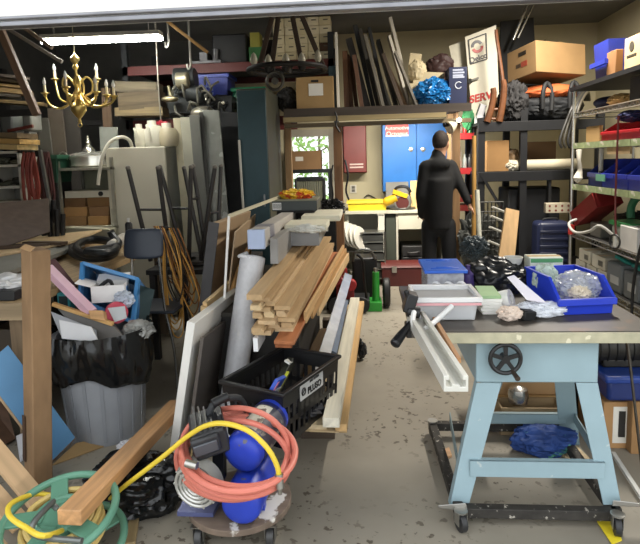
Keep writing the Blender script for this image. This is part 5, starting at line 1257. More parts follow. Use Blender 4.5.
# carton on the loft at left
q = pb(296, 72, 333.5, 105, 6.3, .5, DZ+.001)
lc_ = carton(q, 'large brown cardboard box with white label on the loft', '94784f')
add('printed_label', MB().box(q[0]+.14, q[0]+.30, q[2]-.004, q[2]-.001, q[4]+.15, q[4]+.28), PLAS('d9d6cf'), lc_)
add('hand_hole', MB().box(q[0]+.17, q[0]+.25, q[2]-.004, q[2]-.001, q[4]+.295, q[4]+.32), PLAS('1f1a15'), lc_)
solo('dark_bag', MB().blob((q[0]-.12, 6.5, DZ+.13), (.12, .15, .14), .3, 2.5, 8, 4, flat=DZ), DARK, 'dark bag left of the large box on the loft', 'bag')
# goods on the lower deck
rb_ = pb(190, 73, 228, 96, RY+.08, .4, rz2+.001); rb_ = (*rb_[:4], rz2+.12, at(212, 73, RY).z)
blu = thing('recycling_bin', 'blue recycling bin on the lower deck behind the outboard motors', 'bin', base(rb_))
add('body', MB().tray(*rb_, .012, .03), PLAS('23379c', .4), blu)
add('rim', MB().tray(rb_[0]-.02, rb_[1]+.02, rb_[2]-.02, rb_[3]+.02, rb_[5]-.04, rb_[5], .03, 0, 0), PLAS('2a42b4', .4), blu)
ctr_ = V(((rb_[0]+rb_[1])/2-.02, rb_[2]-.0, (rb_[4]+rb_[5])/2))
add('recycling_mark', MB().torus(ctr_ + V((0, .01, .0)), .06, .01, (0, 1, .1), 18, 6, 10, 110).torus(ctr_ + V((0, .01, .0)), .06, .01, (0, 1, .1), 18, 6, 130, 230).torus(ctr_ + V((0, .01, 0)), .06, .01, (0, 1, .1), 18, 6, 250, 350), PLAS('9db0e0'), blu)
solo('dark_case_or_prop', MB().box(rb_[0], rb_[1]+.1, rb_[2], rb_[3], rz2+.001, rz2+.118), DARK, 'dark support block under the blue recycling bin', 'case')  # plain support block that holds the bin above the deck
gq = pb(231, 86, 266, 116, RY+.03, .5, rz2+.001)
gt = thing('green_tote', 'green plastic tote on the lower deck beside the tall locker', 'tote', base(gq))
add('body', MB().box(gq[0]+.02, gq[1]-.02, gq[2]+.02, gq[3], gq[4], gq[5]-.05), PLAS('15704e', .4), gt, bev=.02)
add('lid', MB().box(gq[0], gq[1], gq[2], gq[3]+.02, gq[5]-.05, gq[5]), PLAS('198a5f', .4), gt, bev=.012)
# outboard motor cluster on a stand in front of the rack
OY = 6.3
om_ = thing('outboard_motor', 'old grey outboard motor standing over the leaning doors', 'outboard motor', (at(190, 100, OY).x, OY, 0))
OBM = M('3a3d3e', .5, .4, .3, 12, .2)
m = MB()
m.box(*pb(168, 90, 206, 113, OY, .3)).cyl(at(176, 80, OY), at(196, 78, OY), .13, .11, 18).cyl(at(188, 93, OY-.05), at(204, 95, OY-.05), .1, .09, 16)
m.blob(at(186, 88, OY), (.13, .12, .1), .35, 4, 5, 4)
add('engine', m, OBM, om_, bev=.01)
add('cowl', MB().ell(at(203, 114, OY-.1), (.14, .12, .09), 3), M('8a8577', .35, .5), om_)
add('fuel_tank', MB().cyl(at(177, 81, OY-.12), at(189, 80, OY-.12), .09, n=20), M('9b9680', .4, .5, .2, 8), om_, bev=.012)
add('handle', MB().cyl(at(168.5, 86, OY-.1), at(171, 98, OY-.1), .018).ell(at(170, 99, OY-.12), (.1, .06, .035), 2), STEEL('c1b694', .4), om_)
m = MB(); rng = random.Random(6)
for i in range(16):
    a = at(rng.uniform(170, 220), rng.uniform(84, 112), OY-.12); b = a + V((rng.uniform(-.15, .15), rng.uniform(-.05, .05), rng.uniform(-.15, .15)))
    m.tube([a, a.lerp(b, .5) + V((0, -.08, rng.uniform(-.05, .1))), b], .012, 7, 4)
add('hoses', m, M('77756c', .4, .3, .3, 10), om_)
add('stand', MB().box(at(180, 100, OY).x, at(186, 100, OY).x, OY+.1, OY+.16, 0, at(185, 112, OY).z).box(at(204, 100, OY).x, at(209, 100, OY).x, OY+.1, OY+.16, 0, at(205, 112, OY).z), DARK, om_)
q = pb(206, 96, 232, 115, OY-.05, .3)
sm2 = thing('small_engine', 'small black engine right of the outboard motor', 'engine', (q[0]/2+q[1]/2, OY+.1, 0))
add('block', MB().box(*q).blob(V(base(q)) + V((0, -.05, .12)), (.16, .12, .1), .4, 4, 3, 4), M('202224', .5, .3, .3, 10, .2), sm2, bev=.01)
add('stand', MB().box(q[0]+.1, q[1]-.1, OY, OY+.2, 0, q[4]), DARK, sm2)
add('cap', MB().ell(at(223, 103, OY-.08), .02, 2), PLAS('d3cbb8'), sm2)
# ---- tall locker
LX0, LX1 = at(238, 140, 5.6).x, at(267.5, 140, 5.6).x
lz = at(252, 88, 5.6).z
lk = thing('tall_locker', 'tall dark teal metal locker beside the window', 'locker', ((LX0+LX1)/2, 6.0, 0))
add('body', MB().box(LX0, LX1, 5.62, 6.5, .02, lz), M('4a4b40', .5, .2, .12, 3), lk, bev=.004)
add('door', MB().box(LX0+.006, LX1-.006, 5.6, 5.62, .05, lz-.02), M('2a454c', .45, .2, .14, 3), lk, bev=.004)
add('handle', MB().box(LX1-.06, LX1-.045, 5.585, 5.6, 1.2, 1.32), STEEL('7a7a78'), lk)
# ---- iron wheel chandelier
iz = at(287, 70, 5.2)
ic = thing('iron_chandelier', 'black iron wagon-wheel chandelier hanging on timber straps', 'chandelier', iz)
IRN = M('211f1e', .5, .5, .3, 12, .2)
m = MB().torus(iz, .35, .022, (0, 0, 1), 40, 8)
add('ring', m, IRN, ic)
add('hub', MB().cyl(iz + V((0, 0, -.03)), iz + V((0, 0, .03)), .05), IRN, ic)
for k in range(2):
    a = R(20+90*k); o = V((math.cos(a), math.sin(a), 0))*.35; add('spoke', MB().cyl(iz-o, iz+o, .012), IRN, ic)
top = V((iz.x, 5.2, at(284, -14, 5.2).z))
for (px2, py2, a) in ((258, 72, -.02), (271, 73, .02), (303, 69, .0), (323, 66, .02)):
    f_ = at(px2, py2, 5.2 + a*3); beamo('strap', V((top.x + (f_.x-top.x)*.13, 5.2+a, top.z)), f_, .045, .016, WOOD('3b2c20', 'x', .4), (0, 1, 0), ic)
add('hook', MB().torus(top + V((0, 0, .02)), .06, .012, (0, 1, 0), 20, 6).cyl(top + V((0, 0, .05)), (top.x, 5.2, ZC), .008), IRN, ic)
for (px2, py2, yy) in ((254, 66, 5.1), (268.5, 68, 5.0), (286, 67, 4.95), (302, 66, 5.05), (318, 63, 5.2)):
    c = at(px2, py2, yy)
    cd = add('candle_cup', MB().lathe([(.0, -.05), (.025, -.04), (.04, 0), (.0, 0)], c, 16), IRN, ic)
    add('bulb', MB().lathe([(.012, 0), (.03, .03), (.034, .06), (.02, .1), (.0, .12)], c, 14), M('b4b09f', .25, 0, .1, 8, 0, alpha=.75), cd)
mm = at(275, 81, 5.0)
add('medallion', MB().torus(mm, .075, .014, (.2, 1, 0), 26, 8).cyl(mm - V((0, .01, 0)), mm + V((0, .01, 0)), .03).cyl(mm + V((0, 0, .07)), V((mm.x, mm.y, iz.z)), .006), M('54524c', .4, .6), ic)
# ---- doors and panels leaning
def tall(l, r, yt, Yt, xb, Yb, t, mat, name, label, cat='door', w=None, zb=0.0):
    """panel standing upright and leaning: top edge between pixel columns l..r at height yt, foot shifted to xb"""
    a, b = at(l, yt, Yt), at(r, yt, Yt); dx = at(xb, 230, Yb).x
    W_ = b.x - a.x
    A2, B2 = V((dx, Yb, zb)), V((dx + W_, Yb + .02, zb))
    n_ = (B2-A2).cross(a-A2).normalized()*t
    if n_.y < 0: n_ = -n_
    P = [A2, B2, b, a]
    return solo(name, MB().mesh(P + [v + n_ for v in P], [(0, 1, 2, 3), (7, 6, 5, 4), (0, 4, 5, 1), (1, 5, 6, 2), (2, 6, 7, 3), (3, 7, 4, 0)]), mat, label, cat, bev=.004)
tall(173, 180, 118, 6.0, 186, 5.75, .04, M('b0a88e', .6), 'leaning_door', 'narrow cream door leftmost of the leaning doors', 'door')
tall(180, 190, 117, 5.95, 193, 5.72, .04, M('a5a291', .6, 0, .1, 3), 'leaning_door', 'pale grey door second from left of the leaning doors', 'door')
tall(189, 199, 115, 5.9, 203, 5.7, .04, M('6f6f68', .6, 0, .12, 3), 'leaning_door', 'mid grey door in the middle of the leaning doors', 'door')
tall(199, 203, 112, 5.95, 212, 5.66, .03, M('44433f', .6), 'leaning_door', 'dark narrow board between the leaning doors', 'door')
tall(202, 219, 110, 6.0, 216, 5.66, .04, M('8c8d86', .5, .1, .14, 6, 0, spots='b4b5b0', spotsc=8, spotth=.6), 'leaning_door', 'wide scuffed grey metal door of the leaning doors', 'door')
tall(219, 238, 112, 6.2, 234, 5.7, .06, M('17181a', .7, 0, .3, 8, .3), 'leaning_door', 'black sheet rightmost of the leaning doors', 'door')
board('white_strip', at(239, 140, 5.55), V((at(246, 225, 5.5).x, 5.5, .01)), .02, .016, PLAS('c9c6bb'), 'thin white strip standing against the tall locker', 'strip', up=(0, 1, 0))
# ---- white fridge with hose, white jugs
q = pb(108, 147, 167, 232, 5.75, .5); q = (q[0], q[1], 5.75, 6.3, 0.02, q[5])
fg_ = thing('white_cabinet', 'large cream white appliance with a flat front behind the stools', 'appliance', base(q))
add('body', MB().box(q[0], q[1], q[2]+.04, q[3], q[4], q[5]), M('8d8a80', .45, 0, .06, 3), fg_, bev=.012)
add('door', MB().box(q[0], q[1], q[2], q[2]+.045, q[4]+.05, q[5]), M('c9c4b2', .45, 0, .05, 2), fg_, bev=.012)
add('handle', MB().box(q[0]+.03, q[0]+.05, q[2]-.025, q[2], 1.0, 1.2), M('b0ac9e', .4), fg_)
ft = q[5]
hm = [(98, 185, 5.6), (99.5, 172, 5.6), (103, 155, 5.6), (110, 142, 5.65), (121, 137, 5.72), (129, 140, 5.8), (132, 147, 5.85)]
solo('white_hose', MB().tube([at(*a) for a in hm], .018, 10, 5), PLAS('d8d4c4', .4), 'white hose arching off the top of the cream appliance', 'hose')
for i, (l, r, t_, lab) in enumerate(((136, 147, 132, 'left white jug with spout on the cream appliance'), (147, 162, 129, 'middle white lidded jug on the cream appliance'), (161, 177, 132, 'right cream jug on the appliance'))):
    c = at((l+r)/2, 140, 5.95); rad = (r-l)/2*5.95/560*1.2; hh4 = at(150, t_-3.5, 5.95).z - ft
    jg = thing('jug', lab, 'jug', (c.x, 5.95, ft))
    add('body', MB().lathe([(0, .0), (rad*.9, .002), (rad, hh4*.2), (rad, hh4*.75), (rad*.75, hh4*.97), (rad*.3, hh4), (0, hh4)], (c.x, 5.95, ft), 26), PLAS(['d9d4c2', 'dcd8c8', 'b8ae93'][i], .35), jg)
    add('lid', MB().lathe([(0, 0), (rad*.5, 0), (rad*.48, .05), (0, .055)], (c.x-.02, 5.95, ft+hh4), 22), PLAS('dedacb', .35), jg)
    if i < 2: add('handle', MB().tube([(c.x-rad*.4, 5.85, ft+hh4), (c.x-rad*.1, 5.83, ft+hh4*.7), (c.x-.0, 5.83, ft+.05)], .016, 8, 4), PLAS('d4cfbd', .35), jg)
# lumber on brackets behind, above the jugs
for i, (x0, y0, x1, y1, c, w, l) in enumerate(((118, 88, 160, 89, '6b5f49', .12, 'rough grey plank highest over the white jugs'), (122, 103, 163, 100, '5f5039', .2, 'wide brown plank over the white jugs'), (119, 113, 166, 112, '7d6c4c', .1, 'pale thick plank lowest over the white jugs'))):
    board('rough_plank', at(x0, y0, 6.55), at(x1, y1, 6.6), .3, w, WOOD(c, 'x', .35), l, 'plank', up=(0, 0, 1))
pr_ = thing('plank_bracket', 'dark bracket post holding the rough planks over the jugs', 'bracket', (at(142, 110, 6.72).x, 6.74, 0))
add('post', MB().box(at(128, 110, 6.72).x, at(131, 110, 6.72).x, 6.735, 6.75, 0, at(128, 86, 6.72).z), DARK, pr_)
for y in (95, 109, 117): add('arm', MB().box(at(128, 110, 6.72).x, at(131, 110, 6.72).x, 6.42, 6.735, at(128, y, 6.6).z-.03, at(128, y, 6.6).z), DARK, pr_)
# ---- metal shelving with roasting pan and cartons
sY = 5.7
sx0, sx1 = at(58, 190, sY).x, at(114, 190, sY).x
zt1 = at(85, 167.5, sY).z
msv = thing('steel_shelving', 'pale steel shelving unit holding the roasting pan and cartons', 'shelving', ((sx0+sx1)/2, sY+.25, 0))
for x in (sx0, sx1-.03):
    for y in (sY, sY+.5): add('post', MB().box(x, x+.03, y, y+.03, 0, zt1+.1 if y == sY else zt1), STEEL('a9a79b', .5), msv)
zs_ = [zt1, at(85, 200, sY).z-.0, at(88, 226, sY).z, .35]
for i, z in enumerate((zs_[0], zs_[2], zs_[3])): add('shelf', MB().box(sx0, sx1, sY, sY+.53, z-.03, z), STEEL('b9b6a8', .5), msv, bev=.003)
add('back_panel', MB().box(sx0, sx1, sY+.53, sY+.535, zs_[2], zt1-.03), M('86866f', .6), msv)
q = pb(61, 189, 107, 198, sY-.02, .02)
q = (q[0], q[1], sY+.05, sY+.4, at(85, 198, sY).z, at(85, 191, sY).z)
zb = zs_[2] + .001
cr_ = [[(63, 85, 'left'), (87, 107, 'right')], [(63, 86, 'left'), (88, 108, 'right')], [(63, 84, 'left'), (86, 109, 'right')]]
hz3 = (q[4] - zb)/3
for r in range(3):
    for c, (l, rr2, nm) in enumerate(cr_[r]):
        a, b = at(l, 210, sY+.03).x, at(rr2, 210, sY+.03).x
        carton((a, b, sY+.03+.02*r, sY+.43, zb + r*hz3, zb + (r+1)*hz3 - .002), '%s brown carton in the %s row on the steel shelving' % (nm, ['bottom', 'middle', 'top'][r]), ['8d6c46', 'a27c4e', '836343'][(r+c) % 3], group='cartons on the steel shelving')
wp = thing('white_slab', 'long white slab lying across the cartons on steel shelving', 'slab', base(q))
add('slab', MB().box(*q), PLAS('d3cfbe', .5), wp, bev=.004)
add('knob', MB().cyl((q[1]-.1, q[2]-.012, q[5]-.035), (q[1]-.1, q[2], q[5]-.035), .025), BLACK, wp)
q = pb(61, 150, 105, 166, sY+.08, .4, zt1+.001)
rp = thing('roasting_pan', 'shiny aluminium roasting pan with domed lid on steel shelving', 'pan', base(q))
ALU = M('dedbd0', .2, .7, .1, 7)
ox, oy = (q[0]+q[1])/2, (q[2]+q[3])/2; hh6 = q[5]-q[4]
m = MB().lathe([(0, 0), (.9, 0), (1, .12), (1, .62), (1.05, .64), (1.05, .7), (.98, .7), (.98, .1), (0, .08)], (0, 0, 0), 40)
m.xf(Matrix.Translation((ox, oy, q[4])) @ Matrix.Diagonal((((q[1]-q[0])/2), .2, hh6, 1))); add('pan', m, ALU, rp)
m = MB().lathe([(0, .71), (1.02, .71), (1.0, .78), (.8, .93), (.4, 1.0), (0, 1.02)], (0, 0, 0), 40)
m.xf(Matrix.Translation((ox, oy, q[4])) @ Matrix.Diagonal((((q[1]-q[0])/2), .2, hh6, 1))); add('lid', m, ALU, rp)
add('handle', MB().torus((q[0]-.03, q[2]+.1, q[5]-.05), .05, .008, (0, 1, 0), 16, 6), STEEL('c9c6b9'), rp)
c = at(87, 149, sY+.25)
fn = thing('metal_funnel', 'shiny metal funnel standing on the roasting pan lid', 'funnel', (c.x, sY+.28, q[5]+.004))
add('cone', MB().lathe([(.0, 0), (.07, .0), (.06, .03), (.03, .06), (.03, .07), (.0, .07)], (c.x, sY+.28, q[5]+.004), 24), STEEL('d8d6cc', .22), fn)
add('tip', MB().lathe([(0, 0), (.02, 0), (.03, .03), (.018, .05), (.01, .1), (0, .1)], (c.x, sY+.28, q[5]+.074), 18), STEEL('c9c4b4', .22), fn)
# ---- left side: white shelving, cords, green bin, panels
wY = 5.3
wx0, wx1 = at(-14, 180, wY).x, at(21.5, 180, wY).x
wz = [at(10, 201, wY).z, at(10, 186, wY).z, at(10, 164.5, wY).z, at(10, 151, wY).z]
wsf = thing('white_shelf_unit', 'white open shelf unit at the far left above the bench', 'shelf', ((wx0+wx1)/2, wY+.2, .9))
WSH = M('c4c0b4', .5)
for i, z in enumerate(wz): add('shelf', MB().box(wx0, wx1, wY, wY+.4, z-.025, z), WSH, wsf)
add('side', MB().box(wx1-.025, wx1, wY, wY+.4, .902, wz[3]), WSH, wsf); add('side', MB().box(wx0, wx0+.025, wY, wY+.4, .902, wz[3]), WSH, wsf)
add('back_panel', MB().box(wx0, wx1, wY+.4, wY+.41, .902, wz[3]), M('8b887f', .6), wsf)
rng = random.Random(77)
for k, (z, nm) in enumerate(((wz[1], 'second'), (wz[2], 'upper'))):
    for i in range(3):
        c = V((wx1-.1-.13*i, wY+.12, z+.045))
        t_ = MB().torus(c - V((0, 0, .02)), .05, .02, (rng.uniform(-.3, .3), rng.uniform(-.3, .3), 1), 20, 8) if (i+k) % 2 else MB().blob(c, (.06, .08, .042), .3, 3, i+k*3, 3, flat=z+.002)
        solo('small_part', t_, M(rng.choice(['5a5a4c', '3c3a34', '6b6652']), .5, .3), 'small dark machine part, %s from right on the %s white shelf' % (['first', 'second', 'third'][i], nm), 'part')
solo('blue_box', MB().box(wx0+.05, wx1-.04, wY+.02, wY+.3, wz[0]-.18+.0, wz[0]-.03), PLAS('2e3350', .5), 'dark blue box under the lowest white shelf', 'box', bev=.006)
# lumber stack over the white shelf
lr = thing('lumber_rack', 'dark wooden lumber rack on the left wall', 'rack', (-4.1, 5.8, 0))
for y in (5.35, 6.9): add('post', MB().box(XL+.01, XL+.1, y, y+.09, 0, 2.9), DARK, lr)
zl = [at(20, 110, 5.6).z-.02, at(20, 92, 5.6).z-.02]
for y in (5.35, 6.9):
    for z in [zl[0], wz[3]+.0]: add('arm', MB().box(XL+.1, -3.2, y+.0, y+.08, z-.06, z), DARK, lr)
for i, (y0, x1, y1, c, t_, l) in enumerate(((72, 30, 80, '4a4038', .03, 'dark board highest in the left lumber stack'), (77, 22, 83, '5d4d3c', .03, 'brown board second in the left lumber stack'), (82.5, 22, 88, 'b79a6c', .03, 'pale yellow board in the left lumber stack'), (87, 33, 94, '8a7049', .05, 'thick tan board in the left lumber stack'), (94, 21, 97, 'b7b3aa', .03, 'light grey board lowest in the left lumber stack'), (100, 46, 105, '74603f', .035, 'long brown board at the foot of the left lumber stack'))):
    a, b = at(-60, y0-3, 5.5 + .05*i), at(x1, y1, 5.9 + .04*i)
    board('lumber_board', a, b, .2, t_, WOOD(c, 'x', .25), l, 'board')
for i, (y0, x1, y1, c, l) in enumerate(((135, 28, 136, '6f5e45', 'brown plank topmost above the white shelf unit'), (140, 30, 142, 'b28f55', 'orange pine plank above the white shelf unit'), (146, 28, 147.5, 'c0a671', 'pale pine plank lowest above the white shelf unit'))):
    a, b = at(-40, y0, 5.4), at(x1, y1, 5.4)
    board('short_plank', a, b, .35, .05, WOOD(c, 'x', .25), l, 'plank')
for i, (l, r, t_, b_, c, lab) in enumerate(((0, 12, 112, 134, '6d6f6c', 'grey tin standing left above the planks'), (22, 31, 111, 131, '8f8f88', 'pale grey tin standing right above the planks'))):
    q = pb(l, t_, r, b_, 5.42, .2); solo('tin', MB().box(*q), M('%s' % c, .5, .2), lab, 'tin', bev=.02)
board('red_rail', at(8, 131, 5.38), at(33, 126, 5.38), .03, .03, PAINT('6b2e25'), 'dull red metal rail above the orange plank', 'rail')
# diagonal braces
def brace(x0, y0, x1, y1, Y, w, t, mat, label, name='timber_brace'):
    a, b = at(x0, y0, Y), at(x1, y1, Y); d = (b-a)/(b.z-a.z); top_ = a + d*(ZC-.002-a.z)
    return board(name, top_, b, w, t, mat, label, 'brace', up=(0, 1, 0))
brace(3, 36, 37, 115, 4.7, .06, .05, WOOD('7d6350', 'x'), 'brown timber brace slanting down from the ceiling at left')
brace(18, 35, 62, 62, 4.9, .03, .03, WOOD('8c857c', 'x'), 'thin grey lath slanting from the ceiling at upper left')
brace(33, 34, 52, 48, 5.0, .03, .04, WOOD('7a6a5c', 'x'), 'short brown lath slanting from the ceiling beside the lamp')
brace(176, 28, 207, 52, 5.6, .03, .07, WOOD('b08a55', 'x'), 'light wooden plank slanting down from the ceiling above the rack', 'ceiling_plank')
# red cords hanging
for i, (x0, x1, Y, c, lab) in enumerate(((21, 34, 5.25, '8b3b2e', 'bright red hanks of cord hanging beside the white shelves'), (36, 48, 5.45, '4c211e', 'dark red hanks of cord hanging behind the bright red ones'))):
    rng = random.Random(20+i); m = MB()
    for k in range(8):
        xa = rng.uniform(x0, x1-2); xb = xa + rng.uniform(2, 5); yb = rng.uniform(188, 206)
        m.tube([at(xa+2, 152, Y), at(xa, 168, Y-.02), at(xa+2, yb-8, Y-.01), at((xa+xb)/2+4, yb, Y), at(xb+4, yb-9, Y), at(xb+1, 170, Y+.02), at(xa+2, 152, Y+.02)], .013, 7, 4)
    h_ = thing('rope_hank', lab, 'cord', at((x0+x1)/2, 205, Y))
    add('strands', m, M(c, .5, 0, .25, 4), h_)
    add('hook', MB().cyl(at(x0, 152, Y), at(x1, 152, Y), .012), STEEL('5d5c58'), h_)
q = pb(38, 156, 57, 183, 5.65, .35)
gbn = thing('green_bin', 'dark green plastic bin above the bench at left', 'bin', base(q))
add('body', MB().tray(*q, .01, .03), PLAS('1c4634', .45), gbn); add('rim', MB().tray(q[0]-.02, q[1]+.02, q[2]-.02, q[3]+.02, q[5]-.03, q[5]+.01, .03, 0, 0), PLAS('22543e', .45), gbn)
solo('bin_stand', MB().box(q[0]+.03, q[1]-.03, q[2]+.03, q[3]-.03, .0, q[4]-.001), DARK, 'dark stand under the green bin', 'stand')
tall(28, 35, 124, 5.9, 40, 5.75, .03, M('8d8a80', .6), 'leaning_panel', 'pale narrow panel leaning left of the green bin', 'panel', zb=0)
tall(36, 48, 118, 6.1, 52, 5.95, .03, M('4d4a42', .6), 'leaning_panel', 'grey brown panel leaning behind the green bin', 'panel', zb=0)
tall(47, 62, 108, 6.35, 60, 6.25, .03, M('5b5145', .6, 0, .15, 3), 'leaning_panel', 'tall brown sheet leaning behind the brass chandelier', 'panel', zb=0)
tall(63, 78, 105, 6.5, 72, 6.4, .03, M('45403a', .6, 0, .15, 3), 'leaning_panel', 'dark brown sheet leaning behind the roasting pan', 'panel', zb=0)
tall(101, 110, 88, 6.6, 106, 6.55, .05, WOOD('6d5641', 'z'), 'leaning_panel', 'brown post standing behind the cream appliance', 'post', zb=0)
tall(99, 117, 127, 6.4, 104, 6.35, .03, M('8a8c84', .55), 'leaning_panel', 'grey framed panel standing behind the white hose', 'panel', zb=0)
board('grey_crutch', at(40, 150, 5.2), V((at(57, 236, 5.1).x, 5.1, .905)), .03, .03, STEEL('8b8a86', .5), 'grey metal tube leaning in front of the green bin', 'tube', up=(0, 1, 0))
# ---- on the workbench
slab('grey_board', [V((at(-30, 240, 4.3).x, 4.3, bz+.03)), at(50, 232, 4.6), at(49, 199, 4.7), at(-30, 206, 4.4)], .02, WOOD('5f5147', 'x', .15), 'large grey brown board standing on the workbench', 'board')
o_ = at(-20, 258, 3.9)
slab('plywood_sheet', [fl(-30, 262, bz+.06), fl(70, 244, bz+.09), fl(102, 231, bz+.1), fl(-20, 243, bz+.05)], .016, WOOD('c2a882', 'x', .12), 'thin pale plywood sheet lying on the workbench clutter', 'plywood')
slab('grey_sheet', [fl(-30, 290, bz+.04), fl(30, 268, bz+.045), fl(85, 246, bz+.05), fl(-30, 266, bz+.05)], .03, M('75746d', .6, 0, .1, 4), 'grey sheet on the workbench under the thin plywood', 'sheet')
solo('wood_offcut', MB().obox(fl(20, 246, bz+.1), (.5, .1, .03), (0, 0, .2)), WOOD('4d3c2e'), 'left dark wood offcut lying on the plywood sheet', 'offcut')
solo('wood_offcut', MB().obox(fl(45, 243, bz+.11), (.4, .08, .025), (0, 0, -.2)), WOOD('4d3c2e'), 'right dark wood offcut lying on the plywood sheet', 'offcut')
solo('plastic_bag', MB().blob(fl(8, 284, bz+.06), (.17, .14, .06), .4, 3, 14, 4, flat=bz), M('cfcfcf', .3, 0, .12, 14, .3), 'crumpled white plastic bag at the near end of the workbench', 'bag')
q = (fl(2, 300, bz).x-.1, fl(18, 300, bz).x, 2.97, 3.1, bz+.001, bz+.06)
solo('small_black_box', MB().box(*q), BLACK, 'small black box at the near edge of the workbench', 'box', bev=.006)
pts = []
c0 = fl(92, 249, bz+.05)
for i in range(34):
    a = 2*math.pi*i/14; k = i/14
    px2 = 92 + (24 - 2.5*k)*math.cos(a) + 3*k; py2 = 250.5 + (9 - .8*k)*math.sin(a) - 2.2*k
    pts.append(fl(px2, py2, bz + .04 + .035*k))
pts += [fl(118, 246, bz+.12), fl(113, 236, bz+.18), fl(110, 231, bz+.22)]
vh = thing('vacuum_hose', 'thick black hose coiled on the workbench', 'hose', c0)
add('hose', MB().tube(pts, .03, 10, 3), PLAS('1e2122', .45), vh)
add('cuff', MB().cyl(fl(112, 246, bz+.12), fl(124, 238, bz+.14), .045, .045, 18), PLAS('d8d2c6', .4), vh)
for i, (x, t_, l) in enumerate(((75, 221, 'left black bottle at the back of the workbench'), (79.5, 219, 'right black bottle at the back of the workbench'))):
    c = fl(x, 237, bz+.0); hh5 = at(x, t_, c.y).z - bz
    solo('black_bottle', MB().lathe([(0, 0), (.03, 0), (.032, .02), (.032, hh5*.75), (.015, hh5*.88), (.014, hh5), (0, hh5)], (c.x, min(c.y, 5.2), bz+.001), 18), BLACK, l, 'bottle')
c = V((at(129, 230, 4.95).x, 5.0, bz)); 
sc_ = thing('spray_can', 'small black and white spray can behind the navy chair', 'can', (at(129, 230, 4.9).x, 4.9, .782))
zz = at(129, 222, 4.9).z
add('body', MB().lathe([(0, .782), (.033, .782), (.033, zz-.02), (.02, zz), (0, zz)], (at(129, 230, 4.9).x, 4.9, 0), 18), PLAS('26262a', .3), sc_)
add('cap', MB().cyl((at(129, 230, 4.9).x, 4.9, zz), (at(129, 230, 4.9).x, 4.9, zz+.035), .014), PLAS('d8d6d0'), sc_)
for i in range(4):
    c = at(53 + i*3.2, 232, 5.15); tpz = at(53, [205, 200, 209, 214][i], 5.15).z
    solo('black_tube', MB().cyl((c.x, 5.1+.03*(i % 2), bz+.001), (c.x+.01*i, 5.1+.03*(i % 2), tpz), .022, n=12), BLACK, 'black tube standing at the back of the workbench, %s from the left' % ['first', 'second', 'third', 'fourth'][i], 'tube', 'black tubes on the workbench')
board('pale_slab', at(70, 236, 5.72-.1), at(113, 238, 5.62), .16, .2, PLAS('aaa692', .6), 'pale slab low in front of the steel shelving', 'slab')
# ---- tube light
ta, tb = at(43, 43, 5.5), at(161, 38.5, 5.5)
tl = thing('tube_light', 'bright fluorescent tube fixture hanging from the ceiling at left', 'light', ta.lerp(tb, .5))
d = (tb-ta).normalized()
add('housing', MB().beam(ta + V((0, 0, .05)), tb + V((0, 0, .05)), .12, .04), PLAS('b9b9b6'), tl)
for k in (-.03, .03):
    add('tube', MB().cyl(ta + V((0, k, .005)), tb + V((0, k, .005)), .019, n=14), M('fdfdf5', .3, 0, 0, 1, emit=44.0), tl)
for f in (.1, .9): add('chain', MB().cyl(ta.lerp(tb, f) + V((0, 0, .07)), V((*ta.lerp(tb, f).xy, ZC)), .006, n=6), STEEL('8f8f8c'), tl)
# ---- brass chandelier
cc = at(78, 100, 5.35)
bch = thing('brass_chandelier', 'polished brass chandelier with curved arms and candle lamps', 'chandelier', cc)
BR = M('dcc27a', .3, .85, .08, 6)
ppm = 5.35/560
zr0 = at(79, 124, 5.35).z
def zp(y): return at(78, y, 5.35).z - cc.z
add('column', MB().lathe([(.0, zp(124)), (.018, zp(122)), (.012, zp(119)), (.035, zp(116)), (.07, zp(111)), (.072, zp(107)), (.04, zp(102)), (.03, zp(99)), (.045, zp(96)), (.03, zp(92)), (.02, zp(88)), (.035, zp(84)), (.03, zp(80)), (.014, zp(76)), (.014, zp(70)), (.03, zp(67)), (.018, zp(64)), (.04, zp(60)), (.042, zp(58)), (.012, zp(54)), (.0, zp(51))], cc, 28), BR, bch)
for k, (tx, ty, dep) in enumerate(((45, 93, -.02), (55, 79, .22), (66, 87, -.3), (97, 79, .2), (96, 92, -.28), (107, 95, .0), (114, 96, -.1))):
    tp_ = at(tx, ty, 5.35+dep); r_ = tp_ - cc; out = V((r_.x, r_.y, 0)); L = out.length
    lowz = zp(108) if ty > 85 else zp(100)
    arm = add('arm', MB().tube([cc + V((0, 0, zp(92))) + out*.08, cc + out*.3 + V((0, 0, lowz*.6+zp(98)*.4)), cc + out*.6 + V((0, 0, lowz)), cc + out*.88 + V((0, 0, lowz*.75 + r_.z*.25)), tp_ + V((0, 0, -.03))], .011, 10, 5), BR, bch)
    add('drip_pan', MB().lathe([(.0, -.035), (.02, -.03), (.015, -.015), (.042, 0), (.04, .004), (0, .004)], tp_, 20), BR, arm)
    add('candle', MB().cyl(tp_, tp_ + V((0, 0, .075)), .013, n=14), PLAS('e0d6ba', .4), arm)
    add('bulb', MB().lathe([(.008, 0), (.017, .02), (.016, .035), (.006, .065), (0, .075)], tp_ + V((0, 0, .075)), 14), M('e9e9ea', .1, 0, .03, 5, 0, alpha=.8), arm)
for k in range(5):
    a = R(72*k+20); o = V((math.cos(a), math.sin(a), 0))
    add('scroll', MB().tube([cc + o*.03 + V((0, 0, zp(84))), cc + o*.09 + V((0, 0, zp(77))), cc + o*.14 + V((0, 0, zp(82))), cc + o*.13 + V((0, 0, zp(92))), cc + o*.07 + V((0, 0, zp(96))), cc + o*.11 + V((0, 0, zp(101))), cc + o*.05 + V((0, 0, zp(104)))], .01, 8, 5), BR, bch)
add('tail_ring', MB().torus(cc + V((0, 0, zp(125))), .02, .005, (0, 1, 0), 16, 6), BR, bch)
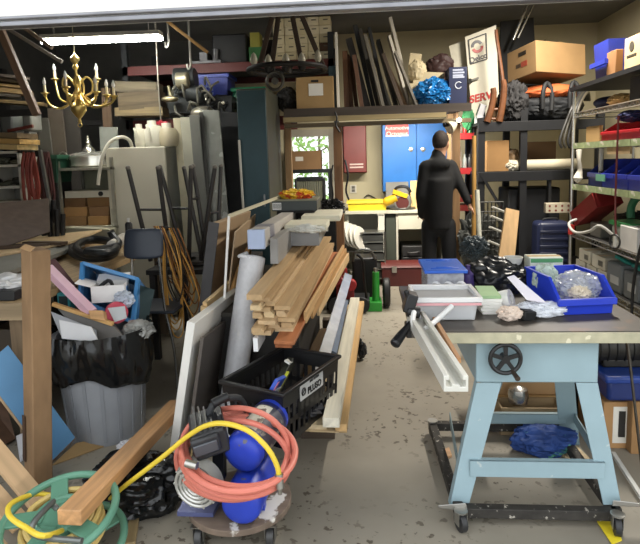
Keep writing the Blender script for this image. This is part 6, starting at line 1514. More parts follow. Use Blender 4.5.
add('hanger', MB().cyl(cc + V((0, 0, zp(51))), V((cc.x, cc.y, ZC)), .004, n=6), STEEL('6d6a58'), bch)

# cord with a red handle hanging by the tube light
hz5 = thing('hanging_pull', 'thin hanging cord with a red cross handle above the white jugs', 'cord', at(161, 123, 6.0))
tp5 = at(156, 35, 6.0)
add('line', MB().tube([V((tp5.x, 6.0, ZC)), tp5, at(158, 80, 6.0), at(161, 123, 6.0)], .008, 6, 3), STEEL('8f8a80', .5), hz5)
c = at(161, 123, 6.0)
add('handle', MB().box(c.x-.075, c.x+.075, 5.985, 6.015, c.z-.015, c.z+.015).box(c.x-.015, c.x+.015, 5.985, 6.015, c.z-.03, c.z+.03), PLAS('b3283c', .4), hz5, bev=.006)
for i, (x, y) in enumerate(((168, 44), (190, 66))):
    p = at(x, y-14, 5.9); solo('ceiling_hook', MB().tube([V((p.x, 5.9, ZC-.001)), p, at(x+.5, y, 5.9), at(x-2, y+3, 5.9), at(x-3, y-2, 5.9)], .011, 7, 4), STEEL('a5a39c', .4), ['metal hook hanging right of the tube light', 'metal hook hanging above the outboard motor'][i], 'hook')
# ================================================================== RIGHT SIDE: black rack and wire rack
# ---- black heavy rack against the back, right of the aisle
KY, KD = 6.55, .8
kx0, kx1 = at(478, 140, KY).x, at(580, 140, KY).x + .25
kz = [at(525, 171, KY).z, at(525, 121, KY).z]
BK = M('1b1c1f', .6, .2, .2, 5)
br2 = thing('black_rack', 'black heavy shelving rack right of the aisle', 'rack', ((kx0+kx1)/2, KY+KD/2, 0))
for z in [.35] + kz:
    add('shelf', MB().box(kx0, kx1, KY, KY+KD, z-.035, z), BK, br2)
    add('beam', MB().box(kx0, kx1, KY-.04, KY, z-.11, z), BK, br2, bev=.004)
for x in (kx0, at(520, 150, KY).x, kx1-.07):
    for y in (KY-.02, KY+KD-.06): add('post', MB().box(x, x+.075, y, y+.07, 0, at(530, 108, KY).z if x > kx0+.1 else kz[1]+.05), BK, br2)
add('brace', MB().beam(at(484, 180, KY+.4), at(506, 215, KY+.4), .03, .03), M('3d2320', .6), br2); add('brace', MB().beam(at(481, 174, KY-.03), at(500, 206, KY-.03), .03, .03), BK, br2)
# between the shelves
q = pb(487, 139, 509, 170, KY+.05, .4, kz[0]+.001)
b_ = carton(q, 'plain brown cardboard box left on the middle black shelf', '9a7549')
q = pb(526, 142, 556, 170, KY+.4, .3, kz[0]+.001)
carton(q, 'dark brown carton behind the white paper roll', '6b5136')
rz_ = at(545, 166, KY).z
pr2 = thing('paper_roll', 'long white paper roll lying on the middle black shelf', 'roll', (at(545, 166, KY).x, KY+.12, kz[0]))
ra_, rb2 = at(512, 166, KY+.1), at(577, 166, KY+.1); rr_ = .062; ra_.z = rb2.z = kz[0] + rr_ + .001
add('roll', MB().cyl(ra_, rb2, rr_, n=24), M('c9c0a6', .6, 0, .05, 6), pr2, bev=.004)
add('end_wrap', MB().blob(ra_ + V((-.02, 0, 0)), (.09, .07, .064), .35, 3, 4, 4), M('d3ccb8', .5, 0, .12, 12, .2), pr2)
q = pb(507, 150, 522, 170, KY+.15, .2, kz[0]+.001)
solo('plastic_bag', MB().blob(((q[0]+q[1])/2, KY+.25, q[4]+.12), (.1, .1, .13), .35, 3, 19, 4, flat=q[4]), M('8a7358', .4, 0, .2, 10, .3), 'crumpled tan plastic bag between the box and paper roll', 'bag')
# things on top of the black rack
kt = kz[1] + .001
q = pb(521, 86, 590, 119, KY-.05, .45, kt); q = (q[0], q[1], KY-.02, KY+.45, kt, kt + .36)
tbg = thing('tool_bag', 'black tool bag with an orange top on the black rack', 'bag', base(q))
add('body', MB().blob(((q[0]+q[1])/2, KY+.2, kt+.16), ((q[1]-q[0])/2, .26, .19), .12, 2, 4, 5, flat=kt), M('1d1f22', .75, 0, .2, 9, .1), tbg)
add('top', MB().blob(((q[0]+q[1])/2, KY+.17, kt+.31), ((q[1]-q[0])/2*.96, .25, .1), .12, 2, 9, 4), M('b5592a', .7, 0, .12, 6, .05), tbg)
for px2 in (547, 574):
    c = at(px2, 92, KY-.05); add('strap', MB().tube([(c.x-.05, KY-.08, kt+.12), (c.x-.05, KY-.08, kt+.3), (c.x, KY-.04, kt+.4), (c.x+.05, KY-.06, kt+.3), (c.x+.04, KY-.08, kt+.1)], .025, 8, 4), PLAS('17181a', .7), tbg)
# tilted carton
ang = R(-9)
c = at(547, 66, KY+.15)
tcb = thing('cardboard_box', 'large brown cardboard box tilted on top of the tool bag', 'box', (c.x, KY+.2, c.z-.17), R(22))
m4 = Euler((0, R(-2), 0)).to_matrix()
rt4 = Matrix.Rotation(R(2), 3, 'Y') @ Matrix.Rotation(R(-6), 3, 'X')
add('body', MB().obox((0, 0, .2), (.66, .5, .34), rt4), CARD('8a6d47'), tcb, local=True, bev=.006)
add('tape', MB().obox(rt4 @ V((0, 0, .1715)) + V((0, 0, .2)), (.06, .502, .002), rt4), M('b79562', .3), tcb, local=True)
for k, (u, v_, w_, h_) in enumerate(((-.331, -.05, .1, .06), (-.331, .05, .08, .04))):
    add('printed_mark', MB().obox(rt4 @ V((u, v_, -.03)) + V((0, 0, .2)), (.003, w_, h_), rt4), PLAS('8a3a2a' if k == 0 else '3a2a1c'), tcb, local=True)
add('hand_hole', MB().obox(rt4 @ V((-.331, -.02, .09)) + V((0, 0, .2)), (.003, .13, .045), rt4), PLAS('1f1812'), tcb, local=True)
solo('dark_case_or_prop', MB().box(c.x-.25, c.x+.3, KY+.47, KY+.75, kt, c.z-.17), DARK, 'dark prop block behind the tool bag', 'case')  # plain prop block behind the bag, below the tilted carton
q = pb(484, 96, 516, 130, KY+.2, .3, kt)
carton((q[0]+.15, q[1], KY+.3, KY+.65, kt, kt+.3), 'small brown carton behind the wooden chair on black rack', '6f5338')
solo('dark_sack', MB().blob((at(514, 98, KY+.1).x, KY+.1, kt+.22), (.16, .15, .22), .35, 2, 44, 5, flat=kt), M('2b2a2b', .8, 0, .3, 8, .2), 'dark cloth sack left of the tool bag', 'sack')
solo('black_bottle', MB().lathe([(0, 0), (.03, 0), (.03, .12), (.012, .16), (.012, .2), (0, .2)], (at(482.5, 123, KY+.1).x, KY+.1, kt), 16), BLACK, 'small black bottle beside the metal sign', 'bottle')
solo('white_packet', MB().obox((at(483, 110, KY).x, KY+.1, kt+.14), (.07, .1, .14), (.2, .3, 0)).box(at(478, 120, KY).x, at(490, 120, KY).x, KY+.05, KY+.2, kt, kt+.07), PLAS('c9c9cc', .4), 'white packet beside the wooden chair frame', 'packet')
# wooden chair
wc = thing('wooden_chair', 'brown bentwood chair standing on the black rack', 'chair', (at(497, 118, KY).x, KY, kt))
CW = M('6e452a', .45, 0, .2, 5, 0, (1, 1, 4))
for (xb, yb, xt, yt) in ((487, 127, 493, 88), (499, 127, 503, 80)):
    a, b = at(xb, 121, KY-.03), at(xt, yt, KY-.03); a.z = kt
    add('leg', MB().tube([a, a.lerp(b, .4) + V((.02, 0, 0)), a.lerp(b, .8) + V((.02, 0, 0)), b], [.04, .036, .034, .03], 10, 4), CW, wc)
add('seat_rail', MB().cyl(at(489, 110, KY), at(502, 109, KY), .018), CW, wc); add('seat_rail', MB().cyl(at(488, 119, KY), at(502, 119, KY), .015), CW, wc)
add('back_post', MB().tube([at(503, 82, KY), at(501, 66, KY+.05), at(497, 40, KY+.1), at(496, 30, KY+.12)], .02, 8, 4), CW, wc)
# tall black sheets behind
def vslab(pts, Y, t, mat, name, label, cat):
    P = [at(x, y, Y) for x, y in pts]
    return slab(name, P, t, mat, label, cat, bev=.003)
vslab([(498, 120), (538, 120), (533, 18), (500, 22)], 7.75, .03, M('202225', .7, 0, .3, 4, .2), 'black_sheet', 'large black sheet standing behind the tilted box', 'sheet')
vslab([(536, 120), (546, 120), (545, 40), (534, 44)], 7.8, .03, M('34332f', .7, 0, .2, 4), 'grey_sheet', 'narrow dark grey sheet beside the black sheet', 'sheet')
a_, b_2 = at(513, 40, 7.3), at(527, 6, 7.3)
solo('silver_rod', MB().cyl(a_, b_2 + (b_2-a_)*.5, .018), STEEL('cfcfcd', .2), 'thicker shiny silver rod slanting before the black sheet', 'rod')
solo('silver_rod', MB().cyl(a_ + V((.06, 0, .02)), b_2 + (b_2-a_)*.5 + V((.08, 0, 0)), .012), STEEL('cfcfcd', .2), 'thinner silver rod right of the thicker slanting one', 'rod')
# ---- below the middle shelf
q = pb(538, 222, 571, 262, KY-.35, .3)
sc2 = thing('navy_suitcase', 'dark navy ribbed suitcase standing below the black rack', 'suitcase', (q[0]/2+q[1]/2, KY-.2, 0))
add('shell', MB().box(q[0], q[1], KY-.35, KY-.08, .06, q[5]), M('1d2440', .4, 0, .1, 5), sc2, bev=.05, seg=4)
m = MB()
for i in range(9): m.box(q[0]+.02, q[1]-.02, KY-.358, KY-.345, .15 + i*.08, .18 + i*.08)
add('ribs', m, M('1a2038', .4), sc2, bev=.004)
add('handle', MB().tube([(q[0]+.1, KY-.2, q[5]-.01), (q[0]+.11, KY-.2, q[5]+.02), (q[1]-.11, KY-.2, q[5]+.02), (q[1]-.1, KY-.2, q[5]-.01)], .012, 8, 3), BLACK, sc2)
for x in (q[0]+.06, q[1]-.06): add('wheel', MB().cyl((x-.02, KY-.2, .035), (x+.02, KY-.2, .035), .034, n=16), BLACK, sc2)
q = pb(546, 203, 571, 213, KY-.1, .08)
ps = thing('socket_strip', 'pale socket panel hanging under the middle black shelf', 'socket panel', base(q))
add('panel', MB().box(*q), PLAS('c7bda6', .5), ps, bev=.004)
for i in range(4):
    for k in range(2): add('socket', MB().cyl((q[0]+.04+i*.068, q[2]-.003, q[4]+.03+k*.05), (q[0]+.04+i*.068, q[2], q[4]+.03+k*.05), .012, n=10), PLAS('7a3b33'), ps)
add('bracket', MB().box(q[0]+.05, q[0]+.08, q[3], KY+.05, q[4], kz[0]-.1), BLACK, ps)
q = pb(508, 196, 560, 235, KY+.1, .5)
solo('dark_bin', MB().box(q[0], q[1], KY+.1, KY+.6, .352, kz[0]-.2), M('17181b', .6, 0, .2, 5), 'large dark bin under the middle black shelf', 'bin', bev=.02)
# pine board leaning, wire hooks
a, b = fl(503, 290, .0), at(510, 210, 5.9)
pbw_ = slab('pine_board', [at(497, 262, 5.3), at(513, 262, 5.3), at(518, 212, 5.45), at(505, 209, 5.45)], .05, WOOD('dbb584', 'z', .1), 'upright pine board standing behind the saw table', 'board')
solo('dark_stand', MB().box(at(497, 262, 5.3).x, at(513, 262, 5.3).x, 5.25, 5.4, 0, at(505, 262, 5.3).z), DARK, 'dark stand under the upright pine board', 'stand')
hk_ = thing('wire_peg_stand', 'dark grid stand with white pegs left of the pine board', 'stand', (at(492, 230, 5.9).x, 6.0, 0))
m = MB()
xg0, xg1 = at(480, 230, 6.0).x, at(503, 230, 6.0).x
zg0, zg1 = .05, at(490, 202, 6.0).z
for i in range(7): m.cyl((xg0 + (xg1-xg0)*i/6, 6.0, 0), (xg0 + (xg1-xg0)*i/6, 6.0, zg1), .007, n=6)
for i in range(12): m.cyl((xg0, 6.0, zg0 + (zg1-zg0)*i/11), (xg1, 6.0, zg0 + (zg1-zg0)*i/11), .007, n=6)
add('grid', m, M('3d3d3a', .5, .5), hk_)
for (x, y) in ((492.5, 207), (491, 216), (489.5, 227), (488.5, 241)): add('peg', MB().cyl(at(x, y, 5.85), at(x+11, y+4.5, 5.98), .012, n=10), PLAS('c9c8c0', .4), hk_)
solo('gear_heap', MB().blob(at(483, 236, 5.95) - V((0, -.2, .1)), (.2, .12, .3), .5, 3.2, 31, 5).box(at(476, 240, 6.2).x, at(490, 240, 6.2).x, 6.1, 6.3, 0, .9), M('4a4c48', .55, .2, .4, 10, .3), 'heap of grey tangled gear behind the white peg stand', 'gear')
c = fl(477, 268, .0)
tb2 = solo('teal_basket', MB().blob(at(475, 248, 4.6), (.11, .1, .1), .25, 3, 12, 5).cyl((at(475, 250, 4.6).x, 4.6, 0), at(475, 252, 4.6), .03), M('27343a', .5, 0, .4, 12, .3), 'round dark teal gear bag behind the blue lidded box', 'bag')
solo('purple_bottle', MB().lathe([(0, 0), (.03, 0), (.035, .05), (.03, .11), (.012, .13), (.012, .16), (0, .16)], at(468, 279, 3.15) - V((0, 0, .08)), 16), PLAS('4a3b78', .4), 'small purple bottle behind the clear storage bin', 'bottle')
# poles leaning
solo('wooden_pole', MB().cyl(V((at(474, 280, 5.7).x, 5.7, 0)), at(474, 136, 6.0), .022, n=12), WOOD('a9803f', 'z'), 'long tan wooden pole standing right of the person', 'pole')
solo('white_pole', MB().cyl(V((at(484, 280, 5.5).x, 5.5, 0)), at(477, 190, 5.75), .024, n=12), PLAS('c9c8b8', .45), 'shorter white pole leaning beside the tan pole', 'pole')
# small red shelves behind person
rs_ = thing('red_shelf', 'small red edged shelves packed with bottles right of the person', 'shelf', (at(465, 150, 7.0).x, 7.1, 0))
sxa, sxb = at(458.5, 150, 7.0).x, at(474, 150, 7.0).x
for i, y in enumerate((133, 168, 196, 205)): add('shelf', MB().box(sxa, sxb, 7.0, 7.3, at(465, y+2, 7.0).z - .05, at(465, y, 7.0).z), PAINT('a2282c' if i < 2 else '7c2a26'), rs_)
add('side', MB().box(sxb, sxb+.03, 7.0, 7.3, 0, at(465, 112, 7.0).z), DARK, rs_); add('side', MB().box(sxa-.03, sxa, 7.0, 7.3, 0, at(465, 112, 7.0).z), WOOD('7d6144', 'z'), rs_)
rng = random.Random(14)
for r, (y, nm) in enumerate(((133, 'upper'), (168, 'lower'))):
    z = at(465, y, 7.0).z + .001
    for i in range(3):
        x = sxa + (sxb-sxa)*(i+.5)/3; h_ = rng.uniform(.12, .3)
        if r == 0: h_ = min(h_, .2)
        solo('bottle', MB().lathe([(0, 0), (.026, 0), (.026, h_*.65), (.012, h_*.8), (.012, h_), (0, h_)], (x, 7.1, z), 14), PLAS([['e3dfd0', 'c23a35', '2f7a45'], ['e6e3da', 'a9b3b0', '3c3a3a']][r][i], .35), '%s %s bottle on the %s red shelf' % (['left', 'middle', 'right'][i], [['white', 'red', 'green'], ['white', 'grey', 'dark']][r][i], nm), 'bottle')
solo('green_cloth', MB().blob(at(468, 119, 6.9), (.07, .06, .13), .25, 3, 3, 4), M('2f7a4b', .7, 0, .15, 6), 'green cloth hanging below the loft end', 'cloth')
ll = thing('clamp_lamp', 'white clamp lamp with black arm under the loft end', 'lamp', at(458, 122, 6.3))
add('shade', MB().lathe([(.02, 0), (.05, .04), (.07, .1), (.06, .1), (0, .05)], at(456, 124, 6.15), 20, (-.6, -.3, -.3)), PLAS('cfc6ae', .4), ll)
add('arm', MB().cyl(at(444, 125, 6.12), at(458, 122, 6.2), .025, n=10), BLACK, ll)
add('bulb', MB().ell(at(459, 120, 6.15), .025), M('fff4dc', .3, 0, 0, 1, emit=6), ll)
# ---- WIRE RACK on the right
WX = at(573, 145, 6.0).x; WXB = WX + .6; WY0, WY1 = 3.3, 6.0
wz_ = [at(577, 231, 6.0).z, at(577, 184, 6.0).z, at(577, 143.5, 6.0).z, at(577, 113, 6.0).z]
wk = thing('wire_shelving', 'chrome wire shelving unit along the right wall full of bins', 'shelving', ((WX+WXB)/2, (WY0+WY1)/2, 0))
CH = STEEL('c9c9c4', .3)
for x in (WX, WXB):
    for y in (WY0, WY1): add('post', MB().cyl((x, y, 0), (x, y, 2.27), .016, n=12), CH, wk)
for z in [.42] + wz_:
    m = MB()
    for x in (WX, WXB): m.cyl((x, WY0, z-.005), (x, WY1, z-.005), .006, n=6).cyl((x, WY0, z-.05), (x, WY1, z-.05), .006, n=6)
    for y in (WY0, WY1): m.cyl((WX, y, z-.005), (WXB, y, z-.005), .006, n=6).cyl((WX, y, z-.05), (WXB, y, z-.05), .006, n=6)
    k = 44
    for i in range(k):
        y = WY0 + (WY1-WY0)*(i+.5)/k; m.box(WX, WXB, y-.003, y+.003, z-.004, z)
    for i in range(34):
        y = WY0 + (WY1-WY0)*i/34; m.beam((WX, y, z-.005), (WX, y + (WY1-WY0)/68, z-.05), .005, .005).beam((WX, y + (WY1-WY0)/68, z-.05), (WX, y + (WY1-WY0)/34, z-.005), .005, .005)
    add('wire_shelf', m, CH if z > .5 else M('7d7c78', .4, .6), wk, smooth=False)
    if z < 2: add('shelf_liner', MB().box(WX+.01, WXB-.01, WY0+.02, WY1-.02, z, z+.003), M('2c2b29', .7), wk)
TAG = M('a3b183', .6, 0, .2, 14, 0, spots='d9d6c4', spotsc=16, spotth=.6)
for i, z in ((1, wz_[1]), (2, wz_[2])):
    n = 8
    for k in range(n):
        y0 = WY1 - .04 - k*.31; add('label_strip', MB().box(WX-.012, WX-.007, y0-.3, y0, z-.052, z+.004), TAG, wk)
# upper black shelf slab resting on posts
add('top_shelf', MB().box(WX-.03, WXB+.02, WY0, WY1+.05, 2.272, 2.31), BK, wk)
def R_(px_0, px_1, d=.3, off=.03):
    """depth range on the rack front between two pixel columns (the rack runs away from the viewer)"""
    def Yof(px):
        dd = ray(px, 170); return dd.y/dd.x*WX
    return Yof(px_1), Yof(px_0)
def onrack(px0, px1, z, h, d=.3, off=.03):
    ya, yb = R_(px0, px1); return (WX+off, WX+off+d, ya, yb, z+.004, z+.004+h)
def zrk(px, py):
    dd = ray(px, py); return EYE.z + dd.z/dd.x*WX
zt2 = 2.311
def vbox(l, r, t, d, off, z, y2=None):
    """box on the rack: pixel columns l..r on the front plane, top at pixel row t on its near edge"""
    ya, yb = R_(l, r); h = zrk((l+r)/2, t) - z
    return (WX+off, WX+off+d, ya, yb, z+.004, z+.004+max(.03, h))
ubs = []
q = vbox(590, 604, 49, .35, .0, 2.31); 
ub = thing('parts_bin', 'dark blue parts bin tipped on top of the wire shelving', 'parts bin', base(q))
add('body', MB().tray(q[0], q[1], q[2], q[3], zt2, zt2+.32, .008, .02), M('1d2f8e', .4), ub)
add('lip', MB().box(q[0]-.03, q[0], q[2]-.01, q[3]+.01, zt2+.11, zt2+.15), M('2338a8', .4), ub)
carton((WX+.0, WX+.06, *R_(603, 612), zt2, zt2+.2), 'thin brown board box beside the tipped blue bin', '8f6336')
q = (WX+.05, WX+.45, *R_(614, 640), zt2, zt2+.27)
pb2 = carton(q, 'cream printed carton on top of the wire shelving', 'c3ad84')
add('printed_mark', MB().cyl((q[0]+.001, (q[2]+q[3])/2+.1, q[4]+.19), (q[0]-.003, (q[2]+q[3])/2+.1, q[4]+.19), .04, n=24), PLAS('4a463c'), pb2)
add('printed_mark', MB().box(q[0]-.003, q[0], (q[2]+q[3])/2+.02, (q[2]+q[3])/2+.18, q[4]+.11, q[4]+.125), PLAS('4a463c'), pb2)
solo('blue_box', MB().box(WX+.1, WX+.3, 3.9, 4.35, zt2+.275, zt2+.38), M('2d3fb0', .4), 'bright blue box on top of the cream printed carton', 'box', bev=.02)
# shelf z3 (2.0): dark goods
q = vbox(620, 650, 72, .45, .05, wz_[3])
solo('dark_case_or_prop', MB().box(*q[:4], wz_[3]+.004, wz_[3]+.2), M('2a2a28', .6), 'flat dark grey case on the highest wire shelf', 'case', bev=.01)
solo('paper_wad', MB().blob((WX+.12, R_(598, 612)[0]+.15, wz_[3]+.05), (.1, .14, .05), .3, 3, 2, 4, flat=wz_[3]+.004), M('c9a56a', .7, 0, .15, 8), 'crumpled tan paper on the highest wire shelf', 'paper')
solo('woollen_hat', MB().ell((WX+.15, R_(588, 600)[0]+.25, wz_[3]+.06), (.12, .15, .055), 3), M('1c2142', .7), 'dark navy cap on the highest wire shelf', 'cap')
# shelf z2 (1.73)
z = wz_[2]
q = (WX+.02, WX+.34, *R_(583, 596), z+.004, z+.15)
solo('tan_card', MB().box(q[0], q[0]+.03, q[2], q[3], q[4], q[5]), CARD('b3905c'), 'tan cardboard panel at the far end of middle wire shelf', 'cardboard')
REDB = M('c0242c', .35)
def hopper(name, label, x0, ya, yb, z, h, d, mat, grp=None, cat='parts bin'):
    t = thing(name, label, cat, (x0+d/2, (ya+yb)/2, z+.004), 0, grp)
    zb = z + .004; m = MB(); w = .006
    for y in (ya, yb-w): m.prism([(0, 0), (d, 0), (d+.01, h), (d*.4, h), (-.01, h*.5)], (x0, y, zb), (1, 0, 0), (0, 0, 1), (0, w, 0))
    m.box(x0, x0+d, ya, yb, zb, zb+w).box(x0+d-w, x0+d, ya, yb, zb, zb+h).box(x0-.008, x0, ya, yb, zb, zb+h*.5)
    add('body', m, mat, t, bev=.002)
    add('lip', MB().box(x0-.022, x0-.006, ya, yb, zb+h*.34, zb+h*.5), mat, t, bev=.003)
    return t
ya, yb = R_(598, 637)
w3 = (yb-ya)/2
for i in range(2): hopper('parts_bin', ['nearer red parts bin on the green-tagged upper shelf', 'farther red parts bin on the green-tagged upper shelf'][i], WX+.03, ya+i*w3+.005, ya+(i+1)*w3-.005, z, .16, .3, REDB, 'red parts bins')
solo('blue_cloth', MB().blob((WX+.12, ya+w3*1.0, z+.2), (.1, .16, .05), .35, 3, 5, 4), M('2a2f5c', .8, 0, .2, 10, .2), 'dark blue cloth lying in the red parts bins', 'cloth')
pf = thing('picture_card', 'cream framed card with red and dark picture behind the red bins', 'picture', (WX+.42, (ya+yb)/2, z+.004))
pa, pb_ = R_(610, 634)
add('frame', MB().box(WX+.40, WX+.42, pa, pb_, z+.004, z+.31), PLAS('c9c4b0'), pf, bev=.003)
add('picture', MB().box(WX+.397, WX+.4, pa+.06, (pa+pb_)/2+.0, z+.13, z+.25), PLAS('3a2626'), pf); add('picture', MB().box(WX+.397, WX+.4, (pa+pb_)/2+.05, pb_-.07, z+.13, z+.25), PLAS('9a2f2c'), pf)
solo('yellow_tool', MB().blob((WX+.12, R_(632, 645)[0]+.1, z+.12), (.08, .1, .11), .35, 3, 6, 4, flat=z+.004), M('d59a2a', .45, 0, .15, 8), 'orange yellow tool beside the red parts bins', 'tool')
# shelf z1 (1.31)
z = wz_[1]
bx_ = [(586, 600), (600, 613), (613, 626), (626, 641), (641, 658)]
for i, (l, r) in enumerate(bx_):
    ya, yb = R_(l, r); hopper('parts_bin', '%s blue parts bin in the row on the lower green-tagged shelf' % ['farthest', 'second farthest', 'middle', 'second nearest', 'nearest'][i], WX+.03, ya+.006, yb-.006, z, .25, .34, M('2436a6' if i else '1c2a6e', .38), 'blue parts bins on the wire shelf')
    solo('loose_parts', MB().blob((WX+.18, (ya+yb)/2, z+.1), (.12, (yb-ya)*.4, .06), .4, 4, i, 4, flat=z+.012), M(['2a2a2c', '6e1f22', '3a3a3a', '3c3a34', '2a2a2c'][i], .5, .2, .4, 20, .3), '%s parts in the %s blue bin' % (['dark', 'red', 'grey', 'brown grey', 'black'][i], ['farthest', 'second farthest', 'middle', 'second nearest', 'nearest'][i]), 'parts')
ya, yb = R_(597, 606)
add('printed_label', MB().box(WX-.01, WX-.004, ya, yb, z+.06, z+.12), PLAS('6fae8f', .5), wk, label='pale green label')
ya, yb = R_(607, 630)
solo('wood_strip', MB().box(WX-.006, WX+.01, ya, yb, wz_[2]-.115, wz_[2]-.056), CARD('b79d74'), 'tan strip of board hanging under the upper tagged shelf', 'board')
hb_ = [at(579, 150, 5.7), at(579, 160, 5.68), at(580, 170, 5.7), at(578, 178, 5.7), at(579, 182, 5.7)]
solo('white_bag', MB().tube(hb_, [.03, .018, .022, .045, .02], 10, 4), M('d9d3c4', .5, 0, .08, 10, .1), 'twisted white plastic bag hanging from the wire shelving', 'bag')
solo('white_tube', MB().cyl((WX+.1, 5.55, wz_[1]+.006), (WX+.1, 5.55, wz_[2]-.06), .02), PLAS('d5d2c6'), 'white tube standing at the far end of the blue bins', 'tube')
# shelf z0 (.82)
z = wz_[0]
ya, yb = R_(572, 598)
c = V((WX+.1, (ya+yb)/2-.05, z))
gbx = solo('grey_box', MB().box(WX+.06, WX+.36, ya+.05, yb-.35, z+.004, z+.14), M('77756d', .5), 'grey box under the red cantilever toolbox', 'box', bev=.01)
rtb = thing('red_toolbox', 'dark red metal toolbox tilted open on the lower wire shelf', 'toolbox', (c.x, c.y, z+.145))
rt5 = Euler((R(-28), R(-8), R(10))).to_matrix()
cc2 = V((c.x-.0, c.y, z+.27))
m = MB().tray(-.13, .13, -.24, .24, -.07, .08, .006)
m.xf(Matrix.Translation(cc2) @ rt5.to_4x4())
add('body', m, PAINT('7d2422', .4), rtb)
m = MB().hexa([(.125, -.24, .08), (.135, -.24, .08), (.135, .24, .08), (.125, .24, .08), (.2, -.24, .3), (.21, -.24, .3), (.21, .24, .3), (.2, .24, .3)]); m.xf(Matrix.Translation(cc2) @ rt5.to_4x4())
add('lid', m, PAINT('6d1f1e', .4), rtb)
m = MB().blob((0, 0, .03), (.1, .2, .04), .4, 4, 8, 4); m.xf(Matrix.Translation(cc2) @ rt5.to_4x4())
add('tools', m, M('b9a05a', .4, .3, .4, 14, .2), rtb)
wpts = [V((WX+.05, 5.72, zrk(571, 214))), *[at(570, 222, 5.75), at(571, 229, 5.6), at(578, 233, 5.4), at(590, 231, 5.2), at(601, 226, 5.05)], V((WX+.06, 4.98, wz_[0]+.03))]
solo('white_pipe', MB().tube([V((p.x if i in (0, 6) else min(p.x, WX-.03), p.y, p.z)) for i, p in enumerate(wpts)], .013, 9, 4), PLAS('b9b8b2', .4), 'white bent pipe hanging at the front of the lower wire shelf', 'pipe')
ya, yb = R_(606, 627)
jr = thing('lidded_jar', 'clear square jar with a bright green lid on the lower wire shelf', 'jar', (WX+.15, (ya+yb)/2, z+.004))
add('body', MB().box(WX+.05, WX+.26, ya+.03, yb-.03, z+.004, z+.17), M('b9bfb4', .15, 0, .25, 14, 0, alpha=.75), jr, bev=.02)
add('lid', MB().box(WX+.03, WX+.28, ya+.01, yb-.01, z+.17, z+.21), PLAS('3a9a55', .4), jr, bev=.012)
ya, yb = R_(616, 640)
carton((WX+.0, WX+.2, ya, yb-.12, z+.004, z+.2), 'white open carton at the near end of the lower wire shelf', 'd8d6d2', tape=False)
solo('green_tube', MB().torus((WX+.3, R_(606, 614)[0]+.1, z+.26), .16, .035, (1, .2, 0), 24, 10, 0, 200), M('3a7a55', .5), 'thick green tube arching behind the lidded jar', 'tube')
solo('red_carton', MB().box(WX+.3, WX+.5, R_(622, 636)[0], R_(622, 636)[1], z+.004, z+.32), M('93282b', .5), 'dark red carton with white stripe at the back of lower wire shelf', 'box', bev=.006)
solo('dark_heap', MB().blob((WX+.42, 5.0, z+.13), (.14, .8, .14), .4, 3, 9, 5, flat=z+.004), M('2c2f2c', .6, .1, .4, 9, .2), 'dark heap of gear at the back of the lower wire shelf', 'gear')
ra_2 = add('corner_tag', MB().box(WX-.03, WX+.02, 5.95, 5.99, wz_[0]-.03, wz_[0]+.07), PLAS('c2382f'), wk, label='small red tag at the shelf corner')
#'red_reel_tag', 'small red and white tag at the shelf corner', 'tag', at(566, 232, 5.9))
#add('tag', MB().box(*pb(564, 229, 569, 237, 5.9, .02)), PLAS('c2382f'), ra_2); add('print', MB().box(*pb(565.5, 231, 567.5, 235, 5.896, .004)), PLAS('d9d2c6'), ra_2)
# bottom shelf (.42) cartons and cases
z = .42
lab = [('farthest lower white carton', 573, 583, 0, .13), ('second lower white carton', 584, 594, 0, .13), ('third lower white carton', 595, 605, 0, .13), ('farthest upper white carton', 576, 588, 1, .12), ('nearer upper white carton', 589, 603, 1, .12)]
for (l_, a, b, lv, h_) in lab:
    ya, yb = R_(a, b); zz = z + .004 + lv*.135
    bq = carton((WX+.05, WX+.4, ya+.01, yb-.01, zz, zz+h_), l_ + ' stacked on the bottom wire shelf', 'c3bfb0')
    add('printed_label', MB().box(WX+.047, WX+.0495, ya+.06, (ya+yb)/2, zz+.03, zz+.08), PLAS('6b6860'), bq)
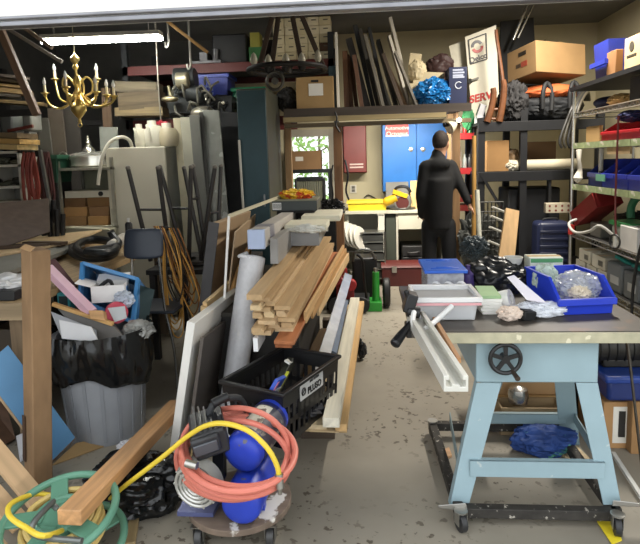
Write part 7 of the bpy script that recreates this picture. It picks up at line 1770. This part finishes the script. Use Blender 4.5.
for i, (a, b, h_) in enumerate(((606, 622, .26), (623, 640, .24))):
    ya, yb = R_(a, b)
    gc = thing('grey_case', ['grey power tool case behind the blue bin on bottom wire shelf', 'grey case nearest on the bottom wire shelf'][i], 'case', (WX+.2, (ya+yb)/2, z+.004))
    add('body', MB().box(WX+.03, WX+.4, ya+.01, yb-.01, z+.004, z+h_), M('6a7074', .5), gc, bev=.02)
    add('label', MB().box(WX+.026, WX+.03, ya+.05, yb-.1, z+.08, z+.15), PLAS('b9bcbd'), gc)
    solo('teal_strip', MB().obox((WX+.12, (ya+yb)/2, z+h_+.02), (.05, .22, .03), (.2, .1, .2)), PLAS('1f8f86', .4), ['teal strip on the farther grey case', 'teal strip on the nearer grey case'][i], 'strip', bev=.008)
cpx = at(637, 285, 3.3)
mg = solo('red_cup', MB().lathe([(0, 0), (.05, 0), (.062, .12), (.055, .12), (.045, .01), (0, .01)], (WX+.12, 3.55, .425), 22), PLAS('c0365a', .4), 'pinkish red cup on the bottom wire shelf', 'cup')
# cables on the rack
pts = [(604, 116, 4.9), (605, 140, 4.9), (603, 170, 4.9), (601, 200, 4.9), (602, 225, 4.88), (604, 236, 4.86)]
rc_ = [at(x, y, Y) for x, y, Y in pts]; rc_ = [V((WX-.035, p.y, p.z)) for p in rc_]
rcd = thing('red_cable', 'dark red cable hanging down the front of the wire shelving', 'cable', rc_[-1])
add('cable', MB().tube(rc_, .009, 8, 4), M('6e2824', .5), rcd)
add('plug', MB().cyl(rc_[-1], rc_[-1] - V((0, 0, .09)), .02, .024, 10), PLAS('d2d0c6'), rcd)
add('loop', MB().torus(rc_[-1] - V((.01, 0, .05)), .06, .008, (1, .3, 0), 20, 6), BLACK, rcd)
bc_ = [V((WX-.05, y, z2)) for y, z2 in ((4.25, 1.3), (4.35, 1.05), (4.45, .8), (4.5, .55), (4.5, .3), (4.5, .02))]
solo('black_cable', MB().tube(bc_, .012, 8, 4), BLACK, 'thick black cable hanging at the near end of the wire shelving', 'cable')
# hoses hanging at the far end of the rack
hh_ = thing('grey_hoses', 'bundle of dark hoses hanging at the far end of the wire shelving', 'hose', at(568, 140, 6.2))
for i in range(4):
    add('hose', MB().tube([at(585+i*1.5, 100, 6.75), at(583+i*1.5, 92, 6.5), at(574+i*2, 104, 6.3), at(566+i*3, 122, 6.25), at(560+i*4, 140, 6.22), at(562+i*4, 148, 6.22)], .016, 8, 5), M(['262523', '353229', '1f1f1f', '4a4438'][i], .5), hh_)
